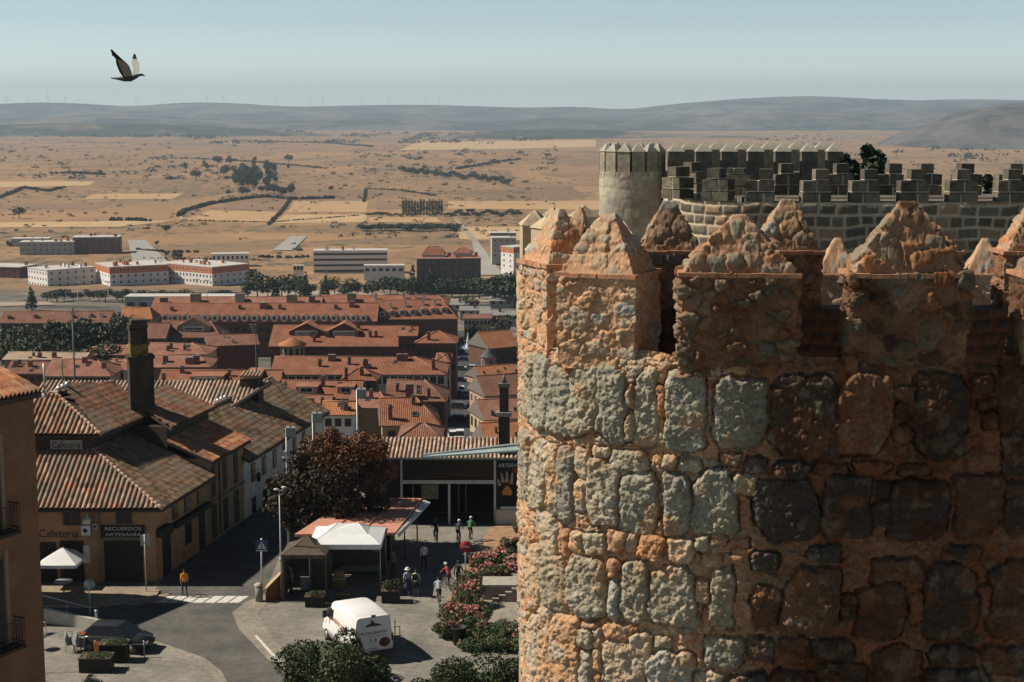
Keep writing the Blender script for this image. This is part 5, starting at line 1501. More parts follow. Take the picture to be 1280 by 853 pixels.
def text_obj(name, s, size, mat, parent, M, align='CENTER', depth=.004, shear=0, spacing=1.0, sx=1.0, bold=0.0):
    cu = bpy.data.curves.new(name, 'FONT'); cu.body = s; cu.size = size; cu.align_x = align; cu.extrude = depth; cu.shear = shear; cu.space_character = spacing; cu.offset = bold
    tmp = bpy.data.objects.new(name, cu); col.objects.link(tmp)
    dg = bpy.context.evaluated_depsgraph_get()
    me = bpy.data.meshes.new_from_object(tmp.evaluated_get(dg)); me.name = name
    bpy.data.objects.remove(tmp); bpy.data.curves.remove(cu)
    me.materials.clear(); me.materials.append(mat)
    o = bpy.data.objects.new(name, me); link(o, parent)
    o.matrix_local = M @ Matrix.Diagonal((sx, 1, 1, 1))
    return o
FRONT = Matrix.Rotation(R(90), 4, 'X')        # text standing in the xz plane, read from -y
EX = .19; sl = math.sqrt(1 + EX * EX); ux, uy = EX / sl, 1 / sl      # direction of the street
def street(Y, out=0.0, z=0.0): return (-22 + EX * (Y - 96) + out * uy, Y - out * ux, z)
# ---- cafe building
cb_ = thing('cafe_building', 'ochre corner cafe house with stepped hipped tile roofs and a huge sooty chimney', 'building', (-28, 100, 0))
b = MB()
S2 = street(104.6)
b.add([(-36, 96, 0), (-22, 96, 0), (S2[0], 104.6, 0), (-36, 104.6, 0), (-36, 96, 4.95), (-22, 96, 4.95), (S2[0], 104.6, 4.95), (-36, 104.6, 4.95)],
      [(0, 1, 5, 4), (1, 2, 6, 5), (2, 3, 7, 6), (3, 0, 4, 7), (4, 5, 6, 7)])
b.build('wall', M_OCHRE, cb_, world=True)
b = MB()
b.add([(-36, 100.7, 4.9), (-26.9, 100.7, 4.9), (-25.0, 110, 4.9), (-36, 110, 4.9), (-36, 100.7, 8.45), (-26.9, 100.7, 8.45), (-25.0, 110, 8.45), (-36, 110, 8.45)],
      [(0, 1, 5, 4), (1, 2, 6, 5), (2, 3, 7, 6), (3, 0, 4, 7), (4, 5, 6, 7)])
b.build('upper_wall', plain('dark_render', (.06, .045, .035), .95, var=.3), cb_, world=True)  # even dark tone, far darker than the walls below
E1 = street(104.7, .6, 4.75); B1 = (-21.4, 95.4, 4.75)
low_f = [(-36, 95.4, 4.75), B1, (-26.9, 100.75, 7.35), (-36, 100.75, 7.35)]
low_s = [B1, E1, (-25.6, 106, 7.35), (-26.9, 100.75, 7.35)]
up_f = [(-36, 100.2, 8.4), (-26.2, 100.2, 8.4), (-30.2, 104.4, 10.3), (-36, 104.4, 10.3)]
up_s = [(-26.2, 100.2, 8.4), (-24.4, 107.5, 8.4), (-27.5, 109, 10.3), (-30.2, 104.4, 10.3)]
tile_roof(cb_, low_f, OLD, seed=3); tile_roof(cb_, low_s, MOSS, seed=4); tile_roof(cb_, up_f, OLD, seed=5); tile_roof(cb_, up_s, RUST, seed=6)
b = MB()
for q in (low_f, low_s, up_f, up_s): slab_under(b, q)
b.build('eaves', M_EAVE, cb_, world=True)
b = MB(); ridge_tiles(b, Vector(B1) + Vector((0, 0, .06)), (-26.9, 100.75, 7.42)); b.build('hip_tiles', M_RIDGE, cb_, world=True)
b = MB(); ridge_tiles(b, (-26.2, 100.2, 8.46), (-30.2, 104.4, 10.36)); b.build('hip_tiles', M_RIDGE, cb_, world=True)
b = MB(); ridge_tiles(b, (-30.2, 104.4, 10.36), (-27.5, 109, 10.36)); b.build('ridge_tiles', M_RIDGE, cb_, world=True)
# big chimney
cx0, cy0 = -25.15, 106.9
M_SOOT = plain('sooty_stone', (.055, .045, .036), .95, var=.4, scale=1.5, bump=.5)
M_LICH = plain('lichened_stone', (.15, .115, .035), .95, var=.6, scale=4, bump=.5)
b = MB()
rot = Matrix.Translation((cx0, cy0, 0)) @ Matrix.Rotation(.35, 4, 'Z')
b.box(-.80, -.75, 7.5, .80, .75, 12.35, 0, rot); b.box(-.90, -.85, 12.353, .90, .85, 12.55, 0, rot)
ch = b.build('chimney', M_SOOT, cb_, world=True)
b = MB(); b.box(-.68, -.62, 12.553, .5, .6, 13.35, 0, rot); o = b.build('stack_base', M_LICH, ch); o.location = Vector((0, 0, 0)) ; o.data.transform(Matrix.Translation(-Vector(cb_.location)))
b = MB(); b.box(-.66, -.6, 13.353, .48, .58, 14.3, 0, rot); o = b.build('stack', M_SOOT, ch); o.data.transform(Matrix.Translation(-Vector(cb_.location)))
b = MB()
for k in range(6): b.box(-.72 + k * .21, -.66, 14.3, -.60 + k * .21, .64, 14.42, 0, rot)
b.box(-.70, -.64, 14.425, .52, .62, 14.72, 0, rot); b.box(-.55, -.5, 14.723, .4, .5, 14.98, 0, rot)
o = b.build('chimney_cap', M_SOOT, ch); o.data.transform(Matrix.Translation(-Vector(cb_.location)))
# front face fittings: helper in local coords of the facade
def fit(parent, name, x0, z0, x1, z1, Y, mat, d=.06, deep=.0):
    b = MB(); b.box(x0, Y - d, z0, x1, Y + .05, z1); return b.build(name, mat, parent, world=True)
def fpx(px, py, Y=96.0):
    p = at(px, py, Y); return p.x, p.z
def fit_px(parent, name, x0, y0, x1, y1, mat, Y=96.0, d=.06):
    a = fpx(x0, y1, Y); c = fpx(x1, y0, Y); return fit(parent, name, a[0], a[1], c[0], c[1], Y, mat, d)
def winp(parent, x0, y0, x1, y1, Y=96.0):
    w = fit_px(parent, 'window', x0, y0, x1, y1, M_FRAMED, Y, .05)
    g = fit_px(parent, 'pane', x0 + 1.6, y0 + 1.6, x1 - 1.6, y1 - 1.6, M_DARKWIN, Y, .07); g.parent = w; g.location = (0, 0, 0)
    s = fit_px(parent, 'glazing_bar', (x0 + x1) / 2 - .4, y0 + 1, (x0 + x1) / 2 + .4, y1 - 1, M_FRAMED, Y, .085); s.parent = w
    return w
winp(cb_, 79, 637, 100, 657); winp(cb_, 145, 636, 165, 655)
fit_px(cb_, 'shop_door', 132, 674, 178, 728, M_BLACKWD, d=.08)
fit_px(cb_, 'door_lintel', 127, 671, 183, 675, M_STONEB, d=.16)
fit_px(cb_, 'door', 47, 678, 70, 728, M_BLACKWD, d=.05); fit_px(cb_, 'door', 77, 676, 104, 728, M_BLACKWD, d=.05)
fit_px(cb_, 'notice_board', 105, 682, 112, 704, plain('notice_paper', (.6, .6, .56), .8), d=.06)
a = fpx(47, 731); c = fpx(124, 703); fit(cb_, 'plinth', -36, 0, -28.4, 1.25, 96, M_STONEB, .03)
b = MB(); X_, Z_ = fpx(124, 640); b.tube([(X_, 95.85, 0.2), (X_, 95.85, 4.6)], .05, 8); b.build('drainpipe', plain('pipe_zinc', (.2, .16, .12), .7), cb_, world=True)
sg = fit_px(cb_, 'sign_board', 127, 656.5, 181, 671, M_BLACKWD, d=.14)
M_LET = plain('letter_cream', (.60, .57, .50), .6); M_LETB = plain('letter_black', (.03, .028, .025), .5)
def text_px(parent, s, x0, x1, yb, yt, Y, mat, d, name='lettering', sx=None):
    a = at(x0, yb, Y); c = at(x1, yt, Y)
    o = text_obj(name, s, 1.0, mat, parent, Matrix.Identity(4), 'LEFT', .003)
    bb = [Vector(v) for v in o.bound_box]; w = max(v.x for v in bb) - min(v.x for v in bb); h = max(v.y for v in bb) - min(v.y for v in bb)
    x_ = min(v.x for v in bb); y_ = min(v.y for v in bb)
    kx, ky = (c.x - a.x) / w, (c.z - a.z) / h
    l = parent.location
    o.matrix_local = Matrix.Translation((a.x - l[0] - x_ * kx, Y - d - l[1], a.z - l[2] - y_ * ky)) @ FRONT @ Matrix.Diagonal((kx, ky, 1, 1))
    return o
for s_, yb, yt in (('RECUERDOS', 662.5, 658), ('ARTESANÍA', 669.5, 664.6)):
    o = text_px(cb_, s_, 132, 177, yb, yt, 96.0, M_LET, .15)
text_px(cb_, 'Cafetería', 49.5, 98, 672, 662, 96.0, M_LETB, .03)
# enamel plate with the second cafe lettering on the dark upper wall
pl_ = fit_px(cb_, 'name_plate', 63.5, 550, 103, 561.5, plain('grey_enamel', (.30, .30, .28), .6, var=.25, scale=4), Y=100.7, d=.10)
text_px(cb_, 'Cafetería', 66, 101, 559.6, 551.8, 100.7, M_LETB, .11)
# street side of the cafe
def street_box(parent, name, Ya, Yb, z0, z1, mat, d=.06, back=.05):
    a, c = street(Ya, d), street(Yb, d); e, f = street(Yb, -back), street(Ya, -back)
    b = MB(); b.add([(a[0], a[1], z0), (c[0], c[1], z0), (e[0], e[1], z0), (f[0], f[1], z0), (a[0], a[1], z1), (c[0], c[1], z1), (e[0], e[1], z1), (f[0], f[1], z1)],
                    [(0, 3, 2, 1), (4, 5, 6, 7), (0, 1, 5, 4), (1, 2, 6, 5), (2, 3, 7, 6), (3, 0, 4, 7)])
    return b.build(name, mat, parent, world=True)
def street_win(parent, Ya, Yb, z0, z1, mat=None):
    w = street_box(parent, 'window', Ya, Yb, z0, z1, M_FRAMED, .05)
    p = street_box(parent, 'pane', Ya + .12, Yb - .12, z0 + .1, z1 - .1, mat or M_DARKWIN, .07); p.parent = w
    return w
for Ya in (98.6, 100.6, 102.7): street_win(cb_, Ya, Ya + .95, 3.2, 4.4)
street_box(cb_, 'door', 97.0, 98.2, 0, 2.7, M_BLACKWD, .04); street_box(cb_, 'door', 102.9, 103.9, 0, 2.6, M_BLACKWD, .04)
street_win(cb_, 100.6, 101.6, 1.0, 2.5)
street_box(cb_, 'balcony_sign', 98.4, 104.3, 2.75, 3.05, M_BLACKWD, .45)
street_box(cb_, 'corner_sign', 96.1, 97.6, 2.75, 3.3, M_BLACKWD, .5)
# small things hung on the facade
lt = thing('hanging_sign', 'white box sign with a black round emblem hung beneath a lantern on the cafe', 'sign', tuple(at(107, 662, 95.6)))
b = MB(); a_ = at(102, 669, 95.6); c_ = at(112.5, 657, 95.6); b.box(a_.x, 95.5, a_.z, c_.x, 95.72, c_.z); b.build('panel', plain('sign_white', (.6, .62, .6), .6), lt, world=True)
b = MB(); m_ = at(107, 663, 95.6); b.lathe([(.001, 0), (.13, 0), (.13, .02), (.001, .02)], 16, M=Matrix.Translation((m_.x, 95.49, m_.z)) @ Matrix.Rotation(R(90), 4, 'X')); b.build('emblem', M_BLACKWD, lt, world=True)
b = MB(); b.tube([(m_.x + .35, 96, m_.z + .35), (m_.x, 95.6, m_.z + .42), (m_.x, 95.6, m_.z + .3)], .025, 6); b.build('bracket', M_IRON, lt, world=True)
ln = thing('wall_lantern', 'small white and black wall lantern with a pointed finial above the box sign', 'lamp', tuple(at(109, 655, 95.6)))
M_LAMPW = plain('lantern_glass', (.62, .60, .54), .3)
b = MB(); q = ln.location; b.box(q.x - .2, q.y - .2, q.z + .03, q.x + .2, q.y + .2, q.z + .28); b.build('glass', M_LAMPW, ln, world=True)
b = MB(); b.lathe([(.30, .283), (.22, .40), (.1, .44), (.05, .6), (.01, .68)], 8, tuple(q)); b.tube([(q.x, q.y + .2, q.z + .1), (q.x, 96.0, q.z + .1)], .02, 5); b.build('hood', plain('tin', (.5, .47, .42), .5), ln, world=True)
wb = thing('meter_box', 'small grey box fixed on the cafe wall right of the lantern', 'box', tuple(at(119, 659, 95.95)))
b = MB(); q = wb.location; b.box(q.x - .18, q.y - .1, q.z - .15, q.x + .18, q.y + .05, q.z + .25); b.build('casing', plain('grey_plastic', (.36, .35, .32), .6), wb, world=True)
b = MB(); b.lathe([(.001, 0), (.08, 0), (.08, .02), (.001, .02)], 12, M=Matrix.Translation((q.x, q.y - .1, q.z + .05)) @ Matrix.Rotation(R(90), 4, 'X')); b.build('dial', M_BLACKWD, wb, world=True)
# ---- tall building
tb = thing('town_house', 'taller sandy street house with tall shuttered windows next to the cafe', 'house', (-22, 108, 0))
b = MB(); a, c = street(104.62), street(111.3)
b.add([(a[0], a[1], 0), (c[0], c[1], 0), (c[0] - 9, c[1] + 1.7, 0), (a[0] - 5.5, a[1] + 1.1, 0), (a[0], a[1], 5.85), (c[0], c[1], 5.85), (c[0] - 9, c[1] + 1.7, 5.85), (a[0] - 5.5, a[1] + 1.1, 5.85)],
      [(0, 1, 5, 4), (1, 2, 6, 5), (2, 3, 7, 6), (3, 0, 4, 7), (4, 5, 6, 7)])
b.build('wall', M_OCHRE2, tb, world=True)
A3, B3 = street(104.3, .55, 5.75), street(111.5, .55, 5.75)
C3, D3 = street(111.5, -2.7, 7.05), street(104.3, -2.7, 7.05)
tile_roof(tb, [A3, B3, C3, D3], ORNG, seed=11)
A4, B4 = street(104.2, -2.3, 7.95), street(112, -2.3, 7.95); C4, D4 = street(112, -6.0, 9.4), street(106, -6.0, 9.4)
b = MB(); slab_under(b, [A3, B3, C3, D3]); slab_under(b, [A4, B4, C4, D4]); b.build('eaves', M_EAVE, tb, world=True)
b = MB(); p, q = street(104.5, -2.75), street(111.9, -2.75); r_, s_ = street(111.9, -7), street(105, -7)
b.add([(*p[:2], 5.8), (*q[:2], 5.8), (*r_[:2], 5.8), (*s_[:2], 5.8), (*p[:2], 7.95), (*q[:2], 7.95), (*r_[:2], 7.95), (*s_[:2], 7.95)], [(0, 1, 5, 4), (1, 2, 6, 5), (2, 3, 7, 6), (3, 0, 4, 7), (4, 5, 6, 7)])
b.build('attic_wall', MATS['dark_render'].id_data if False else bpy.data.materials['dark_render'], tb, world=True)
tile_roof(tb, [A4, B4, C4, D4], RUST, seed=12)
for Ya in (105.2, 107.3, 109.4):
    street_win(tb, Ya, Ya + .75, 3.0, 5.2, M_SHUT); street_box(tb, 'shutter_door', Ya, Ya + .8, .2, 2.5, M_SHUT, .05)
street_box(tb, 'string_course', 104.7, 111.3, 2.68, 2.82, M_STONEB, .08)
b = MB(); p = street(106.5, .1); b.tube([(*p[:2], .2), (*p[:2], 5.6)], .05, 6); b.build('drainpipe', M_BLACKWD, tb, world=True)
# ---- white building down the street
wb2 = thing('white_house', 'long whitewashed street house with a broad mossy brown tile roof', 'house', (-20, 118, 0))
b = MB(); a, c = street(111.35), street(129.5)
def sq(p, dx, dy): return (p[0] + dx, p[1] + dy)
v4 = [a[:2], c[:2], street(129.5, -9)[:2], street(111.35, -9)[:2]]
b.add([(*p, -6) for p in v4] + [(*p, 4.5) for p in v4], [(0, 1, 5, 4), (1, 2, 6, 5), (2, 3, 7, 6), (3, 0, 4, 7), (4, 5, 6, 7)])
pa, pb, pc = street(111.35, 0, 4.5), street(111.35, -9, 4.5), street(111.35, -4.5, 6.9)
b.add([pa, pb, pc], [(0, 1, 2)])
b.build('wall', M_DIRTYW, wb2, world=True)
A5, B5, C5, D5 = street(111.0, .6, 4.35), street(129.8, .6, 4.35), street(129.8, -4.4, 6.95), street(111.0, -4.4, 6.95)
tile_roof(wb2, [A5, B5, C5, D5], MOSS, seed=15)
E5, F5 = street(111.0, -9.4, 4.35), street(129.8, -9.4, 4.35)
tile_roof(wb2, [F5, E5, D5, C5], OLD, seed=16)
b = MB(); slab_under(b, [A5, B5, C5, D5]); slab_under(b, [F5, E5, D5, C5]); b.build('eaves', M_EAVE, wb2, world=True)
b = MB(); ridge_tiles(b, (D5[0], D5[1], 7.05), (C5[0], C5[1], 7.05), .15); b.build('ridge_tiles', M_RIDGE, wb2, world=True)
for k in range(7):
    Ya = 112.8 + 2.3 * k; street_win(wb2, Ya, Ya + .8, 2.3, 3.7); street_win(wb2, Ya, Ya + .8, -.4, 1.2)
# second stack, with a little tiled lid
p = street(123, -3.6); zt = at(344, 473, p[1]).z
b = MB(); b.box(-.75, -.6, 4.8, .75, .6, zt, 0, Matrix.Translation((p[0], p[1], 0)) @ Matrix.Rotation(-.18, 4, 'Z'))
ch = b.build('chimney', M_SOOT, wb2, world=True)
b = MB()
for k in range(6): b.tube([(p[0] - .7 + k * .28, p[1] - .7, zt + .22), (p[0] - .62 + k * .28, p[1] + .6, zt + .42)], .12, 6)
b.box(p[0] - .55, p[1] - .45, zt + .003, p[0] + .55, p[1] + .45, zt + .2)
o = b.build('chimney_cap', M_RIDGE, ch, world=False); o.data.transform(Matrix.Translation(-Vector(wb2.location)))
# ---- back house: wide barrel tile slope behind the chimney
bk = thing('house', 'wide pale barrel-tiled roof spreading behind the big chimney', 'house', (-27, 121, 0))
tl, tr_ = at(58, 474, 124.5), at(322, 483, 124.5)
f = [at(58, 500, 119), at(252, 526, 116.5), tr_, Vector((tl.x, 124.5, tr_.z))]
zb = 5.9
f = [(-37, 117.2, zb), (-22.6, 117.2, zb), (-18.9, 124.5, 7.75), (-37, 124.5, 7.75)]
tile_roof(bk, f, [(.42, .30, .22), (.36, .25, .18), (.30, .22, .16), (.46, .33, .25)], seed=21)
b = MB(); slab_under(b, f); b.build('eaves', M_EAVE, bk, world=True)
b = MB(); ridge_tiles(b, (-22.6, 117.2, zb + .08), (-18.9, 124.5, 7.83), .14); b.build('hip_tiles', M_RIDGE, bk, world=True)
b = MB(); b.box(-37, 117.8, -4, -23.4, 130, zb - .1); b.build('wall', M_OCHRE2, bk, world=True)
# ---- left edge building, its street front running away from the camera
lbX, lbY = at(41, 480, 60).x, 60.0
dv = Vector((.45, .893)).normalized()
lb = thing('balcony_building', 'brown rendered building with black iron balconies and orange eaves cut by the left edge', 'building', (lbX, lbY, 0))
def lbp(s, out=0., z=0.): return (lbX - dv.x * s + dv.y * out, lbY - dv.y * s - dv.x * out, z)
zE = at(48, 486, 60).z
v4 = [lbp(0)[:2], lbp(10)[:2], (lbp(10)[0] - 9, lbp(10)[1] + 4.5), (lbX - 9, lbY + 4.5)]
b = MB(); b.add([(*p, 0) for p in v4] + [(*p, zE) for p in v4], [(0, 4, 5, 1), (1, 5, 6, 2), (2, 6, 7, 3), (3, 7, 4, 0), (4, 7, 6, 5)])
b.build('wall', plain('brown_stucco', (.21, .115, .065), .93, var=.2, scale=1.2, bump=.35, bscale=22), lb, world=True)
A6, B6 = lbp(10.3, .4, zE - .05), lbp(-.02, .4, zE - .05)
C6, D6 = lbp(-.02, -5, zE + 1.9), lbp(10.3, -5, zE + 1.9)
tile_roof(lb, [A6, B6, C6, D6], ORNG, seed=31, tile=.22, fine=8)
b = MB(); slab_under(b, [A6, B6, C6, D6], .05, .2); b.build('eaves', M_EAVE, lb, world=True)
def lb_box(name, s0, s1, z0, z1, mat, d=.06, parent=None):
    a, c, e, f_ = lbp(s0, d), lbp(s1, d), lbp(s1, -.05), lbp(s0, -.05)
    b = MB(); b.add([(*a[:2], z0), (*c[:2], z0), (*e[:2], z0), (*f_[:2], z0), (*a[:2], z1), (*c[:2], z1), (*e[:2], z1), (*f_[:2], z1)], [(0, 1, 2, 3), (4, 7, 6, 5), (0, 4, 5, 1), (1, 5, 6, 2), (2, 6, 7, 3), (3, 7, 4, 0)])
    o = b.build(name, mat, lb, world=True)
    if parent is not None: o.parent = parent
    return o
# windows and balconies; positions from the sight lines
def lb_s(px):      # distance along the front for a pixel column
    k = (px - CX) / FPX
    best = min(np.linspace(-1, 9, 2001), key=lambda s: abs((lbp(s)[0]) / (lbp(s)[1] * cp + (EYE - 10) * sp_) - k)); return float(best)
s1 = lb_s(8)
zz = [at(8, y, lbp(s1)[1]).z for y in (545, 662, 690, 805)]
zw0, zw1 = zz[0], zz[1] + .2
for zt_, zb_ in ((zz[0], zz[1]), (zz[2], zz[3])):
    for so in (0, 3.2):
        w = lb_box('window', s1 + so, s1 + so + 1.5, zb_, zt_ - .15, M_FRAMED, .05)
        lb_box('pane', s1 + so + .12, s1 + so + 1.38, zb_ + .1, zt_ - .27, M_DARKWIN, .07, parent=w)
        lb_box('surround', s1 + so - .18, s1 + so - .0, zb_, zt_ + .05, plain('surround', (.27, .20, .15), .9), .04, parent=w)
        bal = lb_box('balcony', s1 + so - .35, s1 + so + 1.85, zb_ - .15, zb_ - .02, M_IRON, .6)
        b = MB()
        for k in range(16):
            p = lbp(s1 + so - .33 + k * 2.16 / 15, .57); b.tube([(*p[:2], zb_ - .02), (*p[:2], zb_ + 1.0)], .012, 4)
        for so2 in (-.33, 1.83):
            for k in range(1, 5):
                p = lbp(s1 + so + so2, .57 * k / 5); b.tube([(*p[:2], zb_ - .02), (*p[:2], zb_ + 1.0)], .012, 4)
        p, q = lbp(s1 + so - .33, .57), lbp(s1 + so + 1.83, .57); p0, q0 = lbp(s1 + so - .33, .0), lbp(s1 + so + 1.83, .0)
        for z_ in (zb_ + .08, zb_ + 1.0): b.tube([(*p0[:2], z_), (*p[:2], z_), (*q[:2], z_), (*q0[:2], z_)], .022, 5)
        o = b.build('railing', M_IRON, bal); o.data.transform(Matrix.Translation(-Vector(lb.location)))
# narrow neighbour left of the frame (throws the long triangular shadow on the road)
nb = thing('narrow_house', 'narrow brown house hidden just outside the left edge of the square', 'house', (-34, 91, 0))
c0 = Vector((-31.1, 92.5)); c1 = c0 - dv * 5.2; pv2 = Vector((-dv.y, dv.x))
v4 = [c0, c1, c1 + pv2 * 7, c0 + pv2 * 3.2]
b = MB(); b.add([(p.x, p.y, 0) for p in v4] + [(p.x, p.y, 11.6) for p in v4], [(0, 4, 5, 1), (1, 5, 6, 2), (2, 6, 7, 3), (3, 7, 4, 0), (4, 7, 6, 5)]); b.build('wall', M_OCHRE2, nb, world=True)
b = MB(); slab_under(b, [(*(c0 + dv * .3), 12), (*(c1 - dv * .3), 12), (*(v4[2]), 13), (*(v4[3]), 13)], .0, .2); b.build('roof', RO, nb, world=True)
# floodlight and aerial on the cafe roof
fl = thing('floodlights', 'cluster of silver floodlights perched on the upper cafe roof ridge', 'floodlights', tuple(at(80, 488, 104.3)))
b = MB(); q = fl.location
for k in range(3):
    M_ = Matrix.Translation((q.x + .28 * k - .3, q.y, q.z + .1 + .14 * k)) @ Matrix.Rotation(.5, 4, 'Y') @ Matrix.Rotation(R(75), 4, 'X')
    b.lathe([(.001, -.22), (.12, -.2), (.19, .12), (.19, .2), (.001, .2)], 10, M=M_)
b.build('lamp_heads', M_METAL, fl, world=True)
b = MB(); b.tube([(q.x - .9, q.y, q.z - .1), (q.x + .5, q.y, q.z + .0)], .03, 6); b.tube([(q.x - .8, q.y, q.z - .5), (q.x - .8, q.y, q.z - .1)], .03, 6); b.build('frame', M_METAL, fl, world=True)
vp = thing('vent_pipe', 'thin pale upright vent pipe at the left end of the cafe roof', 'pipe', tuple(at(56, 492, 104)))
b = MB(); q = vp.location; b.tube([tuple(q), (q.x, q.y, q.z + 2.0)], .06, 8); b.build('pipe', M_METAL, vp, world=True)
b = MB(); b.lathe([(.14, 0), (.2, -.1), (.2, -.3)], 10, tuple(q)); b.build('flashing', M_METAL, vp, world=True)
fl2 = copy_tree(fl, label='pair of dark floodlights sitting on the pale tiled roof right of the big chimney'); p = at(278, 503, 120.5); fl2.location = p
# aerials on the lower roofs
for k, (px, y0, y1, Y, lab) in enumerate(((95, 480, 385, 180, 'tall thin lattice aerial mast rising left of the big chimney'), (80, 482, 450, 150, 'short dark aerial left of the lattice mast'), (322, 490, 405, 150, 'slim aerial mast with a T-shaped head above the wide orange roof'))):
    g = at(px, y0 + 30, Y); tpt = at(px, y1, Y)
    o = thing('aerial', lab, 'aerial', tuple(g)); H_ = tpt.z - g.z
    b = MB(); b.tube([(0, 0, 0), (0, 0, H_)], .06 if k else .10, 5); b.build('mast', M_CAP if k < 2 else M_FRAMED, o)
    b = MB()
    if k == 0:
        for j in range(18): b.tube([(-.22, 0, H_ * j / 18), (.22, 0, H_ * (j + .9) / 18)], .03, 4)
    for j in range(4): b.tube([(-.6 + .08 * j, 0, H_ - .1 - .22 * j), (.6 - .08 * j, 0, H_ - .1 - .22 * j)], .035 if k < 2 else .06, 4)
    b.build('elements', M_CAP if k < 2 else M_FRAMED, o)
# ------------------------------------------------------------------ square: paving, road, kerbs
def paving(name, a, b, bw, bh, mort, rough=.85, rot=0.0, stain=.5):
    t = NT(name); pos = t.n('ShaderNodeNewGeometry').outputs['Position']
    m = t.n('ShaderNodeMapping'); m.inputs['Rotation'].default_value = (0, 0, rot); t.l(pos, m.inputs[0])
    br = t.n('ShaderNodeTexBrick'); br.inputs['Scale'].default_value = 1; br.inputs['Brick Width'].default_value = bw; br.inputs['Row Height'].default_value = bh
    br.inputs['Mortar Size'].default_value = mort; br.inputs['Color1'].default_value = (*a, 1); br.inputs['Color2'].default_value = (*b, 1); br.inputs['Mortar'].default_value = (*[x * .55 for x in a], 1)
    t.l(m.outputs[0], br.inputs['Vector'])
    n = t.noise(pos, .35, 6, .62); n2 = t.noise(pos, 2.2, 5, .7)
    c = t.mix(1.0, br.outputs['Color'], t.ramp(n, [(.3, (1 - stain,) * 3), (.62, (1.06, 1.05, 1.03))]), 'MULTIPLY')
    c = t.mix(1.0, c, t.ramp(n2, [(.3, (.82,) * 3), (.65, (1.08,) * 3)]), 'MULTIPLY')
    t.color(c).rough(rough); t.bump(t.noise(pos, 9, 4, .7), .25, .02)
    return t.m
M_PLAZA = paving('plaza_paving', (.255, .24, .205), (.22, .21, .18), 1.2, .6, .02, rot=.35, stain=.35)
M_ROADC = paving('cobbled_road', (.150, .146, .132), (.115, .113, .104), .22, .12, .012, rot=.2, stain=.4)
M_BAND = paving('pale_band', (.30, .275, .225), (.265, .245, .20), .8, .4, .02, rot=-.5, stain=.3)
M_WALK = paving('sandy_pavement', (.34, .275, .195), (.30, .25, .18), .6, .4, .015, rot=.1, stain=.35)
M_KERB = plain('granite_kerb', (.27, .25, .21), .9, var=.2, scale=3)
M_WLINE = plain('worn_white_paint', (.55, .54, .50), .8, var=.28, scale=5)
M_STEPS = paving('step_paving', (.30, .265, .21), (.265, .24, .195), 1.0, 1.0, .02, rot=.1, stain=.3)
M_SOIL = plain('dry_soil', (.30, .19, .11), .95, var=.3, scale=2, bump=.5)
def flat(name, pts, z, mat, px=True):
    P = [gz(x, y, z) for x, y in pts] if px else [Vector((x, y, z)) for x, y in pts]
    b = MB(); b.add(P, [tuple(range(len(P)))]); n = (P[1] - P[0]).cross(P[2] - P[1])
    bm = bmesh.new(); vs_ = [bm.verts.new(p) for p in P]; f = bm.faces.new(vs_); bm.normal_update()
    if f.normal.z < 0: f.normal_flip()
    bmesh.ops.triangulate(bm, faces=bm.faces[:])
    me = bpy.data.meshes.new(name); bm.to_mesh(me); bm.free(); me.materials.append(mat)
    return tag(link(bpy.data.objects.new(name, me)), kind='structure')
def raised(name, pts, z0, z1, mat, side=None, kind='structure'):
    P = [gz(x, y, z1) for x, y in pts]
    bm = bmesh.new(); vs_ = [bm.verts.new(p) for p in P]; f = bm.faces.new(vs_); bm.normal_update()
    if f.normal.z < 0: f.normal_flip()
    lo = [bm.verts.new((p.x, p.y, z0)) for p in P]; n = len(P)
    bmesh.ops.triangulate(bm, faces=[f])
    for i in range(n):
        g = bm.faces.new((vs_[i], vs_[(i + 1) % n], lo[(i + 1) % n], lo[i])); g.material_index = 1
    bmesh.ops.recalc_face_normals(bm, faces=bm.faces[:])
    me = bpy.data.meshes.new(name); bm.to_mesh(me); bm.free(); me.materials.append(mat); me.materials.append(side or mat)
    return tag(link(bpy.data.objects.new(name, me)), kind=kind)
flat('plaza', [(-45, 40), (14, 40), (14, 121), (-45, 121)], .008, M_PLAZA, px=False)
flat('road', [(190, 743), (262, 640), (330, 590), (420, 590), (372, 640), (330, 743), (308, 752), (290, 766), (299, 787), (318, 807), (342, 831), (372, 860), (420, 920), (330, 920), (288, 860), (276, 838), (255, 822), (214, 808), (182, 798), (150, 795), (110, 785), (60, 775), (-40, 770), (-40, 757), (110, 760), (150, 757)], .014, M_ROADC)
flat('paving_band', [(308, 752), (290, 766), (299, 787), (318, 807), (342, 831), (372, 860), (420, 920), (450, 920), (404, 860), (368, 826), (346, 803), (330, 784), (322, 768), (336, 752)], .020, M_BAND)
flat('paving_band', [(182, 798), (214, 808), (255, 822), (276, 838), (288, 860), (275, 860), (262, 840), (240, 828), (205, 815), (176, 804)], .020, M_BAND)
raised('pavement', [(-60, 731), (124, 733), (200, 737), (196, 744), (150, 753), (118, 758), (-60, 755)], 0, .13, M_WALK, M_KERB)
raised('pavement', [(150, 753), (196, 744), (214, 741), (200, 751), (165, 757)], 0, .05, M_WALK, M_KERB)
for k in range(7):
    x = 195 + k * 15.2
    flat('crossing_stripe', [(x + 12, 745.2), (x + 25, 745.2), (x + 12, 753.6), (x - 1, 753.6)], .022, M_WLINE)
flat('lane_line', [(318, 795), (321, 794), (352, 828), (347, 828)], .024, M_WLINE)
for (x, y, w) in ((72, 753, 16), (146, 741, 10), (172, 745, 12)):
    flat('drain_cover', [(x, y), (x + w, y), (x + w - 3, y + 2), (x - 3, y + 2)], .136, M_CAP)
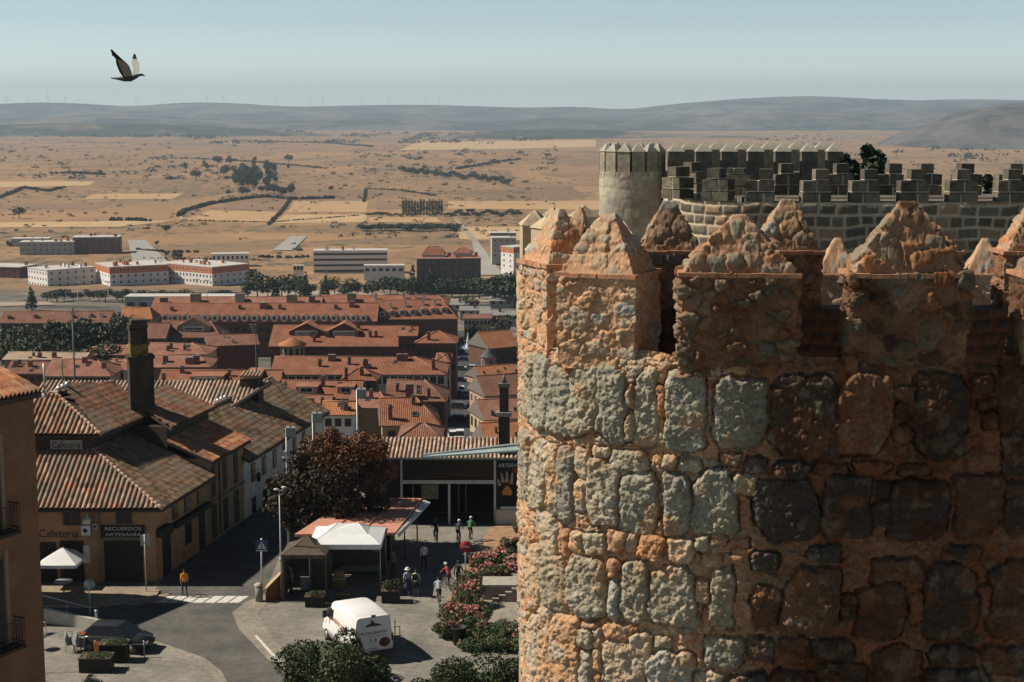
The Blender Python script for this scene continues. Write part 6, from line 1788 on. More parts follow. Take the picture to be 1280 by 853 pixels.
flat('dark_joint', [(50, 841), (103, 839), (103, 840.3), (50, 842.3)], .018, M_CAP)
# ---- right-hand bed and stepped path
def hitz(x, y, z): return gz(x, y, z)
raised('path', [(603, 700), (662, 690), (680, 860), (628, 790), (600, 778)], 0, .10, M_STEPS, M_KERB)
bed = raised('planting_bed', [(612, 660), (672, 640), (690, 800), (640, 812), (560, 800), (546, 785), (556, 755), (575, 722)], 0, .06, M_SOIL, M_BAND)
pth = thing('bench', 'low pale stone bench block with stepped foot beside the rose bed', 'bench', tuple(gz(624, 750, 0)))
a, c = gz(604, 752, 0), gz(645, 748, 0); zt = at(604, 731, a.y).z
b = MB(); b.box(a.x, a.y, .1, c.x, a.y + 1.6, zt - .12); b.build('block', plain('bench_stone', (.27, .25, .21), .9, var=.2, scale=2, bump=.3), pth, world=True)
b = MB(); b.box(a.x - .05, a.y - .08, zt - .117, c.x + .05, a.y + 1.7, zt); b.build('top_slab', plain('bench_slab', (.34, .31, .26), .9, var=.2, scale=2), pth, world=True)
for k in range(4):
    b = MB(); x = a.x + .55 + k * .38; b.box(x, a.y - .5, .1 + 0 * k, c.x + .02 * k, a.y - .083, .1 + .14 + .2 * k) if False else b.box(x, a.y - .10 - .30, .1 + .2 * k, c.x + .1, a.y - .085, .28 + .2 * k)
    b.build('step', M_STEPS, pth, world=True)
raised('path', [(601, 708), (662, 702), (664, 742), (646, 746), (646, 727), (640, 716)], .1, .55, M_STEPS, M_KERB)
# ---- pavilion with exhibition banners
pv_ = thing('exhibition_pavilion', 'dark flat-roofed pavilion with white posts and black exhibition banners', 'pavilion', tuple(gz(560, 657, 0)))
Yv = 110.0
M_POST = plain('white_steel', (.46, .46, .44), .55, .1, var=.15)
M_BLKP = plain('black_banner', (.016, .014, .013), .6)
M_BRNP = plain('dark_brown_banner', (.032, .02, .012), .6, var=.3, scale=.6)
def PV(px, py, Y=Yv): return at(px, py, Y)
def pbox(name, x0, y0, x1, y1, mat, Y=Yv, d0=.05, d1=.05, parent=None):
    a, c = PV(x0, y1, Y), PV(x1, y0, Y); b = MB(); b.box(a.x, Y - d0, max(a.z, 0), c.x, Y + d1, c.z); return b.build(name, mat, parent or pv_, world=True)
xl, xr = PV(458, 600).x, PV(658, 600).x; zt = PV(560, 573).z
b = MB(); RP_ = [(xl, Yv - .35, zt + .12), (xr, Yv - .35, zt + .12), (xr, Yv + 7, 3.05), (xl, Yv + 7, 3.05)]
b.add(RP_ + [(x, y, z - .14) for x, y, z in RP_], [(0, 1, 2, 3), (4, 7, 6, 5), (0, 4, 5, 1), (1, 5, 6, 2), (2, 6, 7, 3), (3, 7, 4, 0)]); b.build('roof', plain('roof_zinc', (.30, .32, .32), .5, .3, var=.2), pv_, world=True)
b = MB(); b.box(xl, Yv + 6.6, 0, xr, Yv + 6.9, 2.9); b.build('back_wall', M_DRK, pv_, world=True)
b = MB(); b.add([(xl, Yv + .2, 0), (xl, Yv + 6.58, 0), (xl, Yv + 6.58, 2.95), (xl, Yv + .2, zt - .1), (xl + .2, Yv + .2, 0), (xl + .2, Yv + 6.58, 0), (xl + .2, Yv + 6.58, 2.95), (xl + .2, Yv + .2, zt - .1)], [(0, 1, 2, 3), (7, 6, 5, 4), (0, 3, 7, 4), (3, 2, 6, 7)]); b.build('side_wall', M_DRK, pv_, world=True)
b = MB(); b.box(xl + .21, Yv + .1, .02, xr, Yv + 6.59, .06); b.build('floor', plain('dark_floor', (.06, .055, .05), .7), pv_, world=True)
pbox('banner', 461, 578, 500.5, 640, M_BLKP); bn = pbox('banner', 503.5, 576, 617, 599.5, M_BRNP); bR = pbox('banner', 621, 577, 655.5, 632, M_BLKP)
for x in (501, 502): pass
pbox('post', 500.8, 575, 503, 625, M_POST, d0=.12); pbox('post', 617.3, 575, 620, 654, M_POST, d0=.12); pbox('post', 560.3, 605, 562.8, 655, M_POST, d0=.1)
pbox('beam', 503.2, 600, 617.1, 604.5, M_POST, d0=.14)
for x in (516, 527, 573, 582): pbox('mullion', x, 606, x + .8, 640, plain('grey_mullion', (.2, .2, .19), .6), Y=Yv + 2.0)
pbox('panelling', 527, 606, 548, 624, plain('pale_boards', (.34, .29, .21), .8, var=.25, scale=3), Y=Yv + 3.0)
pbox('inner_rail', 503, 640, 620, 641, M_FRAMED, Y=Yv + 2.1)
pbox('plinth', 620.2, 636, 659, 655, plain('white_plinth', (.46, .45, .42), .8, var=.12), d0=.35, d1=.5)
pbox('plinth_box', 626, 632.5, 654, 635.8, plain('white_box', (.5, .49, .46), .8), d0=.3, d1=.3)
# lettering and emblem of the banners
M_LW = plain('banner_white', (.62, .61, .58), .6); M_LO = plain('banner_orange', (.55, .21, .05), .6, var=.1); M_LD = plain('banner_faint', (.16, .085, .04), .6); M_LDW = plain('banner_dim_white', (.26, .25, .23), .6)
text_px(pv_, 'ARTEÁVILA', 622.8, 654.8, 584, 578.2, Yv, M_LW, .06)
text_px(pv_, '2019', 640.5, 654.8, 590.0, 585.6, Yv, M_LO, .06)
text_px(pv_, 'ARTEÁVILA', 466.5, 498, 585.2, 579.8, Yv, M_LDW, .06)
text_px(pv_, '2019', 484.5, 498, 591, 587, Yv, M_LD, .06)
def hand_emblem(cx, cy, s, m_palm, m_fing):
    """an open hand made of five brush-like marks: palm and fingers"""
    b = MB()
    p = PV(cx, cy)
    k = s * Yv / FPX
    pts = [(-.9, -1.0), (.9, -1.1), (1.0, -.2), (.45, .55), (-.05, 1.05), (-.5, .5), (-1.05, -.45)]
    b.prism([(p.x + x * k * 6, p.z + z * k * 6) for x, z in pts], .01, 0, Matrix.Translation((0, Yv - .07, 0)))
    b.build('emblem_palm', m_palm, pv_, world=True)
    for (x0, z0, x1, z1, w) in ((-1.5, .9, -1.9, 2.3, .34), (-.75, 1.5, -1.2, 3.5, .34), (-.05, 1.6, -.05, 3.8, .34), (.85, 1.2, 1.05, 3.6, .36), ):
        b = MB(); d = Vector((x1 - x0, z1 - z0)).normalized(); n = Vector((-d.y, d.x)) * w
        q = [(x0 + n.x, z0 + n.y), (x1 + n.x * .5, z1 + n.y * .5), (x1 - n.x * .5, z1 - n.y * .5), (x0 - n.x, z0 - n.y)]
        b.prism([(p.x + x * k * 6, p.z + z * k * 6) for x, z in q], .01, 0, Matrix.Translation((0, Yv - .07, 0)))
        b.build('emblem_finger', m_fing, pv_, world=True)
hand_emblem(634, 612.5, 1.05, M_LO, plain('brush_tan', (.36, .26, .18), .6)); hand_emblem(478, 612, .95, M_LD, M_LD)
for k, (x0, x1, y) in enumerate(((512, 560, 597.5), (563, 610, 594.5), (540, 600, 592.5))):
    text_px(pv_, 'exposición', x0, x1, y, y - 1.2, Yv, M_LD, .06, name='faint_lettering')
# tilted translucent canopy edge over the right half
M_CANO = plain('canopy_glass', (.30, .36, .35), .35, var=.15)
b = MB(); A_, B_, C_, D_ = PV(528, 571, 111), PV(660, 562, 111), PV(660, 556.5, 114), PV(545, 568, 114)
b.add([A_, B_, C_, D_] + [p - Vector((0, 0, .12)) for p in (A_, B_, C_, D_)], [(0, 1, 2, 3), (4, 7, 6, 5), (0, 4, 5, 1), (1, 5, 6, 2), (2, 6, 7, 3), (3, 7, 4, 0)]); b.build('canopy', M_CANO, pv_, world=True)
b = MB(); A_, B_, C_, D_ = PV(528, 568.5, 114.2), PV(660, 554, 114.2), PV(660, 552, 114.6), PV(530, 567.5, 114.6)
b.add([A_, B_, C_, D_] + [p - Vector((0, 0, .3)) for p in (A_, B_, C_, D_)], [(0, 1, 2, 3), (4, 7, 6, 5), (0, 4, 5, 1), (1, 5, 6, 2), (2, 6, 7, 3), (3, 7, 4, 0)]); b.build('canopy_edge', M_METAL, pv_, world=True)
# hall with a barrel tile roof behind the pavilion
hl = thing('tiled_hall', 'low hall with long barrel-tiled roof right behind the exhibition pavilion', 'hall', (-4, 121, 0))
e0, e1 = at(470, 577, 120), at(668, 577, 120)
f = [(e0.x, 119.6, e0.z - .05), (e1.x, 119.6, e0.z - .05), (e1.x, 125.5, at(600, 547.5, 125.5).z), (e0.x - .2, 125.5, at(600, 547.5, 125.5).z)]
tile_roof(hl, f, [(.42, .27, .20), (.36, .21, .14), (.46, .33, .26), (.30, .19, .14), (.40, .29, .22)], seed=41)
b = MB(); slab_under(b, f); b.build('eaves', M_EAVE, hl, world=True)
b = MB(); b.box(e0.x + .3, 120.1, 0, e1.x - .3, 126, e0.z - .25); b.build('wall', M_OCHRE2, hl, world=True)
q = at(630, 560, 121.5); zt = at(630, 505, 121.5).z; zt2 = at(630, 476, 121.5).z; zm = at(630, 520, 121.5).z
b = MB(); b.box(q.x - .42, 121.2, 2, q.x + .45, 122.0, zm); ch = b.build('chimney', M_SOOT, hl, world=True)
def sub(b, name, mat, root, par):
    o = b.build(name, mat, par); o.data.transform(Matrix.Translation(-Vector(root.location))); return o
b = MB(); b.box(q.x - .58, 121.05, zm + .003, q.x + .6, 122.15, zm + .32); sub(b, 'chimney_collar', plain('mortar_collar', (.26, .235, .20), .9, var=.3, scale=4), hl, ch)
b = MB(); b.box(q.x - .34, 121.3, zm + .323, q.x + .36, 121.9, zt2 - .5); sub(b, 'stack', M_SOOT, hl, ch)
b = MB(); b.box(q.x - .44, 121.2, zt2 - .497, q.x + .46, 122.0, zt2 - .2); b.tube([(q.x, 121.6, zt2 - .2), (q.x, 121.6, zt2 + .45)], [.2, .1], 8); sub(b, 'chimney_cap', M_CAP, hl, ch)
# ---- kiosk with pink awning roof
ks = thing('kiosk', 'open market kiosk under a large flat salmon-pink awning with a white side valance', 'kiosk', tuple(gz(440, 735, 0)))
M_PINK = plain('salmon_awning', (.50, .235, .165), .8, var=.10, scale=.8)
p1, p2, p3, p4 = at(368, 668, 96), at(494, 666, 96.4), at(527, 623, 105.3), at(440, 622, 105.3)
b = MB(); b.add([p1, p2, p3, p4] + [p - Vector((0, 0, .16)) for p in (p1, p2, p3, p4)], [(0, 1, 2, 3), (4, 7, 6, 5), (0, 4, 5, 1), (1, 5, 6, 2), (2, 6, 7, 3), (3, 7, 4, 0)])
b.build('awning', M_PINK, ks, world=True)
b = MB()
for t_ in (.33, .66):
    a, c = p1.lerp(p2, t_), p4.lerp(p3, t_); b.tube([a + Vector((0, 0, .03)), c + Vector((0, 0, .03))], .035, 5)
b.build('awning_seam', plain('seam', (.36, .16, .11), .8), ks, world=True)
v1, v2 = at(498, 672, 96.2), at(538, 628, 105.2)
b = MB(); b.add([p2 + Vector((.12, 0, -.1)), v1, v2, p3 + Vector((.12, 0, -.1))] + [q_ - Vector((0, 0, .05)) for q_ in (p2 + Vector((.12, 0, -.1)), v1, v2, p3 + Vector((.12, 0, -.1)))], [(0, 1, 2, 3), (4, 7, 6, 5), (0, 4, 5, 1), (1, 5, 6, 2), (2, 6, 7, 3), (3, 7, 4, 0)])
b.build('valance', plain('valance_white', (.50, .50, .47), .8, var=.25, scale=3), ks, world=True)
for q_ in (p1 + Vector((.5, .3, 0)), p2 + Vector((-.3, .3, 0)), p2.lerp(p3, .5) + Vector((-.3, 0, 0)), p3 + Vector((-.3, -.3, 0))):
    b = MB(); b.tube([(q_.x, q_.y, 0), (q_.x, q_.y, q_.z - .16)], .05, 6); b.build('post', M_FRAMED, ks, world=True)
b = MB(); b.box(p1.x + .6, 100.5, 0, p2.x - .6, 104, 2.6); b.build('cabin', M_BLACKWD, ks, world=True)
b = MB(); b.box(p1.x + 1.2, 100.2, .9, p2.x - 1.5, 100.49, 1.05); b.build('counter', plain('counter_wood', (.2, .12, .07), .7), ks, world=True)
# ---- market tents
def tent(name, label, x0, y_eave, x1, Y, depth, zpk, zev, val, mat, peak=.28, leg=.03, legmat=None, ridge=True):
    a, c = at(x0, y_eave, Y), at(x1, y_eave, Y)
    ze = a.z
    w = c.x - a.x
    o = thing(name, label, 'tent', ((a.x + c.x) / 2, Y, 0))
    H = zpk
    b = MB(); kx = w / 2 * peak if ridge else 0.0
    ring0 = [(-w / 2, 0, ze), (w / 2, 0, ze), (w / 2, depth, ze), (-w / 2, depth, ze)]
    md = [(-(w / 2 * .45 + kx * .55), depth * .275, ze + H * .42), (w / 2 * .45 + kx * .55, depth * .275, ze + H * .42), (w / 2 * .45 + kx * .55, depth * .725, ze + H * .42), (-(w / 2 * .45 + kx * .55), depth * .725, ze + H * .42)]
    pk = [(-kx - .001, depth / 2, ze + H), (kx + .001, depth / 2, ze + H)] 
    sag = (0, depth / 2, ze + H * .93)
    b.add(ring0 + md + pk + [sag], [(0, 1, 5, 4), (1, 2, 6, 5), (2, 3, 7, 6), (3, 0, 4, 7), (4, 5, 9, 10), (4, 10, 8), (5, 6, 9), (6, 7, 8, 10), (6, 10, 9), (7, 4, 8)] if ridge else [(0, 1, 5, 4), (1, 2, 6, 5), (2, 3, 7, 6), (3, 0, 4, 7), (4, 5, 8), (5, 6, 8), (6, 7, 8), (7, 4, 8)])
    if ridge: b.f[-3] = [b.f[-3][0], b.f[-3][1], b.f[-3][2], b.f[-3][3]]
    b.build('canopy', mat, o)
    b = MB()
    for p_, q_ in zip(ring0, md): b.tube([Vector(p_), Vector(q_)], .02, 4)
    for i_, p_ in enumerate(md): b.tube([Vector(p_), Vector(pk[0] if i_ in (0, 3) else pk[1])], .02, 4)
    b.build('seams', mat, o)
    b = MB()
    n = 14
    for (p, q) in (((-w / 2, 0), (w / 2, 0)), ((w / 2, 0), (w / 2, depth)), ((w / 2, depth), (-w / 2, depth)), ((-w / 2, depth), (-w / 2, 0))):
        for i in range(n):
            x0_, y0_ = p[0] + (q[0] - p[0]) * i / n, p[1] + (q[1] - p[1]) * i / n; x1_, y1_ = p[0] + (q[0] - p[0]) * (i + 1) / n, p[1] + (q[1] - p[1]) * (i + 1) / n
            s0, s1 = .03 * math.sin(i * 2.1), .03 * math.sin((i + 1) * 2.1)
            b.quad((x0_, y0_ , ze), (x1_, y1_, ze), (x1_, y1_ + s1, ze - val), (x0_, y0_ + s0, ze - val))
    b.build('valance', mat, o)
    for sx in (-1, 1):
        for yy in (.05, depth - .05):
            b = MB(); b.tube([(sx * (w / 2 - .05), yy, 0), (sx * (w / 2 - .05), yy, ze - .01)], leg, 6); b.build('leg', legmat or M_METAL, o)
    b = MB(); b.box(-w / 2 + .08, depth - .02, .05, w / 2 - .08, depth, ze - .1); b.build('added_rear_sheet', M_TBRN, o)  # dark sheet added at the back so the tent stays dark inside
    b = MB(); b.box(-w / 2 + .02, .15, .05, -w / 2 + .05, depth - .15, ze - .1); b.build('added_side_sheet', M_TBRN, o)  # added sheet that keeps the sun out from the left
    b = MB()
    for sx in (-1, 1): b.tube([(sx * (w / 2 - .05), .06, ze - .45), (sx * w / 6, .06, ze - .03)], .018, 5)
    b.tube([(-w / 2, .06, ze - .05), (w / 2, .06, ze - .05)], .02, 5); b.build('truss', legmat or M_METAL, o)
    return o
M_TWHITE = plain('tent_white', (.66, .68, .67), .75, var=.06, scale=2)
M_TBRN = plain('tent_brown', (.10, .075, .055), .85, var=.2, scale=2)
tent('market_tent', 'white pop-up market tent with a two-peaked roof in front of the pink kiosk', 385, 681, 476, 93.2, 4.2, .80, 0, .3, M_TWHITE)
tent('market_tent', 'small dark brown pyramid tent beside the white one', 352, 694, 408, 91.8, 2.7, .88, 0, .22, M_TBRN, ridge=False, legmat=M_FRAMED, leg=.05)
umb = thing('parasol', 'square white parasol open over the cafe terrace at the left', 'parasol', tuple(gz(66, 738, 0)))
a, c, pk = at(44, 702, 93.5), at(97, 697, 94.2), at(60, 683, 95)
hw = (c.x - a.x) / 2; cxu, cyu = (a.x + c.x) / 2, 95.2
b = MB(); ze = at(70, 699, 95.2).z; zp = ze + .75
ring = [(-hw, -1.4), (0, -1.45), (hw, -1.4), (hw + .04, 0), (hw, 1.4), (0, 1.45), (-hw, 1.4), (-hw - .04, 0)]
vv = [(cxu + x, cyu + y, ze) for x, y in ring] + [(cxu + x, cyu + y, ze - .2) for x, y in ring] + [(cxu, cyu, zp)]
b.add(vv, [(i, (i + 1) % 8, 16) for i in range(8)] + [(i, i + 8, (i + 1) % 8 + 8, (i + 1) % 8) for i in range(8)]); b.build('canopy', M_TWHITE, umb, world=True)
b = MB(); b.tube([(cxu, cyu, 0), (cxu, cyu, zp + .1)], .03, 6); b.build('pole', M_FRAMED, umb, world=True)
b = MB(); b.box(cxu - .35, cyu - .35, .13, cxu + .35, cyu + .35, .22); b.build('base', M_CAP, umb, world=True)
for k in range(8):
    x, y = ring[k]; b = MB(); b.tube([(cxu, cyu, zp - .35), (cxu + x, cyu + y, ze + .0)], .012, 4); b.build('rib', M_FRAMED, umb, world=True)
def cafe_table(x, y, z, label, r=.4, h=.74, mat=None):
    o = thing('table', label, 'table', (x, y, z)); b = MB(); b.lathe([(.001, h - .03), (r, h - .03), (r, h), (.001, h)], 16); b.build('table_top', mat or M_METAL, o)
    b = MB(); b.tube([(0, 0, .02), (0, 0, h - .03)], .03, 6); b.build('stem', M_FRAMED, o)
    b = MB()
    for k in range(3):
        a_ = k * 2.09; b.tube([(0, 0, .06), (.3 * math.cos(a_), .3 * math.sin(a_), .015)], .018, 5)
    b.build('foot', M_FRAMED, o); return o
def cafe_chair(x, y, z, rz, label, mat, group=None):
    o = thing('chair', label, 'chair', (x, y, z), rz, group); b = MB()
    b.box(-.21, -.2, .43, .21, .2, .46); b.build('seat', mat, o)
    b = MB(); b.box(-.21, .17, .55, .21, .20, .88, 0, Matrix.Rotation(-.12, 4, 'X')); b.build('backrest', mat, o)
    for sx in (-1, 1):
        b = MB(); b.tube([(sx * .2, -.22, 0), (sx * .19, -.16, .44), (sx * .19, -.1, .64), (sx * .19, .12, .66)], .016, 5); b.build('leg', M_METAL, o)
        b = MB(); b.tube([(sx * .2, .28, 0), (sx * .19, .17, .44), (sx * .19, .27, .86)], .016, 5); b.build('leg', M_METAL, o)
    return o
M_CHO = plain('orange_seat', (.50, .15, .045), .6); M_CHG = plain('grey_weave', (.30, .29, .27), .7); M_CHR = plain('dark_red_seat', (.20, .04, .03), .6)
q = gz(80, 741, .13); cafe_table(q.x, q.y, .13, 'small grey table on the pavement under the white parasol', .55)
q = gz(52, 793, 0); cafe_chair(q.x, q.y, 0, .9, 'dark red folding chair near the pale ramp wall at the left', M_CHR)
q = gz(50, 812, 0); cafe_table(q.x, q.y, 0, 'small round table half hidden by the brown building', .4)
# stacked furniture under a tarpaulin
for k, (px, py, n, m, lab) in enumerate(((88, 815, 4, M_CHG, 'grey'), (99, 817, 5, M_CHG, 'grey'), (108, 812, 3, M_CHO, 'orange'), (125, 822, 2, M_CHO, 'orange'))):
    q = gz(px, py, 0)
    for j in range(n):
        cafe_chair(q.x + .02 * j, q.y + .03 * j, .10 * j, 2.0 + .3 * k, lab + ' chair in a short stack beside the covered furniture, ' + ('leftmost', 'second', 'third', 'rightmost')[k] + ' stack', m, 'stacked terrace chairs')
fr = thing('rail_fence', 'low white-posted terrace rail standing between the planters and the dark car', 'railing', tuple(gz(150, 822, 0)))
for sx in (-1.3, .2, 1.3):
    b = MB(); b.tube([(sx, 0, 0), (sx, 0, .85)], .035, 6); b.ball((sx, 0, .88), .06, 8, 5); b.build('post', M_POST, fr)
b = MB(); b.tube([(-1.3, 0, .72), (1.3, 0, .72)], .03, 6); b.build('rail', M_POST, fr)
# planters
SHR = crown_data('foliage', lob(3, 'shrub'), 500, .07, 5, GREEN + DGREEN)
def planter(px, py, w, d, h, label, plant=True, mat=None, ph=.8):
    q = gz(px, py, 0); o = thing('planter', label, 'planter', (q.x, q.y, 0), 0)
    b = MB(); b.box(-w / 2, 0, .04, w / 2, d, h)
    b.build('box', mat or M_BLACKWD, o)
    b = MB(); b.box(-w / 2 - .04, -.04, h + .002, w / 2 + .04, .08, h + .05); b.box(-w / 2 - .04, d - .08, h + .002, w / 2 + .04, d + .04, h + .05); b.box(-w / 2 - .04, .081, h + .002, -w / 2 + .08, d - .081, h + .05); b.box(w / 2 - .08, .081, h + .002, w / 2 + .04, d - .081, h + .05); b.build('rim', M_FRAMED, o)
    b = MB(); b.box(-w / 2 + .09, .09, h - .02, w / 2 - .09, d - .09, h + .012); b.build('soil', M_SOIL, o)
    if plant:
        c = bpy.data.objects.new('plant', SHR); link(c, o); c.location = (0, d / 2, h - .02); c.scale = (w * .9, d * .9, ph)
    return o
planter(118, 842, 1.6, 1.0, .75, 'dark wooden planter box in front of the covered furniture', True, ph=.25)
planter(141, 829, 1.4, .9, .95, 'second dark planter, behind the front one and beside the tarpaulin', True, ph=.3)
planter(393, 760, 1.1, .8, .62, 'black planter under the brown tent with pale low plants', True, ph=.4)
planter(429, 754, .95, .7, .5, 'small empty black planter between the two planted ones', False)
planter(488, 755, 1.05, .9, .72, 'black planter with a round green bush right of the white tent', True, ph=.85)
pt = thing('flower_pot', 'tall black tapered flower pot at the corner of the rose bed', 'pot', tuple(gz(574, 806, 0)))
b = MB(); b.lathe([(.001, .02), (.30, .02), (.42, .95), (.46, .96), (.46, 1.02), (.38, 1.02), (.36, .9), (.001, .9)], 18); b.build('pot', M_BLACKWD, pt)
b = MB(); b.lathe([(.001, 0), (.32, 0), (.32, .019), (.001, .019)], 18); b.build('saucer', M_CAP, pt)
bsh = thing('shrub', 'small dark green bush in front of the front planter at the bottom left', 'shrub', tuple(gz(117, 872, 0)))
c = bpy.data.objects.new('foliage', crown_data('foliage', lob(9, 'shrub'), 1500, .05, 15, DGREEN)); link(c, bsh); c.scale = (.9, .8, 1.3)
b = MB(); b.tube([(0, 0, 0), (.02, 0, .5)], [.05, .02], 5); b.build('stem', M_BARK, bsh)
# ramp wall and rail at the left
rw = thing('ramp_wall', 'low pale concrete ramp wall with a steel handrail at the left of the square', 'wall', tuple(gz(95, 782, 0)))
a, c = gz(55, 779, 0), gz(134, 790, 0); za, zc = at(61, 761, a.y).z, at(132, 778, c.y).z
d_ = (c - a).normalized(); n_ = Vector((-d_.y, d_.x, 0)) * .25
b = MB(); b.add([a, c, c + n_, a + n_, a + Vector((0, 0, za)), c + Vector((0, 0, zc)), c + n_ + Vector((0, 0, zc)), a + n_ + Vector((0, 0, za))], [(0, 1, 5, 4), (1, 2, 6, 5), (2, 3, 7, 6), (3, 0, 4, 7), (4, 5, 6, 7)])
b.build('wall', plain('pale_concrete', (.42, .39, .33), .9, var=.15, scale=2), rw, world=True)
b = MB(); r0, r1 = at(40, 741, 89.5), at(113, 760, 88.5)
b.tube([r0, r1], .03, 6)
for t_ in (.15, .6, .99):
    p = r0.lerp(r1, t_); b.tube([p, (p.x, p.y, .1)], .025, 6)
b.build('handrail', plain('bright_steel', (.55, .55, .52), .4, .3), rw, world=True)
bo = thing('bollard', 'short white bollard by the end of the ramp wall', 'bollard', tuple(gz(121, 786, 0)))
b = MB(); b.lathe([(.001, 0), (.09, 0), (.07, .9), (.1, .95), (.09, 1.08), (.001, 1.12)], 12); b.build('shaft', M_POST, bo)
b = MB(); b.lathe([(.101, .955), (.101, 1.0)], 12); b.build('band', M_CAP, bo)
# ---- signs and poles
M_BLUE = plain('sign_blue', (.035, .06, .14), .5, var=.05); M_RED = plain('sign_red', (.32, .02, .02), .5, var=.05); M_SBACK = plain('sign_back', (.32, .36, .34), .5, .3, var=.15); M_POLE = plain('galvanised', (.45, .45, .43), .5, .3, var=.15)
def pole_sign(px, py, top, label, r=.035, name='sign'):
    q = gz(px, py, 0); o = thing(name, label, 'sign', (q.x, q.y, 0)); H = at(px, top, q.y).z
    b = MB(); b.tube([(0, 0, 0), (0, 0, H)], r, 8); b.build('pole', M_POLE, o)
    return o, H
o, H = pole_sign(113, 772, 724, 'round traffic sign seen from its grey back beside the pale ramp wall')
b = MB(); b.lathe([(.001, 0), (.34, 0), (.34, .03), (.001, .03)], 22, M=Matrix.Translation((0, .05, H - .36)) @ Matrix.Rotation(R(90), 4, 'X')); b.build('plate', M_SBACK, o)
b = MB(); b.box(-.1, -.05, H - .5, .1, .018, H - .44); b.build('clamp', M_POLE, o)
o, H = pole_sign(183, 742, 668, 'square sign seen from its greenish back at the cafe corner')
b = MB(); b.box(-.28, .04, H - .75, .33, .07, H - .05); b.build('plate', M_SBACK, o)
b = MB(); b.box(-.1, -.05, H - .5, .1, .038, H - .44); b.build('clamp', M_POLE, o)
o, H = pole_sign(327, 752, 673, 'blue square pedestrian crossing sign with a white triangle on a tall pole', .05)
o.rotation_euler = (0, .02, 0)
b = MB(); b.box(-.34, -.08, H - .78, .38, -.055, H - .08); pl = b.build('plate', M_BLUE, o)
b = MB(); b.prism([(-.24, H - .62), (.28, H - .62), (.02, H - .16)], .004, 0, Matrix.Translation((0, -.086, 0))); b.build('triangle', M_WLINE, o)
b = MB(); b.prism([(-.03, H - .50), (.09, H - .50), (.045, H - .34), (.0, H - .34)], .003, 0, Matrix.Translation((0, -.090, 0))); b.ball((.02, -.088, H - .30), (.035, .004, .035), 8, 5)
for k in range(4): b.box(-.15 + .09 * k, -.091, H - .595, -.10 + .09 * k, -.087, H - .545)
b.build('walker', M_BLUE, o)
b = MB(); b.box(-.32, -.085, H - .755, .36, -.081, H - .71); b.build('caption_strip', M_WLINE, o)
st = thing('litter_bin', 'grey cylindrical litter bin at the foot of the crossing sign', 'bin', tuple(gz(324, 752, 0)))
b = MB(); b.lathe([(.001, .0), (.22, 0), (.24, .95), (.001, .95)], 14); b.build('drum', plain('bin_grey', (.22, .21, .19), .6), st)
b = MB(); b.lathe([(.27, .955), (.27, 1.05), (.05, 1.16), (.001, 1.17)], 14); b.build('lid', M_BAND if False else plain('bin_lid', (.40, .36, .29), .7), st)
o, H = pole_sign(582, 726, 676, 'round red no-entry sign with a white bar beside the roses')
b = MB(); b.lathe([(.001, 0), (.36, 0), (.36, .02), (.001, .02)], 26, M=Matrix.Translation((0, -.05, H - .36)) @ Matrix.Rotation(R(90), 4, 'X')); b.build('plate', M_RED, o)
b = MB(); b.box(-.24, -.078, H - .42, .24, -.072, H - .31); b.build('bar', M_WLINE, o)
dk = thing('stair_wall', 'sloping wooden stall ramp with a pale top at the left of the brown tent', 'stall', tuple(gz(338, 752, 0)))
b = MB(); a, c = gz(332, 752, 0), gz(352, 748, 0); b.add([a, c, c + Vector((0, 1.2, 0)), a + Vector((0, 1.2, 0)), a + Vector((0, 0, .55)), c + Vector((0, 0, 1.5)), c + Vector((0, 1.2, 1.5)), a + Vector((0, 1.2, .55))], [(0, 1, 5, 4), (1, 2, 6, 5), (2, 3, 7, 6), (3, 0, 4, 7)]); b.build('side', plain('orange_wood', (.20, .075, .03), .7), dk, world=True)
b = MB(); b.add([a + Vector((-.1, -.1, .56)), c + Vector((.05, -.1, 1.52)), c + Vector((.05, 1.3, 1.52)), a + Vector((-.1, 1.3, .56))] + [a + Vector((-.1, -.1, .64)), c + Vector((.05, -.1, 1.6)), c + Vector((.05, 1.3, 1.6)), a + Vector((-.1, 1.3, .64))], [(0, 3, 2, 1), (4, 5, 6, 7), (0, 1, 5, 4), (1, 2, 6, 5), (2, 3, 7, 6), (3, 0, 4, 7)]); b.build('top', plain('pale_wood', (.42, .30, .18), .8), dk, world=True)
def flood_mast(px, ytop, Y, label, heads, low=True):
    q = at(px, 700, Y); o = thing('floodlight_mast', label, 'lamp post', (q.x, Y, 0)); H = at(px, ytop, Y).z
    b = MB(); b.tube([(0, 0, 0), (0, 0, H)], [.085, .05], 8); b.build('pole', M_POLE, o)
    for k in range(heads):
        b = MB(); M_ = Matrix.Translation((.12 + .24 * k, -.1, H - .25)) @ Matrix.Rotation(.25 * k, 4, 'Z')
        b.box(-.1, -.3, -.3, .22, .3, .3, 0, M_); hd = b.build('lamp_head', plain('lamp_grey', (.17, .22, .23), .4, .3, var=.1), o)
        b = MB(); b.box(-.11, -.32, .303, .23, .32, .33, 0, M_); b.build('head_lid', M_METAL, hd)
    if low:
        b = MB(); b.box(-.3, -.15, H * .76, .3, .15, H * .76 + .1); b.box(-.2, -.1, H * .76 + .12, .0, .1, H * .76 + .5); b.build('bracket_lamp', M_POST, o)
    return o
flood_mast(361, 535, 102, 'tall mast with a grey box floodlight, leftmost of the three by the tree', 2)
flood_mast(394, 517, 101.5, 'tall mast with twin grey floodlights, middle of the three', 2)
flood_mast(449, 487, 103, 'tallest mast with a grey box floodlight above the chestnut crown', 2, False)
lp = thing('street_lamp', 'slim grey street lamp with two small white heads left of the brown tent', 'street lamp', tuple(gz(352, 748, 0)))
H = at(352, 612, lp.location.y).z
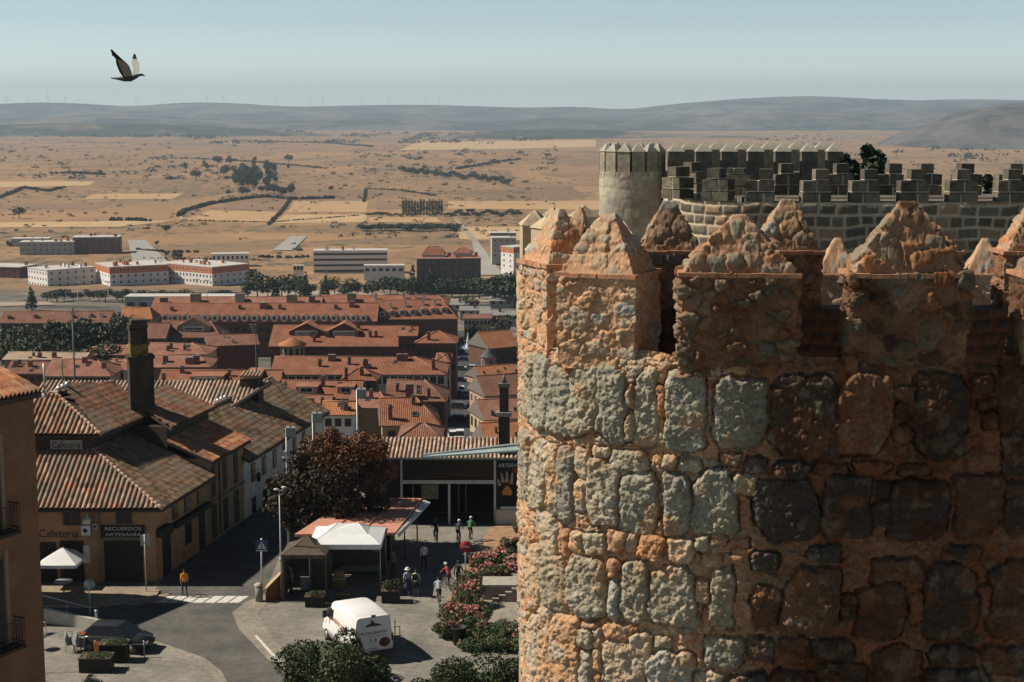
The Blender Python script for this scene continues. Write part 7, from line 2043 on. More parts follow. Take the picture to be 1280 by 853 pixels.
b = MB(); b.tube([(0, 0, 0), (0, 0, 2.3), (0, 0, H)], [.07, .05, .035], 8); b.build('pole', M_POLE, lp)
b = MB(); b.tube([(0, 0, 2.3), (0, 0, 2.5)], .09, 8); b.build('collar', M_POLE, lp)
for sx in (-.18, .28):
    b = MB(); b.ball((sx, 0, H + .12 * (sx > 0)), (.17, .12, .08), 8, 6); b.tube([(0, 0, H - .1), (sx, 0, H)], .02, 5); b.build('lamp_head', M_POST, lp)
wl = thing('wall_lantern', 'black iron lantern on a bracket fixed to the whitewashed street house', 'lamp', street(112.3, .05, 3.2))
b = MB(); q = Vector(street(112.3, .05, 3.2)); e = Vector(street(112.3, .75, 3.35)); b.tube([q, e + Vector((0, 0, .1)), e], .03, 6); b.build('bracket', M_IRON, wl, world=True)
b = MB(); b.lathe([(.05, -.1), (.2, -.25), (.13, -.75), (.02, -.82)], 6, tuple(e)); b.build('lantern', M_IRON, wl, world=True)
wr = thing('cable', 'thin pale cable strung from the tall house towards the tree', 'cable', street(104.4, .1, 4.6))
b = MB(); p0, p1 = Vector(street(104.4, .1, 4.6)), at(330, 632, 106)
b.tube([p0.lerp(p1, k / 8) - Vector((0, 0, .25 * math.sin(math.pi * k / 8))) for k in range(9)], .012, 4); b.build('wire', M_POLE, wr, world=True)
# ------------------------------------------------------------------ near vegetation
def bush(name, label, px, py, Y, rx, ry, rz, n, size, seed, tones, cat='bush', group=None):
    c = at(px, py, Y); o = thing(name, label, cat, (c.x, Y, 0), 0, group)
    r2 = random.Random(seed); L = [(0, 0, c.z, rx * .8, ry * .8, rz * .8)]
    for k in range(12):
        a = k * .524 * 2.4; t = r2.uniform(-.2, .75)
        L.append((rx * .62 * math.cos(a), ry * .62 * math.sin(a), c.z + rz * t * .8, rx * r2.uniform(.26, .42), ry * r2.uniform(.26, .42), rz * r2.uniform(.25, .4)))
    P, F, C = leaf_cloud(L, n, size, seed, tones, shell=.72)
    P[:, 2] = np.maximum(P[:, 2], .02)
    raw_mesh('foliage', P, F, M_LEAF, C, o, False)
    b = MB(); b.tube([(0, 0, 0), (.05, 0, max(c.z, .6))], [.12, .05], 6); b.build('trunk', M_BARK, o)
    return o
LUSH = [(.035, .055, .018), (.05, .075, .022), (.028, .044, .018), (.065, .09, .03)]
bush('bush', 'big round glossy dark bush in front of the white van', 415, 856, 77.5, 3.15, 2.6, 2.85, 15000, .085, 4, LUSH)
bush('bush', 'wide dark green bush at the bottom edge below the rose bed', 604, 864, 77.0, 3.0, 2.4, 2.3, 13000, .085, 6, LUSH + GREEN)
bush('bush', 'lower fringe of leaves left of the wide bottom bush', 545, 872, 77.0, 1.7, 1.5, 1.2, 4500, .08, 8, GREEN)
# chestnut with reddish leaves
ct = thing('chestnut_tree', 'broad chestnut with rusty red and dark green leaves beside the market tents', 'tree', tuple(gz(420, 690, 0)))
cl = ct.location; cc = at(415, 605, 103)
L = []
r2 = random.Random(12)
for (px, py, r) in ((415, 590, 2.3), (372, 605, 1.7), (352, 630, 1.4), (390, 640, 1.8), (430, 628, 1.9), (462, 600, 1.6), (440, 565, 1.7), (470, 562, 1.2), (400, 562, 1.6), (375, 575, 1.1), (485, 590, 1.0), (345, 605, .9), (425, 655, 1.3), (470, 630, 1.2), (365, 652, 1.0), (450, 552, 1.0), (415, 545, .8)):
    for dy in (-1.2, 1.0):
        p = at(px, py, 103 + dy * r * .8); L.append((p.x - cl.x, p.y - cl.y, p.z, r * r2.uniform(.65, .95), r * r2.uniform(.65, .95), r * r2.uniform(.55, .85)))
CHS = [(.030, .030, .014), (.024, .028, .012), (.040, .028, .013), (.018, .021, .011), (.055, .027, .012), (.045, .020, .010)]
P, F, C = leaf_cloud(L, 24000, .115, 5, CHS, shell=.35)
cen = P.reshape(-1, 4, 3).mean(1)
red = sstep(5.4, 8.4, cen[:, 2] + .5 * (cen[:, 0]) + .9 * fbm(cen * .7, 3, 3))
rc = np.array([(.17, .058, .02), (.12, .042, .016), (.22, .09, .03)])[np.random.RandomState(4).randint(3, size=len(cen))]
C = C.reshape(-1, 4, 3); C = C * (1 - red[:, None, None] * .8) + rc[:, None, :] * red[:, None, None] * .8
raw_mesh('crown', P, F, M_LEAF, C.reshape(-1, 3), ct, False)
b = MB(); b.tube([(0, 0, 0), (.1, 0, 1.5), (.05, .1, 3.0), (.1, .2, 5)], [.34, .27, .22, .1], 9)
for k in range(7):
    a = k * .9; b.tube([(.05, .05, 2.2 + .25 * k), (1.0 * math.cos(a), .8 * math.sin(a), 3.6 + .3 * k), (2.1 * math.cos(a), 1.7 * math.sin(a), 4.6 + .35 * k)], [.14, .09, .03], 6)
b.build('trunk', M_BARK, ct)
# rose bushes
M_ROSE = leaf_mat('petals', .6)
ROSE = [(.74, .20, .18), (.78, .33, .28), (.68, .14, .15), (.80, .42, .34), (.75, .27, .22)]
def rose(px, py, w, h, nfl, label, seed, Y=None):
    q = gz(px, py, 0); o = thing('rose_bush', label, 'rose bush', (q.x, q.y, 0), 0, 'rose bushes by the tower')
    r2 = random.Random(seed); L = [(0, 0, h * .5, w * .4, w * .35, h * .45)]
    for k in range(7):
        a = k * .9; L.append((w * .36 * math.cos(a), w * .34 * math.sin(a), h * r2.uniform(.35, .75), w * r2.uniform(.16, .26), w * r2.uniform(.16, .26), h * r2.uniform(.2, .32)))
    P, F, C = leaf_cloud(L, int(1500 * w), .06, seed, [(.075, .115, .038), (.06, .095, .032), (.10, .13, .05), (.05, .075, .03)], shell=.6); P[:, 2] = np.maximum(P[:, 2], .02)
    raw_mesh('foliage', P, F, M_LEAF, C, o, False)
    rs = np.random.RandomState(seed + 1); lobes = []
    for k in range(int(nfl * 1.15)):
        a, t = rs.rand() * 6.28, rs.rand() ** .5; z = h * (.95 - .45 * t ** 2) + rs.uniform(-.08, .12)
        lobes.append((w * .5 * t * math.cos(a), w * .46 * t * math.sin(a), z, .075, .075, .06))
    if nfl:
        P, F, C = leaf_cloud(lobes, int(nfl * 1.15) * 14, .072, seed + 2, ROSE, shell=.5)
        f = raw_mesh('blossoms', P, F, M_ROSE, C, o, False); f['kind'] = 'stuff'
    b = MB()
    for k in range(5): a = k * 1.25; b.tube([(0, 0, 0), (w * .2 * math.cos(a), w * .2 * math.sin(a), h * .7)], [.02, .008], 4)
    b.build('stems', M_BARK, o)
    return o
for k, (px, py, w, h, n, lab) in enumerate((
    (600, 712, 1.5, 1.0, 60, 'pink rose bush at the top left of the bed beside the no-entry sign'), (625, 706, 1.9, 1.1, 75, 'thick pink rose bush in the middle of the upper bed'), (645, 712, 1.5, 1.0, 40, 'rose bush at the tower end of the upper bed'),
    (612, 726, 1.8, 1.1, 85, 'densest pink rose bush just above the stone bench'), (638, 724, 1.5, 1.0, 55, 'rose bush behind the bench top near the tower'), (590, 738, 1.5, 1.3, 55, 'rose bush climbing beside the no-entry pole'),
    (585, 760, 2.0, 1.7, 40, 'tall mostly green rose bush left of the stone bench'), (570, 782, 1.9, 1.3, 60, 'rose bush with pink blooms at the bed corner'), (592, 786, 1.9, 1.3, 50, 'rose bush behind the black pot'),
    (560, 798, 1.6, 1.0, 22, 'low rose bush at the kerb left of the black pot'), (606, 803, 1.9, 1.1, 12, 'mostly green rose bush right of the black pot'), (632, 803, 1.9, 1.1, 10, 'green rose bush along the path edge'), (655, 801, 1.6, 1.1, 14, 'green rose bush touching the tower edge at the bottom'),
    (640, 690, 1.6, .9, 16, 'sparse rose bush on the dry soil below the white plinth'), (655, 672, 1.4, 1.8, 0, 'dark leafy shrub against the tower below the white plinth'))):
    rose(px, py, w, h, n, lab, 100 + k * 3)
for k, (px, py, w, h) in enumerate(((620, 812, 1.7, .8), (648, 812, 1.7, .8), (590, 812, 1.5, .7))):
    o = rose(px, py, w, h, 3, ('low green hedge plant in the front row, middle', 'low green hedge plant in the front row by the tower', 'low green hedge plant in the front row by the pot')[k], 160 + k * 3)
# cypress behind the battlement on the right
def dark_conifer(px, ytop, Y, label, w, seed, zb=20.):
    top = at(px, ytop, Y); o = thing('cedar_tree', label, 'tree', (top.x, Y, 0)); L = []
    r2 = random.Random(seed); h = top.z - zb
    for k in range(16):
        z = zb + h * (.1 + .88 * k / 16); r_ = w * (1 - k / 19) * r2.uniform(.55, 1.0); a = k * 2.3
        L.append((r_ * .55 * math.cos(a), r_ * .55 * math.sin(a), z, r_ * .65, r_ * .6, .30))
    P, F, C = leaf_cloud(L, 6000, .16, seed, DGREEN, shell=.3); raw_mesh('crown', P, F, M_LEAF, C, o, False)
    b = MB(); b.tube([(0, 0, 0), (0, 0, top.z - .5)], [.35, .05], 8); b.build('trunk', M_BARK, o); return o
dark_conifer(1090, 176, 56, 'dark cedar top rising behind the stepped battlement', 2.4, 3, 23)
dark_conifer(1062, 192, 58, 'lower dark cedar branch mass left of the taller cedar top', 1.6, 5, 23)
dark_conifer(1240, 216, 56, 'dark conifer top low between the battlements at the right edge', 1.9, 7, 22)
# ------------------------------------------------------------------ people
M_SKIN = plain('skin', (.40, .22, .15), .6, var=.06); M_HAIR = plain('dark_hair', (.03, .022, .018), .7); M_SHOE = plain('dark_shoe', (.03, .03, .03), .6); M_SHOEW = plain('white_shoe', (.6, .6, .58), .6)
CLOTH = {}
def cloth(c):
    if c not in CLOTH: CLOTH[c] = plain('cloth', c, .85, var=.12, scale=6)
    return CLOTH[c]
STAND = {'pelvis': (0, 0, .95), 'waist': (0, .0, 1.10), 'chest': (0, .01, 1.32), 'neck': (0, .0, 1.47), 'h1': (0, .02, 1.55), 'h2': (0, .03, 1.63), 'h3': (0, .02, 1.70),
 'sl': (-.17, 0, 1.41), 'el': (-.23, -.03, 1.14), 'wl': (-.23, .05, .90), 'pl': (-.225, .07, .83), 'sr': (.17, 0, 1.41), 'er': (.23, -.03, 1.14), 'wr': (.23, .05, .90), 'pr': (.225, .07, .83),
 'hl': (-.09, 0, .90), 'kl': (-.10, .03, .50), 'al': (-.10, -.02, .09), 'tl': (-.11, .13, .04), 'hr': (.09, 0, .90), 'kr': (.10, .03, .50), 'ar': (.10, -.02, .09), 'tr': (.11, .13, .04)}
WALK = dict(STAND, kl=(-.10, .16, .52), al=(-.10, .12, .10), tl=(-.11, .27, .06), kr=(.10, -.06, .50), ar=(.10, -.30, .14), tr=(.11, -.19, .05), el=(-.22, -.10, 1.15), wl=(-.22, -.08, .92), pl=(-.22, -.07, .85), er=(.22, .05, 1.15), wr=(.22, .17, .95), pr=(.21, .20, .88))
RIDE = dict(STAND, pelvis=(0, -.18, .98), waist=(0, -.08, 1.12), chest=(0, .10, 1.28), neck=(0, .22, 1.40), h1=(0, .27, 1.46), h2=(0, .31, 1.54), h3=(0, .32, 1.61),
 sl=(-.17, .16, 1.36), el=(-.24, .32, 1.18), wl=(-.24, .50, 1.05), pl=(-.24, .56, 1.02), sr=(.17, .16, 1.36), er=(.24, .32, 1.18), wr=(.24, .50, 1.05), pr=(.24, .56, 1.02),
 hl=(-.09, -.16, .94), kl=(-.10, .22, .78), al=(-.10, .10, .42), tl=(-.11, .24, .36), hr=(.09, -.16, .94), kr=(.10, .16, .56), ar=(.10, -.02, .18), tr=(.11, .12, .13))
PUSH = dict(WALK, er=(.24, .08, 1.16), wr=(.30, .26, 1.03), pr=(.32, .33, 1.02))
BONES = [('pelvis', 'waist', 't'), ('waist', 'chest', 't'), ('chest', 'neck', 't'), ('neck', 'h1', 's'), ('h1', 'h2', 'h'), ('h2', 'h3', 'h'),
 ('chest', 'sl', 't'), ('sl', 'el', 'u'), ('el', 'wl', 's'), ('wl', 'pl', 's'), ('chest', 'sr', 't'), ('sr', 'er', 'u'), ('er', 'wr', 's'), ('wr', 'pr', 's'),
 ('pelvis', 'hl', 'l'), ('hl', 'kl', 'l'), ('kl', 'al', 'c'), ('al', 'tl', 'f'), ('pelvis', 'hr', 'l'), ('hr', 'kr', 'l'), ('kr', 'ar', 'c'), ('ar', 'tr', 'f')]
RAD = {'pelvis': (.145, .105), 'waist': (.125, .09), 'chest': (.155, .105), 'neck': (.055, .055), 'h1': (.068, .078), 'h2': (.082, .098), 'h3': (.06, .075), 's': .062, 'e': .043, 'w': .03, 'p': .036, 'h': .085, 'k': .058, 'a': .04, 't': .033}
def person(loc, rz, pose, label, shirt, legs, shoes=None, bare_legs=False, bare_arms=True, hair=None, scale=1.0, hat=None, skirt=None, helmet=None, pack=None):
    names = list(pose.keys()); idx = {n: i for i, n in enumerate(names)}
    me = bpy.data.meshes.new('skeleton'); me.from_pydata([pose[n] for n in names], [(idx[a], idx[b]) for a, b, _ in BONES], [])
    tmp = bpy.data.objects.new('skeleton', me); col.objects.link(tmp)
    md = tmp.modifiers.new('skin', 'SKIN'); md.use_smooth_shade = True
    for n in names:
        r_ = RAD[n] if n in RAD else RAD[n[0]]
        r_ = r_ if isinstance(r_, tuple) else (r_, r_)
        me.skin_vertices[0].data[idx[n]].radius = r_; me.skin_vertices[0].data[idx[n]].use_root = n == 'pelvis'
    sb = tmp.modifiers.new('sub', 'SUBSURF'); sb.levels = 1; sb.render_levels = 1
    dg = bpy.context.evaluated_depsgraph_get(); bm_ = bpy.data.meshes.new_from_object(tmp.evaluated_get(dg)); bpy.data.objects.remove(tmp); bpy.data.meshes.remove(me)
    mats = [M_SKIN, cloth(shirt), cloth(legs), shoes or M_SHOE, hair or M_HAIR]
    b = MB(); b.v = [tuple(v.co) for v in bm_.vertices]
    A = np.array([pose[a] for a, _, _ in BONES]); B = np.array([pose[c] for _, c, _ in BONES]); D = B - A
    for p in bm_.polygons:
        c = np.array(p.center); t = np.clip(((c - A) * D).sum(1) / (D * D).sum(1), 0, 1); dd = np.linalg.norm(A + D * t[:, None] - c, axis=1); k = BONES[int(dd.argmin())][2]
        m = {'t': 1, 's': 0 if bare_arms else 1, 'u': 1, 'l': 2, 'c': 0 if bare_legs else 2, 'f': 3, 'h': 0}[k]
        if k == 's' and c[2] > pose['neck'][2] - .01 and abs(c[0]) < .1: m = 0
        if k == 'h' and (c[2] > pose['h2'][2] + .02 or c[1] < pose['h2'][1] - .03): m = 4
        b.f.append(list(p.vertices)); b.m.append(m); b.uv.append(None); b.smooth.append(True)
    bpy.data.meshes.remove(bm_)
    # fingers, face
    for sd_ in 'lr':
        w = Vector(pose['w' + sd_]); p = Vector(pose['p' + sd_]); d = (p - w).normalized(); sx = -1 if sd_ == 'l' else 1
        side = Vector((0, 1, 0)) if abs(d.z) > .5 else Vector((1, 0, 0)); curl = d.cross(side).normalized()
        for k in range(4):
            o_ = p + side * (.027 - .018 * k); ln_ = (.07, .08, .075, .06)[k]
            b.tube([o_, o_ + d * ln_ * .5 + curl * .004, o_ + d * ln_ * .85 + curl * .02], [.0095, .009, .007], 5, 0)
        o_ = w.lerp(p, .5) + side * .03; b.tube([o_, o_ + side * .025 + d * .03, o_ + side * .03 + d * .06], [.011, .010, .008], 5, 0)
    h2 = Vector(pose['h2']); h1 = Vector(pose['h1'])
    b.ball(h2 + Vector((0, .105, -.03)), (.014, .02, .022), 6, 4, 0)
    for sx in (-1, 1):
        b.ball(h2 + Vector((sx * .088, 0, -.03)), (.012, .022, .032), 6, 4, 0); b.ball(h2 + Vector((sx * .034, .092, -.005)), (.013, .008, .008), 6, 4, 3)
    b.ball(h2 + Vector((0, .09, -.075)), (.026, .01, .007), 6, 4, 0)
    parts = []
    root = b.build('person', mats); root.location = loc; root.rotation_euler = (0, 0, rz); root.scale = (scale,) * 3
    tag(root, label, 'person')
    h3 = Vector(pose['h3'])
    if hat:
        b = MB(); b.lathe([(.20, -.06), (.115, -.045), (.11, .03), (.08, .065), (.001, .07)], 14, tuple(h3)); b.build('hat', cloth(hat), root)
    if helmet:
        b = MB(); b.ball(h3 + Vector((0, -.01, -.01)), (.105, .135, .085), 12, 6); b.build('helmet', cloth(helmet), root)
    if skirt:
        p = Vector(pose['pelvis']); b = MB(); b.lathe([(.135, .12), (.17, 0), (.20, -.2), (.215, -.42)], 14, tuple(p)); b.build('skirt', cloth(skirt), root)
    if pack:
        b = MB(); p = Vector(pose['chest']); b.box(p.x - .13, p.y - .26, p.z - .25, p.x + .13, p.y - .10, p.z + .12); b.build('backpack', cloth(pack), root)
    return root
BIKE = None
def bicycle(loc, rz, label, colr=(.05, .05, .05)):
    global BIKE
    if BIKE is None:
        P_ = {}
        for nm, y in (('front', .53), ('rear', -.50)):
            b = MB(); ring_ = [(0, y + .335 * math.cos(a), .345 + .335 * math.sin(a)) for a in np.linspace(0, 2 * math.pi, 25)]
            b.tube(ring_, .016, 6, 0, False)
            for k in range(10):
                a = k * math.pi / 5; b.tube([(0, y, .345), (0, y + .32 * math.cos(a), .345 + .32 * math.sin(a))], .003, 3, 1)
            o = b.build('wheel', [M_SHOE, M_METAL]); P_[nm] = o.data; bpy.data.objects.remove(o)
        b = MB(); bb = (0, -.05, .29); st_ = (0, -.2, .80); hd = (0, .38, .84); hd2 = (0, .42, .70); rx_ = (0, -.50, .345); fx = (0, .53, .345)
        for p, q, r_ in ((bb, st_, .018), (bb, hd2, .02), (st_, hd, .017), (hd, hd2, .02), (bb, rx_, .011), (st_, rx_, .010), (hd2, fx, .014)): b.tube([p, q], r_, 6)
        b.tube([(-.09, -.05 + .12, .29 + .02), (0, -.05, .29), (.09, -.05 - .12, .27)], .012, 5); b.build_frame = None
        P_['fr'] = b
        b = MB(); b.tube([st_, (0, -.22, .92)], .013, 5); b.ball((0, -.2, .94), (.07, .13, .025), 8, 5); o = b.build('saddle', M_SHOE); P_['saddle'] = o.data; bpy.data.objects.remove(o)
        b = MB(); b.tube([hd, (0, .40, .98)], .013, 5); b.tube([(-.27, .5, 1.0), (-.2, .42, .99), (.2, .42, .99), (.27, .5, 1.0)], .013, 5); o = b.build('handlebar', M_SHOE); P_['handlebar'] = o.data; bpy.data.objects.remove(o)
        BIKE = P_
    o = thing('bicycle', label, 'bicycle', loc, rz)
    f = MB(); src = BIKE['fr']; f.v, f.f, f.m, f.uv, f.smooth = src.v, src.f, src.m, src.uv, src.smooth; f.build('frame', cloth(colr), o)
    for nm in ('front', 'rear'): link(bpy.data.objects.new('wheel', BIKE[nm]), o)
    for nm in ('saddle', 'handlebar'): link(bpy.data.objects.new(nm, BIKE[nm]), o)
    return o
def pxp(px, py): return tuple(gz(px, py, .012))
def rider(px, py, rz, label, blabel, **kw):
    l = pxp(px, py); bicycle(l, rz, blabel); return person(l, rz, RIDE, label, **kw)
person(pxp(231, 746), .35, WALK, 'man in a bright orange-yellow shirt and dark trousers walking on the crossing', (.72, .28, .03), (.025, .028, .04), bare_arms=True)
person(pxp(509.5, 745), .1, WALK, 'woman in a pale hat, lavender top and long dark skirt, left of a strolling couple', (.38, .37, .45), (.04, .05, .075), hat=(.62, .60, .57), skirt=(.045, .055, .085))
person(pxp(520, 746), -.1, STAND, 'person in a pale yellow top with black pack and bare legs, right of the couple', (.62, .60, .36), (.03, .03, .03), bare_legs=True, pack=(.03, .03, .035), shoes=M_SHOEW)
person(pxp(530, 712), .2, WALK, 'man in a white shirt and dark trousers walking in the kiosk shadow', (.60, .62, .62), (.03, .03, .035), bare_arms=False)
rider(548.5, 756, .12, 'cyclist in a pale blue jersey and black shorts riding away, nearest the van', 'bicycle under the pale blue cyclist', shirt=(.34, .42, .47), legs=(.02, .02, .02), bare_legs=True)
rider(560, 738, .5, 'cyclist in a red and dark jersey with white helmet turning by the roses', 'bicycle under the red jersey cyclist', shirt=(.34, .05, .06), legs=(.03, .03, .03), bare_legs=True, helmet=(.6, .6, .6))
person(pxp(573, 736), -.3, PUSH, 'tall person in black standing with a bicycle just left of the no-entry sign', (.025, .025, .025), (.02, .02, .02), bare_arms=False, helmet=(.04, .04, .04)); bicycle(tuple(Vector(pxp(569, 733))), 1.2, 'bicycle held by the standing person in black')
rider(545, 679, .2, 'dark-clothed cyclist farthest left of the three near the pavilion', 'bicycle under the dark-clothed cyclist', shirt=(.03, .03, .03), legs=(.02, .02, .02), helmet=(.03, .03, .03))
rider(573, 681, -.15, 'cyclist in white helmet and navy kit, middle of the three near the pavilion', 'bicycle under the white-helmeted cyclist', shirt=(.05, .055, .08), legs=(.03, .03, .04), bare_legs=True, helmet=(.66, .66, .66))
rider(588, 677, -.1, 'cyclist in a green jersey with pale helmet, rightmost near the pavilion', 'bicycle under the green jersey cyclist', shirt=(.06, .20, .10), legs=(.03, .03, .03), bare_legs=True, helmet=(.6, .62, .55))
person(pxp(492, 722), 2.6, STAND, 'person in a tan jacket standing in the shade at the kiosk end', (.26, .18, .10), (.05, .045, .04), bare_arms=False)
person(pxp(364, 742), 2.2, STAND, 'stallholder in grey half hidden in the shade of the brown tent', (.20, .20, .20), (.04, .04, .05))
# goods on the stalls
for k, (px, py, w, h, c, lab) in enumerate(((381, 738, .5, .75, (.45, .50, .52), 'pale blue water cooler box under the brown tent'), (418, 735, 1.3, .5, (.26, .14, .06), 'brown wooden crate of goods under the white tent'), (396, 722, 1.0, .9, (.45, .33, .22), 'cream display stand with slanted boards between the tents'))):
    q = gz(px, py, 0); o = thing('stall_goods', lab, 'goods', (q.x, q.y, 0)); b = MB(); b.box(-w / 2, 0, 0, w / 2, .5, h)
    b.build('box', cloth(c), o); b = MB(); b.box(-w / 2 - .03, -.03, h + .002, w / 2 + .03, .53, h + .06); b.build('lid', M_FRAME, o)
sb_ = thing('sandwich_board', 'small wooden A-board leaning in the light between the tents', 'sign board', tuple(gz(424, 733, 0)))
b = MB(); b.cbox((0, .0, .5), (.6, .04, 1.0), 0, 0, Matrix.Rotation(.2, 4, 'X')); b.build('front_panel', cloth((.34, .22, .12)), sb_)
b = MB(); b.cbox((0, .35, .5), (.6, .04, 1.0), 0, 0, Matrix.Rotation(-.2, 4, 'X')); b.build('rear_panel', cloth((.30, .20, .11)), sb_)
tt = thing('stall_table', 'long table with a grey-green cloth under the white tent', 'table', tuple(gz(450, 722, 0)))
b = MB(); b.box(-1.2, 0, .72, 1.2, .8, .76); b.build('table_top', cloth((.16, .19, .18)), tt)
b = MB(); b.box(-1.22, -.03, .4, 1.22, -.01, .765); b.build('cloth', cloth((.14, .17, .16)), tt)
for sx in (-1.1, 1.1):
    for y in (.1, .7): b = MB(); b.tube([(sx, y, 0), (sx, y, .72)], .025, 5); b.build('leg', M_METAL, tt)
# ------------------------------------------------------------------ van
vn = thing('delivery_van', 'white high-roofed delivery van with fruit lettering parked on the square', 'van', (0, 0, 0))
M_VAN = plain('van_white', (.74, .73, .71), .35, var=.04, scale=1); M_VANB = plain('van_bumper', (.06, .06, .06), .6); M_RLET = plain('red_lettering', (.52, .12, .06), .5); M_DLET = plain('dark_red_lettering', (.13, .04, .035), .5); M_TAIL = plain('tail_lamp', (.35, .03, .02), .3)
def section(w0, w1, h, z0):
    """half widths at the bottom and the roof, rounded roof edges"""
    P = [(-w0, z0), (-w0 - .02, z0 + .5 * (h - z0) * .5)]
    P += [(-w0 + (w0 - w1) * .55, z0 + (h - z0) * .72), (-w1, h - .14), (-w1 + .05, h - .05), (-w1 + .16, h)]
    return P + [(-x, z) for x, z in reversed(P)]
stn = [(0, .93, .80, 2.50, .42), (.06, .96, .83, 2.56, .36), (2.0, .97, .84, 2.62, .34), (3.4, .97, .84, 2.56, .34), (4.1, .96, .80, 2.38, .34), (4.55, .95, .74, 2.02, .34), (4.75, .95, .80, 1.5, .34), (5.45, .90, .80, 1.22, .36), (5.6, .80, .72, .95, .42)]
b = MB(); vv = []
for y, w0, w1, h, z0 in stn: vv += [(x, y, z) for x, z in section(w0, w1, h, z0)]
ns_ = 12; ff = []
for i in range(len(stn) - 1):
    for k in range(ns_): ff.append((i * ns_ + k, i * ns_ + (k + 1) % ns_, (i + 1) * ns_ + (k + 1) % ns_, (i + 1) * ns_ + k))
b.add(vv, ff, smooth=True); b.f.append(list(range(ns_))); b.m.append(0); b.uv.append(None); b.smooth.append(False); b.f.append(list(reversed(range(len(vv) - ns_, len(vv))))); b.m.append(0); b.uv.append(None); b.smooth.append(False)
vb = b.build('body', M_VAN, vn)
for sx in (-1, 1):
    b = MB(); b.prism([(sx * .06, .55), (sx * .90, .55), (sx * .90, 1.55), (sx * .78, 2.36), (sx * .06, 2.38)], .012, 0, Matrix.Translation((0, -.014, 0))); d_o = b.build('rear_door', M_VAN, vn)
    b = MB(); b.cbox((sx * .12, -.03, 1.15), (.03, .03, .22)); b.build('handle', M_VANB, d_o)
    b = MB(); b.box(sx * .93 - .05, -.02, 1.0, sx * .93 + .05, .10, 1.42); b.build('tail_lamp', M_TAIL, vn)
    for y in (.95, 4.55):
        b = MB(); Mw = Matrix.Translation((sx * .86, y, .35)) @ Matrix.Rotation(R(90), 4, 'Y'); b.lathe([(.001, -.1), (.21, -.1), (.34, -.12), (.35, 0), (.34, .12), (.21, .1), (.001, .1)], 20, M=Mw); wo = b.build('wheel', M_SHOE, vn)
        b = MB(); b.lathe([(.001, .105 * sx), (.2, .125 * sx), (.2, .13 * sx), (.001, .14 * sx)], 16, M=Mw); b.build('rim', M_METAL, wo)
    b = MB(); b.box(sx * 1.12 - .1, 4.25, 1.45, sx * 1.12 + .1, 4.35, 1.85); b.tube([(sx * .9, 4.35, 1.5), (sx * 1.1, 4.3, 1.6)], .03, 5); b.build('wing_mirror', M_VANB, vn)
    b = MB(); b.prism([(3.55, 1.45), (4.6, 1.45), (4.35, 1.95), (4.12, 2.12), (3.55, 2.15)], .012, 0, Matrix.Translation((sx * .955 - (.0 if sx < 0 else .0), 0, 0)) @ Matrix.Rotation(R(90), 4, 'Z') @ Matrix.Rotation(R(0), 4, 'X')); b.build('side_window', M_DARKWIN, vn)
    b = MB(); b.box(sx * .62 - .18, 5.44, .72, sx * .62 + .18, 5.58, .95); b.build('headlight', M_LAMPW, vn)
b = MB(); b.box(-.95, -.12, .32, .95, .02, .55); b.build('rear_bumper', M_VANB, vn)
b = MB(); b.box(-.24, -.03, .62, .24, -.016, .74); b.build('number_plate', M_FRAME, vn)
b = MB(); b.box(-.10, -.10, 2.50, .10, -.0, 2.60); b.build('brake_lamp', M_VANB, vn)
b = MB(); b.add([(-.72, 4.16, 2.42), (.72, 4.16, 2.42), (.76, 4.58, 1.98), (.84, 4.80, 1.50), (-.84, 4.80, 1.50), (-.76, 4.58, 1.98)], [(0, 1, 2, 5), (5, 2, 3, 4)]); b.build('windscreen', M_DARKWIN, vn)
# lettering
def local_text(parent, s, M, w, h, mat, name='lettering', **kw):
    o = text_obj(name, s, 1.0, mat, parent, Matrix.Identity(4), 'LEFT', .002, **kw); bb = [Vector(v) for v in o.bound_box]
    x0, x1 = min(v.x for v in bb), max(v.x for v in bb); y0, y1 = min(v.y for v in bb), max(v.y for v in bb)
    o.matrix_local = M @ Matrix.Diagonal((w / (x1 - x0), h / (y1 - y0), 1, 1)) @ Matrix.Translation((-x0, -y0, 0)); return o
local_text(vn, 'FRUTAS CRESTÓN', Matrix.Translation((-.68, -.018, 1.52)) @ FRONT, 1.36, .17, M_DLET, shear=.2, bold=.02)
local_text(vn, 'frutas y verduras', Matrix.Translation((-.3, -.018, 1.36)) @ FRONT, .9, .07, M_DLET)
SIDE = Matrix.Rotation(R(-90), 4, 'Z') @ FRONT
local_text(vn, 'FRUTAS', Matrix.Translation((-.985, 3.35, 1.45)) @ SIDE, 1.0, .26, M_RLET, bold=.02)
local_text(vn, 'CRESTÓN', Matrix.Translation((-.985, 2.15, 1.45)) @ SIDE, 1.3, .26, M_RLET, bold=.02)
b = MB(); b.prism([(-.42, 1.95), (.42, 1.95), (.30, 2.06), (.08, 2.12), (-.05, 2.3), (-.15, 2.32), (-.1, 2.15), (-.3, 2.08)], .004, 0, Matrix.Translation((0, -.02, 0))); b.build('fruit_emblem', plain('brown_emblem', (.085, .05, .03), .5), vn)
b = MB(); b.lathe([(.001, 0), (.27, 0), (.27, .003), (.001, .003)], 20, M=Matrix.Translation((.55, -.016, .98)) @ Matrix.Rotation(R(90), 4, 'X')); b.build('apple_emblem', M_DLET, vn)
b = MB(); b.prism([(5.05, .9), (5.2, .85), (4.85, 1.35), (4.75, 1.4)], .004, 0, Matrix.Translation((-.962, 0, 0)) @ Matrix.Rotation(R(90), 4, 'Z')); b.build('stripe', plain('orange_stripe', (.65, .25, .04), .5), vn)
q = gz(467, 826, 0)
vn.location = (q.x, q.y, .012); vn.rotation_euler = (0, 0, R(26)); vn.scale = (1.16, .93, .96)
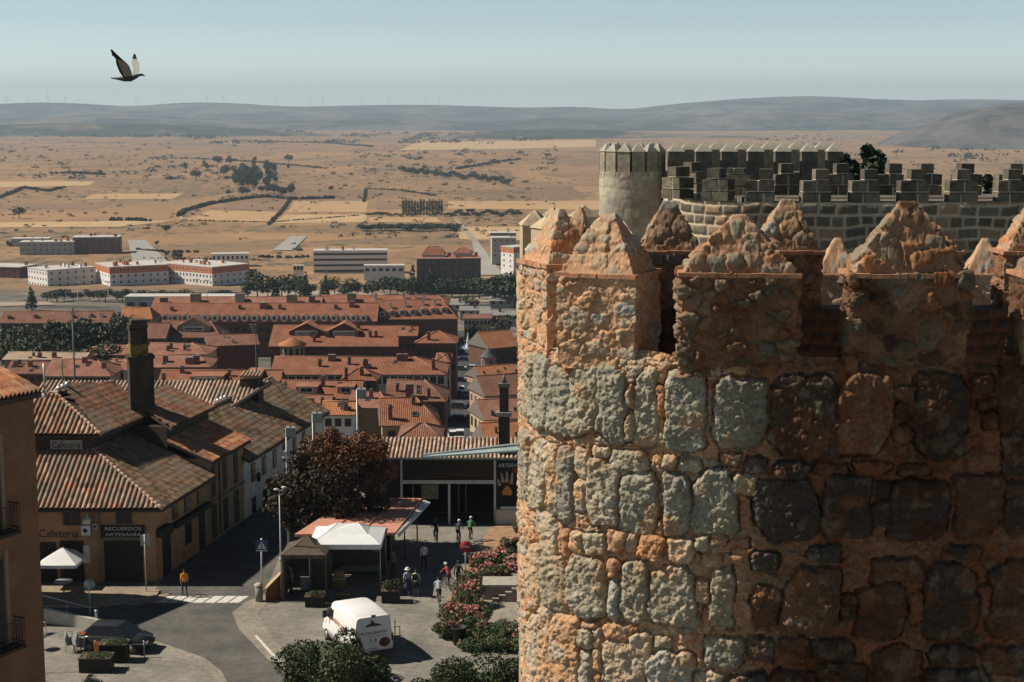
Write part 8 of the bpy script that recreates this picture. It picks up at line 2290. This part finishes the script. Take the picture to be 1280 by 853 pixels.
# ladder-like rack standing behind the van
rk = thing('handcart', 'slim dark upright hand truck standing at the right rear corner of the van', 'hand truck', tuple(gz(494, 818, 0)))
b = MB()
for sx in (-.03, .0): pass
b.tube([(0, 0, .05), (0, 0, 1.9)], .03, 6); b.tube([(.25, .15, .05), (.25, .15, 1.5)], .025, 6); b.build('upright', M_FRAMED, rk)
b = MB()
for k in range(3): b.tube([(-.1, 0, .5 + .5 * k), (.25, .15, .5 + .5 * k)], .02, 5)
b.build('rung', M_RED, rk)
# ------------------------------------------------------------------ cars, street and fountain far down
def street_x(Y): return -.0275 * Y - .2
V = []; ys = np.linspace(228, 640, 60)
for y in ys:
    for s_ in (-1, 1): x = street_x(y) + s_ * (4.6 + (y - 228) * .006); V.append((x, y, gzv(x, y) + .12))
M_ASPH = plain('asphalt', (.055, .055, .054), .9, var=.2, scale=.5)
tag(grid_mesh('street', np.array(V), 60, 2, M_ASPH), kind='structure')
CARS = {}
def car_parts(colr):
    m = plain('car_paint', colr, .3, var=.02); b = MB()
    prof = [(-2.05, .28), (2.05, .28), (2.12, .55), (2.0, .78), (1.1, .92), (-1.6, .95), (-2.1, .85), (-2.12, .5)]
    b.prism(prof, 1.66, 0, Matrix.Translation((.83, 0, 0)) @ Matrix.Rotation(R(90), 4, 'Z')); o1 = b.build('body', m)
    b = MB(); q = [(-.62, -1.45, 1.38), (.62, -1.45, 1.38), (.62, .35, 1.42), (-.62, .35, 1.42)]; p = [(-.76, -1.9, .95), (.76, -1.9, .95), (.76, 1.1, .93), (-.76, 1.1, .93)]
    b.add(p + q, [(0, 1, 5, 4), (1, 2, 6, 5), (2, 3, 7, 6), (3, 0, 4, 7)]); o2 = b.build('windows', M_DARKWIN)
    b = MB(); b.box(-.63, -1.46, 1.384, .63, .36, 1.43); o3 = b.build('roof', m)
    ws = []
    for sx in (-1, 1):
        for y in (-1.3, 1.3): b = MB(); b.lathe([(.001, -.09), (.3, -.09), (.3, .09), (.001, .09)], 12, M=Matrix.Translation((sx * .78, y, .3)) @ Matrix.Rotation(R(90), 4, 'Y')); ws.append(b.build('wheel', M_SHOE))
    hs2 = []
    for sx in (-1, 1): b = MB(); b.box(sx * .58 - .16, 2.0, .6, sx * .58 + .16, 2.11, .74); hs2.append(b.build('headlight', M_LAMPW))
    return [o1, o2, o3] + ws + hs2
def car(X, Y, rz, cname, label, tall=1.0):
    cols_ = {'white': (.66, .66, .65), 'silver': (.36, .37, .38), 'black': (.02, .02, .022), 'red': (.45, .03, .03), 'blue': (.05, .08, .18), 'grey': (.12, .12, .125)}
    z = gzv(X, Y) + .13
    if cname not in CARS:
        o = thing('parked_car', label, 'car', (X, Y, z), rz, 'cars along the lower street')
        for p in car_parts(cols_[cname]): p.parent = o
        CARS[cname] = o
    else:
        o = copy_tree(CARS[cname], (X, Y, z), rz, label)
    o.scale = (1, 1, tall)
    return o
for k, (px, Y, rz, cn, lab, tall) in enumerate(((566, 262, .1, 'white', 'white van-like car, leftmost of the near pair in the street', 1.35), (575, 262, 0, 'white', 'white van with its square back to us at the near end of the street', 1.45), (591, 256, -.1, 'silver', 'silver car nearest on the right side of the street', 1),
    (600, 268, 0, 'white', 'white car by the right wall of the street', 1), (597, 282, 0, 'black', 'black car behind the silver one on the right', 1), (570, 300, 1.57, 'black', 'black car parked crosswise on the left of the street', 1), (588, 300, 1.57, 'grey', 'grey car parked crosswise in mid street', 1),
    (570, 330, 1.57, 'grey', 'grey car crosswise, further up on the left', 1), (590, 330, 1.57, 'black', 'black car crosswise, further up on the right', 1), (572, 362, .1, 'red', 'bright red car halfway up the street', 1), (577, 372, 0, 'white', 'white car right behind the red one', 1),
    (582, 360, 0, 'silver', 'silver car beside the red one', 1), (596, 350, 0, 'white', 'pale box truck parked on the right of the street', 1.9), (571, 400, 1.57, 'black', 'black car crosswise beyond the red car', 1), (588, 402, 1.57, 'silver', 'silver car crosswise beyond the box truck', 1),
    (572, 440, 1.57, 'grey', 'small grey car far up the street on the left', 1), (588, 442, 1.57, 'white', 'small white car far up the street on the right', 1), (578, 480, 1.57, 'blue', 'small blue car before the fountain', 1), (592, 482, 1.57, 'white', 'small white car before the fountain', 1), (574, 520, 1.57, 'black', 'tiny dark car left of the fountain', 1))):
    car(at(px, 500, Y).x, Y, rz, cn, lab, tall)
g = at(585, 455, 545); fo = thing('fountain', 'white fountain jet in a pale basin at the end of the street', 'fountain', (g.x, 545, gzv(g.x, 545) + .14))
b = MB(); b.lathe([(.001, .05), (4.2, .05), (4.2, .7), (4.6, .7), (4.6, 0)], 24); b.build('basin', W_GREY, fo)
b = MB(); b.lathe([(.9, .3), (.55, 2.0), (.3, 4.0), (.08, 5.6)], 10); b.build('water_jet', plain('white_water', (.7, .74, .76), .4, var=.1), fo)
b = MB(); b.lathe([(4.15, .5), (.001, .5)], 24); b.build('water', plain('pool_water', (.15, .24, .28), .1), fo)
for k in range(14):
    Y = 300 + k * 20; tree_x = at(563 if k % 2 else 601, 500, Y).x
# tall lights of the lower district
for k, (px, y0, y1, Y, lab) in enumerate(((136, 388, 353, 640, 'tall pale lamp mast before the middle corner block'), (98, 388, 354, 640, 'tall lamp mast between the two left corner blocks'), (246, 374, 350, 680, 'lamp mast in front of the longest corner block'), (259, 374, 351, 690, 'second lamp mast before the longest corner block'))):
    q = at(px, y0, Y); z0 = gzv(q.x, Y); o = thing('lamp_mast', lab, 'lamp post', (q.x, Y, z0)); H = at(px, y1, Y).z - z0
    b = MB(); b.tube([(0, 0, 0), (0, 0, H)], [.22, .12], 6); b.build('pole', M_POST, o)
    b = MB(); b.box(-1.4, -.3, H + .005, 1.4, .3, H + .3); b.build('lamp_head', M_POST, o)
q = gz(146, 811, 0)
dc = thing('parked_car', 'dark parked car with a grey sky-lit roof behind the planters on the square', 'car', (q.x, q.y, .012), R(-98))
M_DCAR = plain('dark_car_paint', (.028, .030, .034), .22, var=.02)
st_ = [(-1.95, .60, .55, .62, .35), (-1.88, .78, .66, .88, .22), (-1.2, .84, .72, .93, .2), (.6, .85, .74, .92, .2), (1.4, .82, .70, .84, .2), (1.88, .72, .60, .72, .22), (1.98, .56, .46, .55, .35)]
b = MB(); vv = []
for y, w0, w1, h, z0 in st_: vv += [(-w0 * .92, y, z0), (-w0, y, z0 + .2), (-w0, y, h - .16), (-w1, y, h), (w1, y, h), (w0, y, h - .16), (w0, y, z0 + .2), (w0 * .92, y, z0)]
b.add(vv, [(i * 8 + k, i * 8 + (k + 1) % 8, (i + 1) * 8 + (k + 1) % 8, (i + 1) * 8 + k) for i in range(len(st_) - 1) for k in range(8)], smooth=True)
b.f += [list(range(8)), list(reversed(range(len(vv) - 8, len(vv))))]; b.m += [0, 0]; b.uv += [None, None]; b.smooth += [False, False]; b.build('body', M_DCAR, dc)
b = MB(); lo_ = [(-.74, -1.55, .90), (.74, -1.55, .90), (.74, 1.15, .88), (-.74, 1.15, .88)]; hi_ = [(-.58, -1.2, 1.40), (.58, -1.2, 1.40), (.56, .35, 1.43), (-.56, .35, 1.43)]
b.add(lo_ + hi_, [(0, 1, 5, 4), (1, 2, 6, 5), (2, 3, 7, 6), (3, 0, 4, 7)]); b.build('windows', M_DARKWIN, dc)
b = MB(); b.add([(-.60, -1.22, 1.395), (.60, -1.22, 1.395), (.58, .38, 1.425), (-.58, .38, 1.425), (-.42, -1.0, 1.46), (.42, -1.0, 1.46), (.42, .2, 1.475), (-.42, .2, 1.475)], [(0, 1, 5, 4), (1, 2, 6, 5), (2, 3, 7, 6), (3, 0, 4, 7), (4, 5, 6, 7)], smooth=True); b.build('roof', M_DCAR, dc)
for sx in (-1, 1):
    for y in (-1.2, 1.22):
        b = MB(); Mw = Matrix.Translation((sx * .78, y, .31)) @ Matrix.Rotation(R(90), 4, 'Y'); b.lathe([(.001, -.1), (.31, -.1), (.31, .1), (.001, .1)], 18, M=Mw); wo = b.build('wheel', M_SHOE, dc)
        b = MB(); b.lathe([(.001, .105 * sx), (.2, .108 * sx), (.2, .112 * sx), (.001, .115 * sx)], 12, M=Mw); b.build('rim', M_CAP, wo)
    b = MB(); b.box(sx * .52 - .14, 1.84, .52, sx * .52 + .14, 1.96, .66); b.build('headlight', M_LAMPW, dc)
    b = MB(); b.box(sx * .62 - .10, -1.92, .60, sx * .62 + .10, -1.84, .76); b.build('tail_lamp', M_TAIL, dc)
    b = MB(); b.box(sx * .92 - .1, .75, .92, sx * .92 + .1, .87, 1.05); b.build('wing_mirror', M_DCAR, dc)
# ------------------------------------------------------------------ pigeon
pg = None
c0 = at(159, 98, 34)
b = MB()
k_ = 34 / FPX
def bp(dx, dz, dy=0): return Vector((dx * k_, dy, dz * k_))
b.tube([bp(-20, .2), bp(-12, -.5), bp(-4, -1.0), bp(4, -.6), bp(11, 2.2), bp(15, 4.0), bp(18.5, 4.2), bp(20.5, 3.4), bp(22.5, 2.6)], [.012, .026, .052, .062, .045, .028, .027, .014, .003], 10)
b.v = [(v[0], v[1], v[2]) for v in b.v]
pg = b.build('pigeon', plain('pigeon_grey', (.045, .045, .05), .7, var=.2, scale=20)); pg.location = c0
tag(pg, 'dark grey pigeon flying to the right with both wings raised', 'pigeon')
def wing(name, pts, y0, y1, mat):
    """outline of the wing, y interpolated by height; thin but solid"""
    b = MB(); zs = [p[1] for p in pts]; z0, z1 = min(zs), max(zs)
    f = [bp(x, z, y0 + (y1 - y0) * (z - z0) / (z1 - z0)) for x, z in pts]; n = len(f)
    b.add(f + [p + Vector((.006, .008, 0)) for p in f], [tuple(range(n)), tuple(reversed(range(n, 2 * n)))] + [(i, i + n, (i + 1) % n + n, (i + 1) % n) for i in range(n)])
    return b.build(name, mat, pg)
M_WG = plain('wing_grey', (.20, .20, .19), .8, var=.35, scale=25); M_WL = plain('wing_pale', (.50, .49, .46), .8, var=.2, scale=18); M_WT = plain('wing_tip', (.022, .022, .024), .8)
wing('wing', [(-4.5, 1), (6.5, 1.8), (6.5, 8), (5.2, 15), (1.0, 20.5), (-8.5, 23.5), (-8.8, 16), (-7.2, 8)], -.02, -.32, M_WG)
wing('wing_feathers', [(-9.0, 23), (1.0, 20.3), (-5.5, 27), (-11.5, 34), (-13.5, 33.6), (-12.4, 30), (-12.6, 27), (-10.5, 25.6)], -.30, -.44, M_WT)
wing('wing_edge', [(-4.6, .8), (-2.8, 1.0), (-6.2, 14), (-7.5, 22), (-9.0, 22.6), (-9.4, 16), (-7.6, 7)], -.018, -.315, M_WT)
wing('wing', [(6, 3), (10.5, 4.5), (13.2, 10), (11.2, 18.5), (8.0, 24.5), (3.4, 25), (2.6, 20), (5.6, 11)], .03, .30, M_WL)
wing('wing_feathers', [(3.0, 24.2), (8.4, 23.8), (6.6, 29), (4.4, 30.8), (3.6, 28)], .285, .36, M_WT)
b = MB()
for x, z in ((18.2, 5.0),): b.ball(bp(x, z, -.022), .003, 6, 4)
b.build('eye', M_CHO, pg)
# a wisp of smoke-grey cable-like plant stalks on the platform edge is not needed; loose stones on the tower top
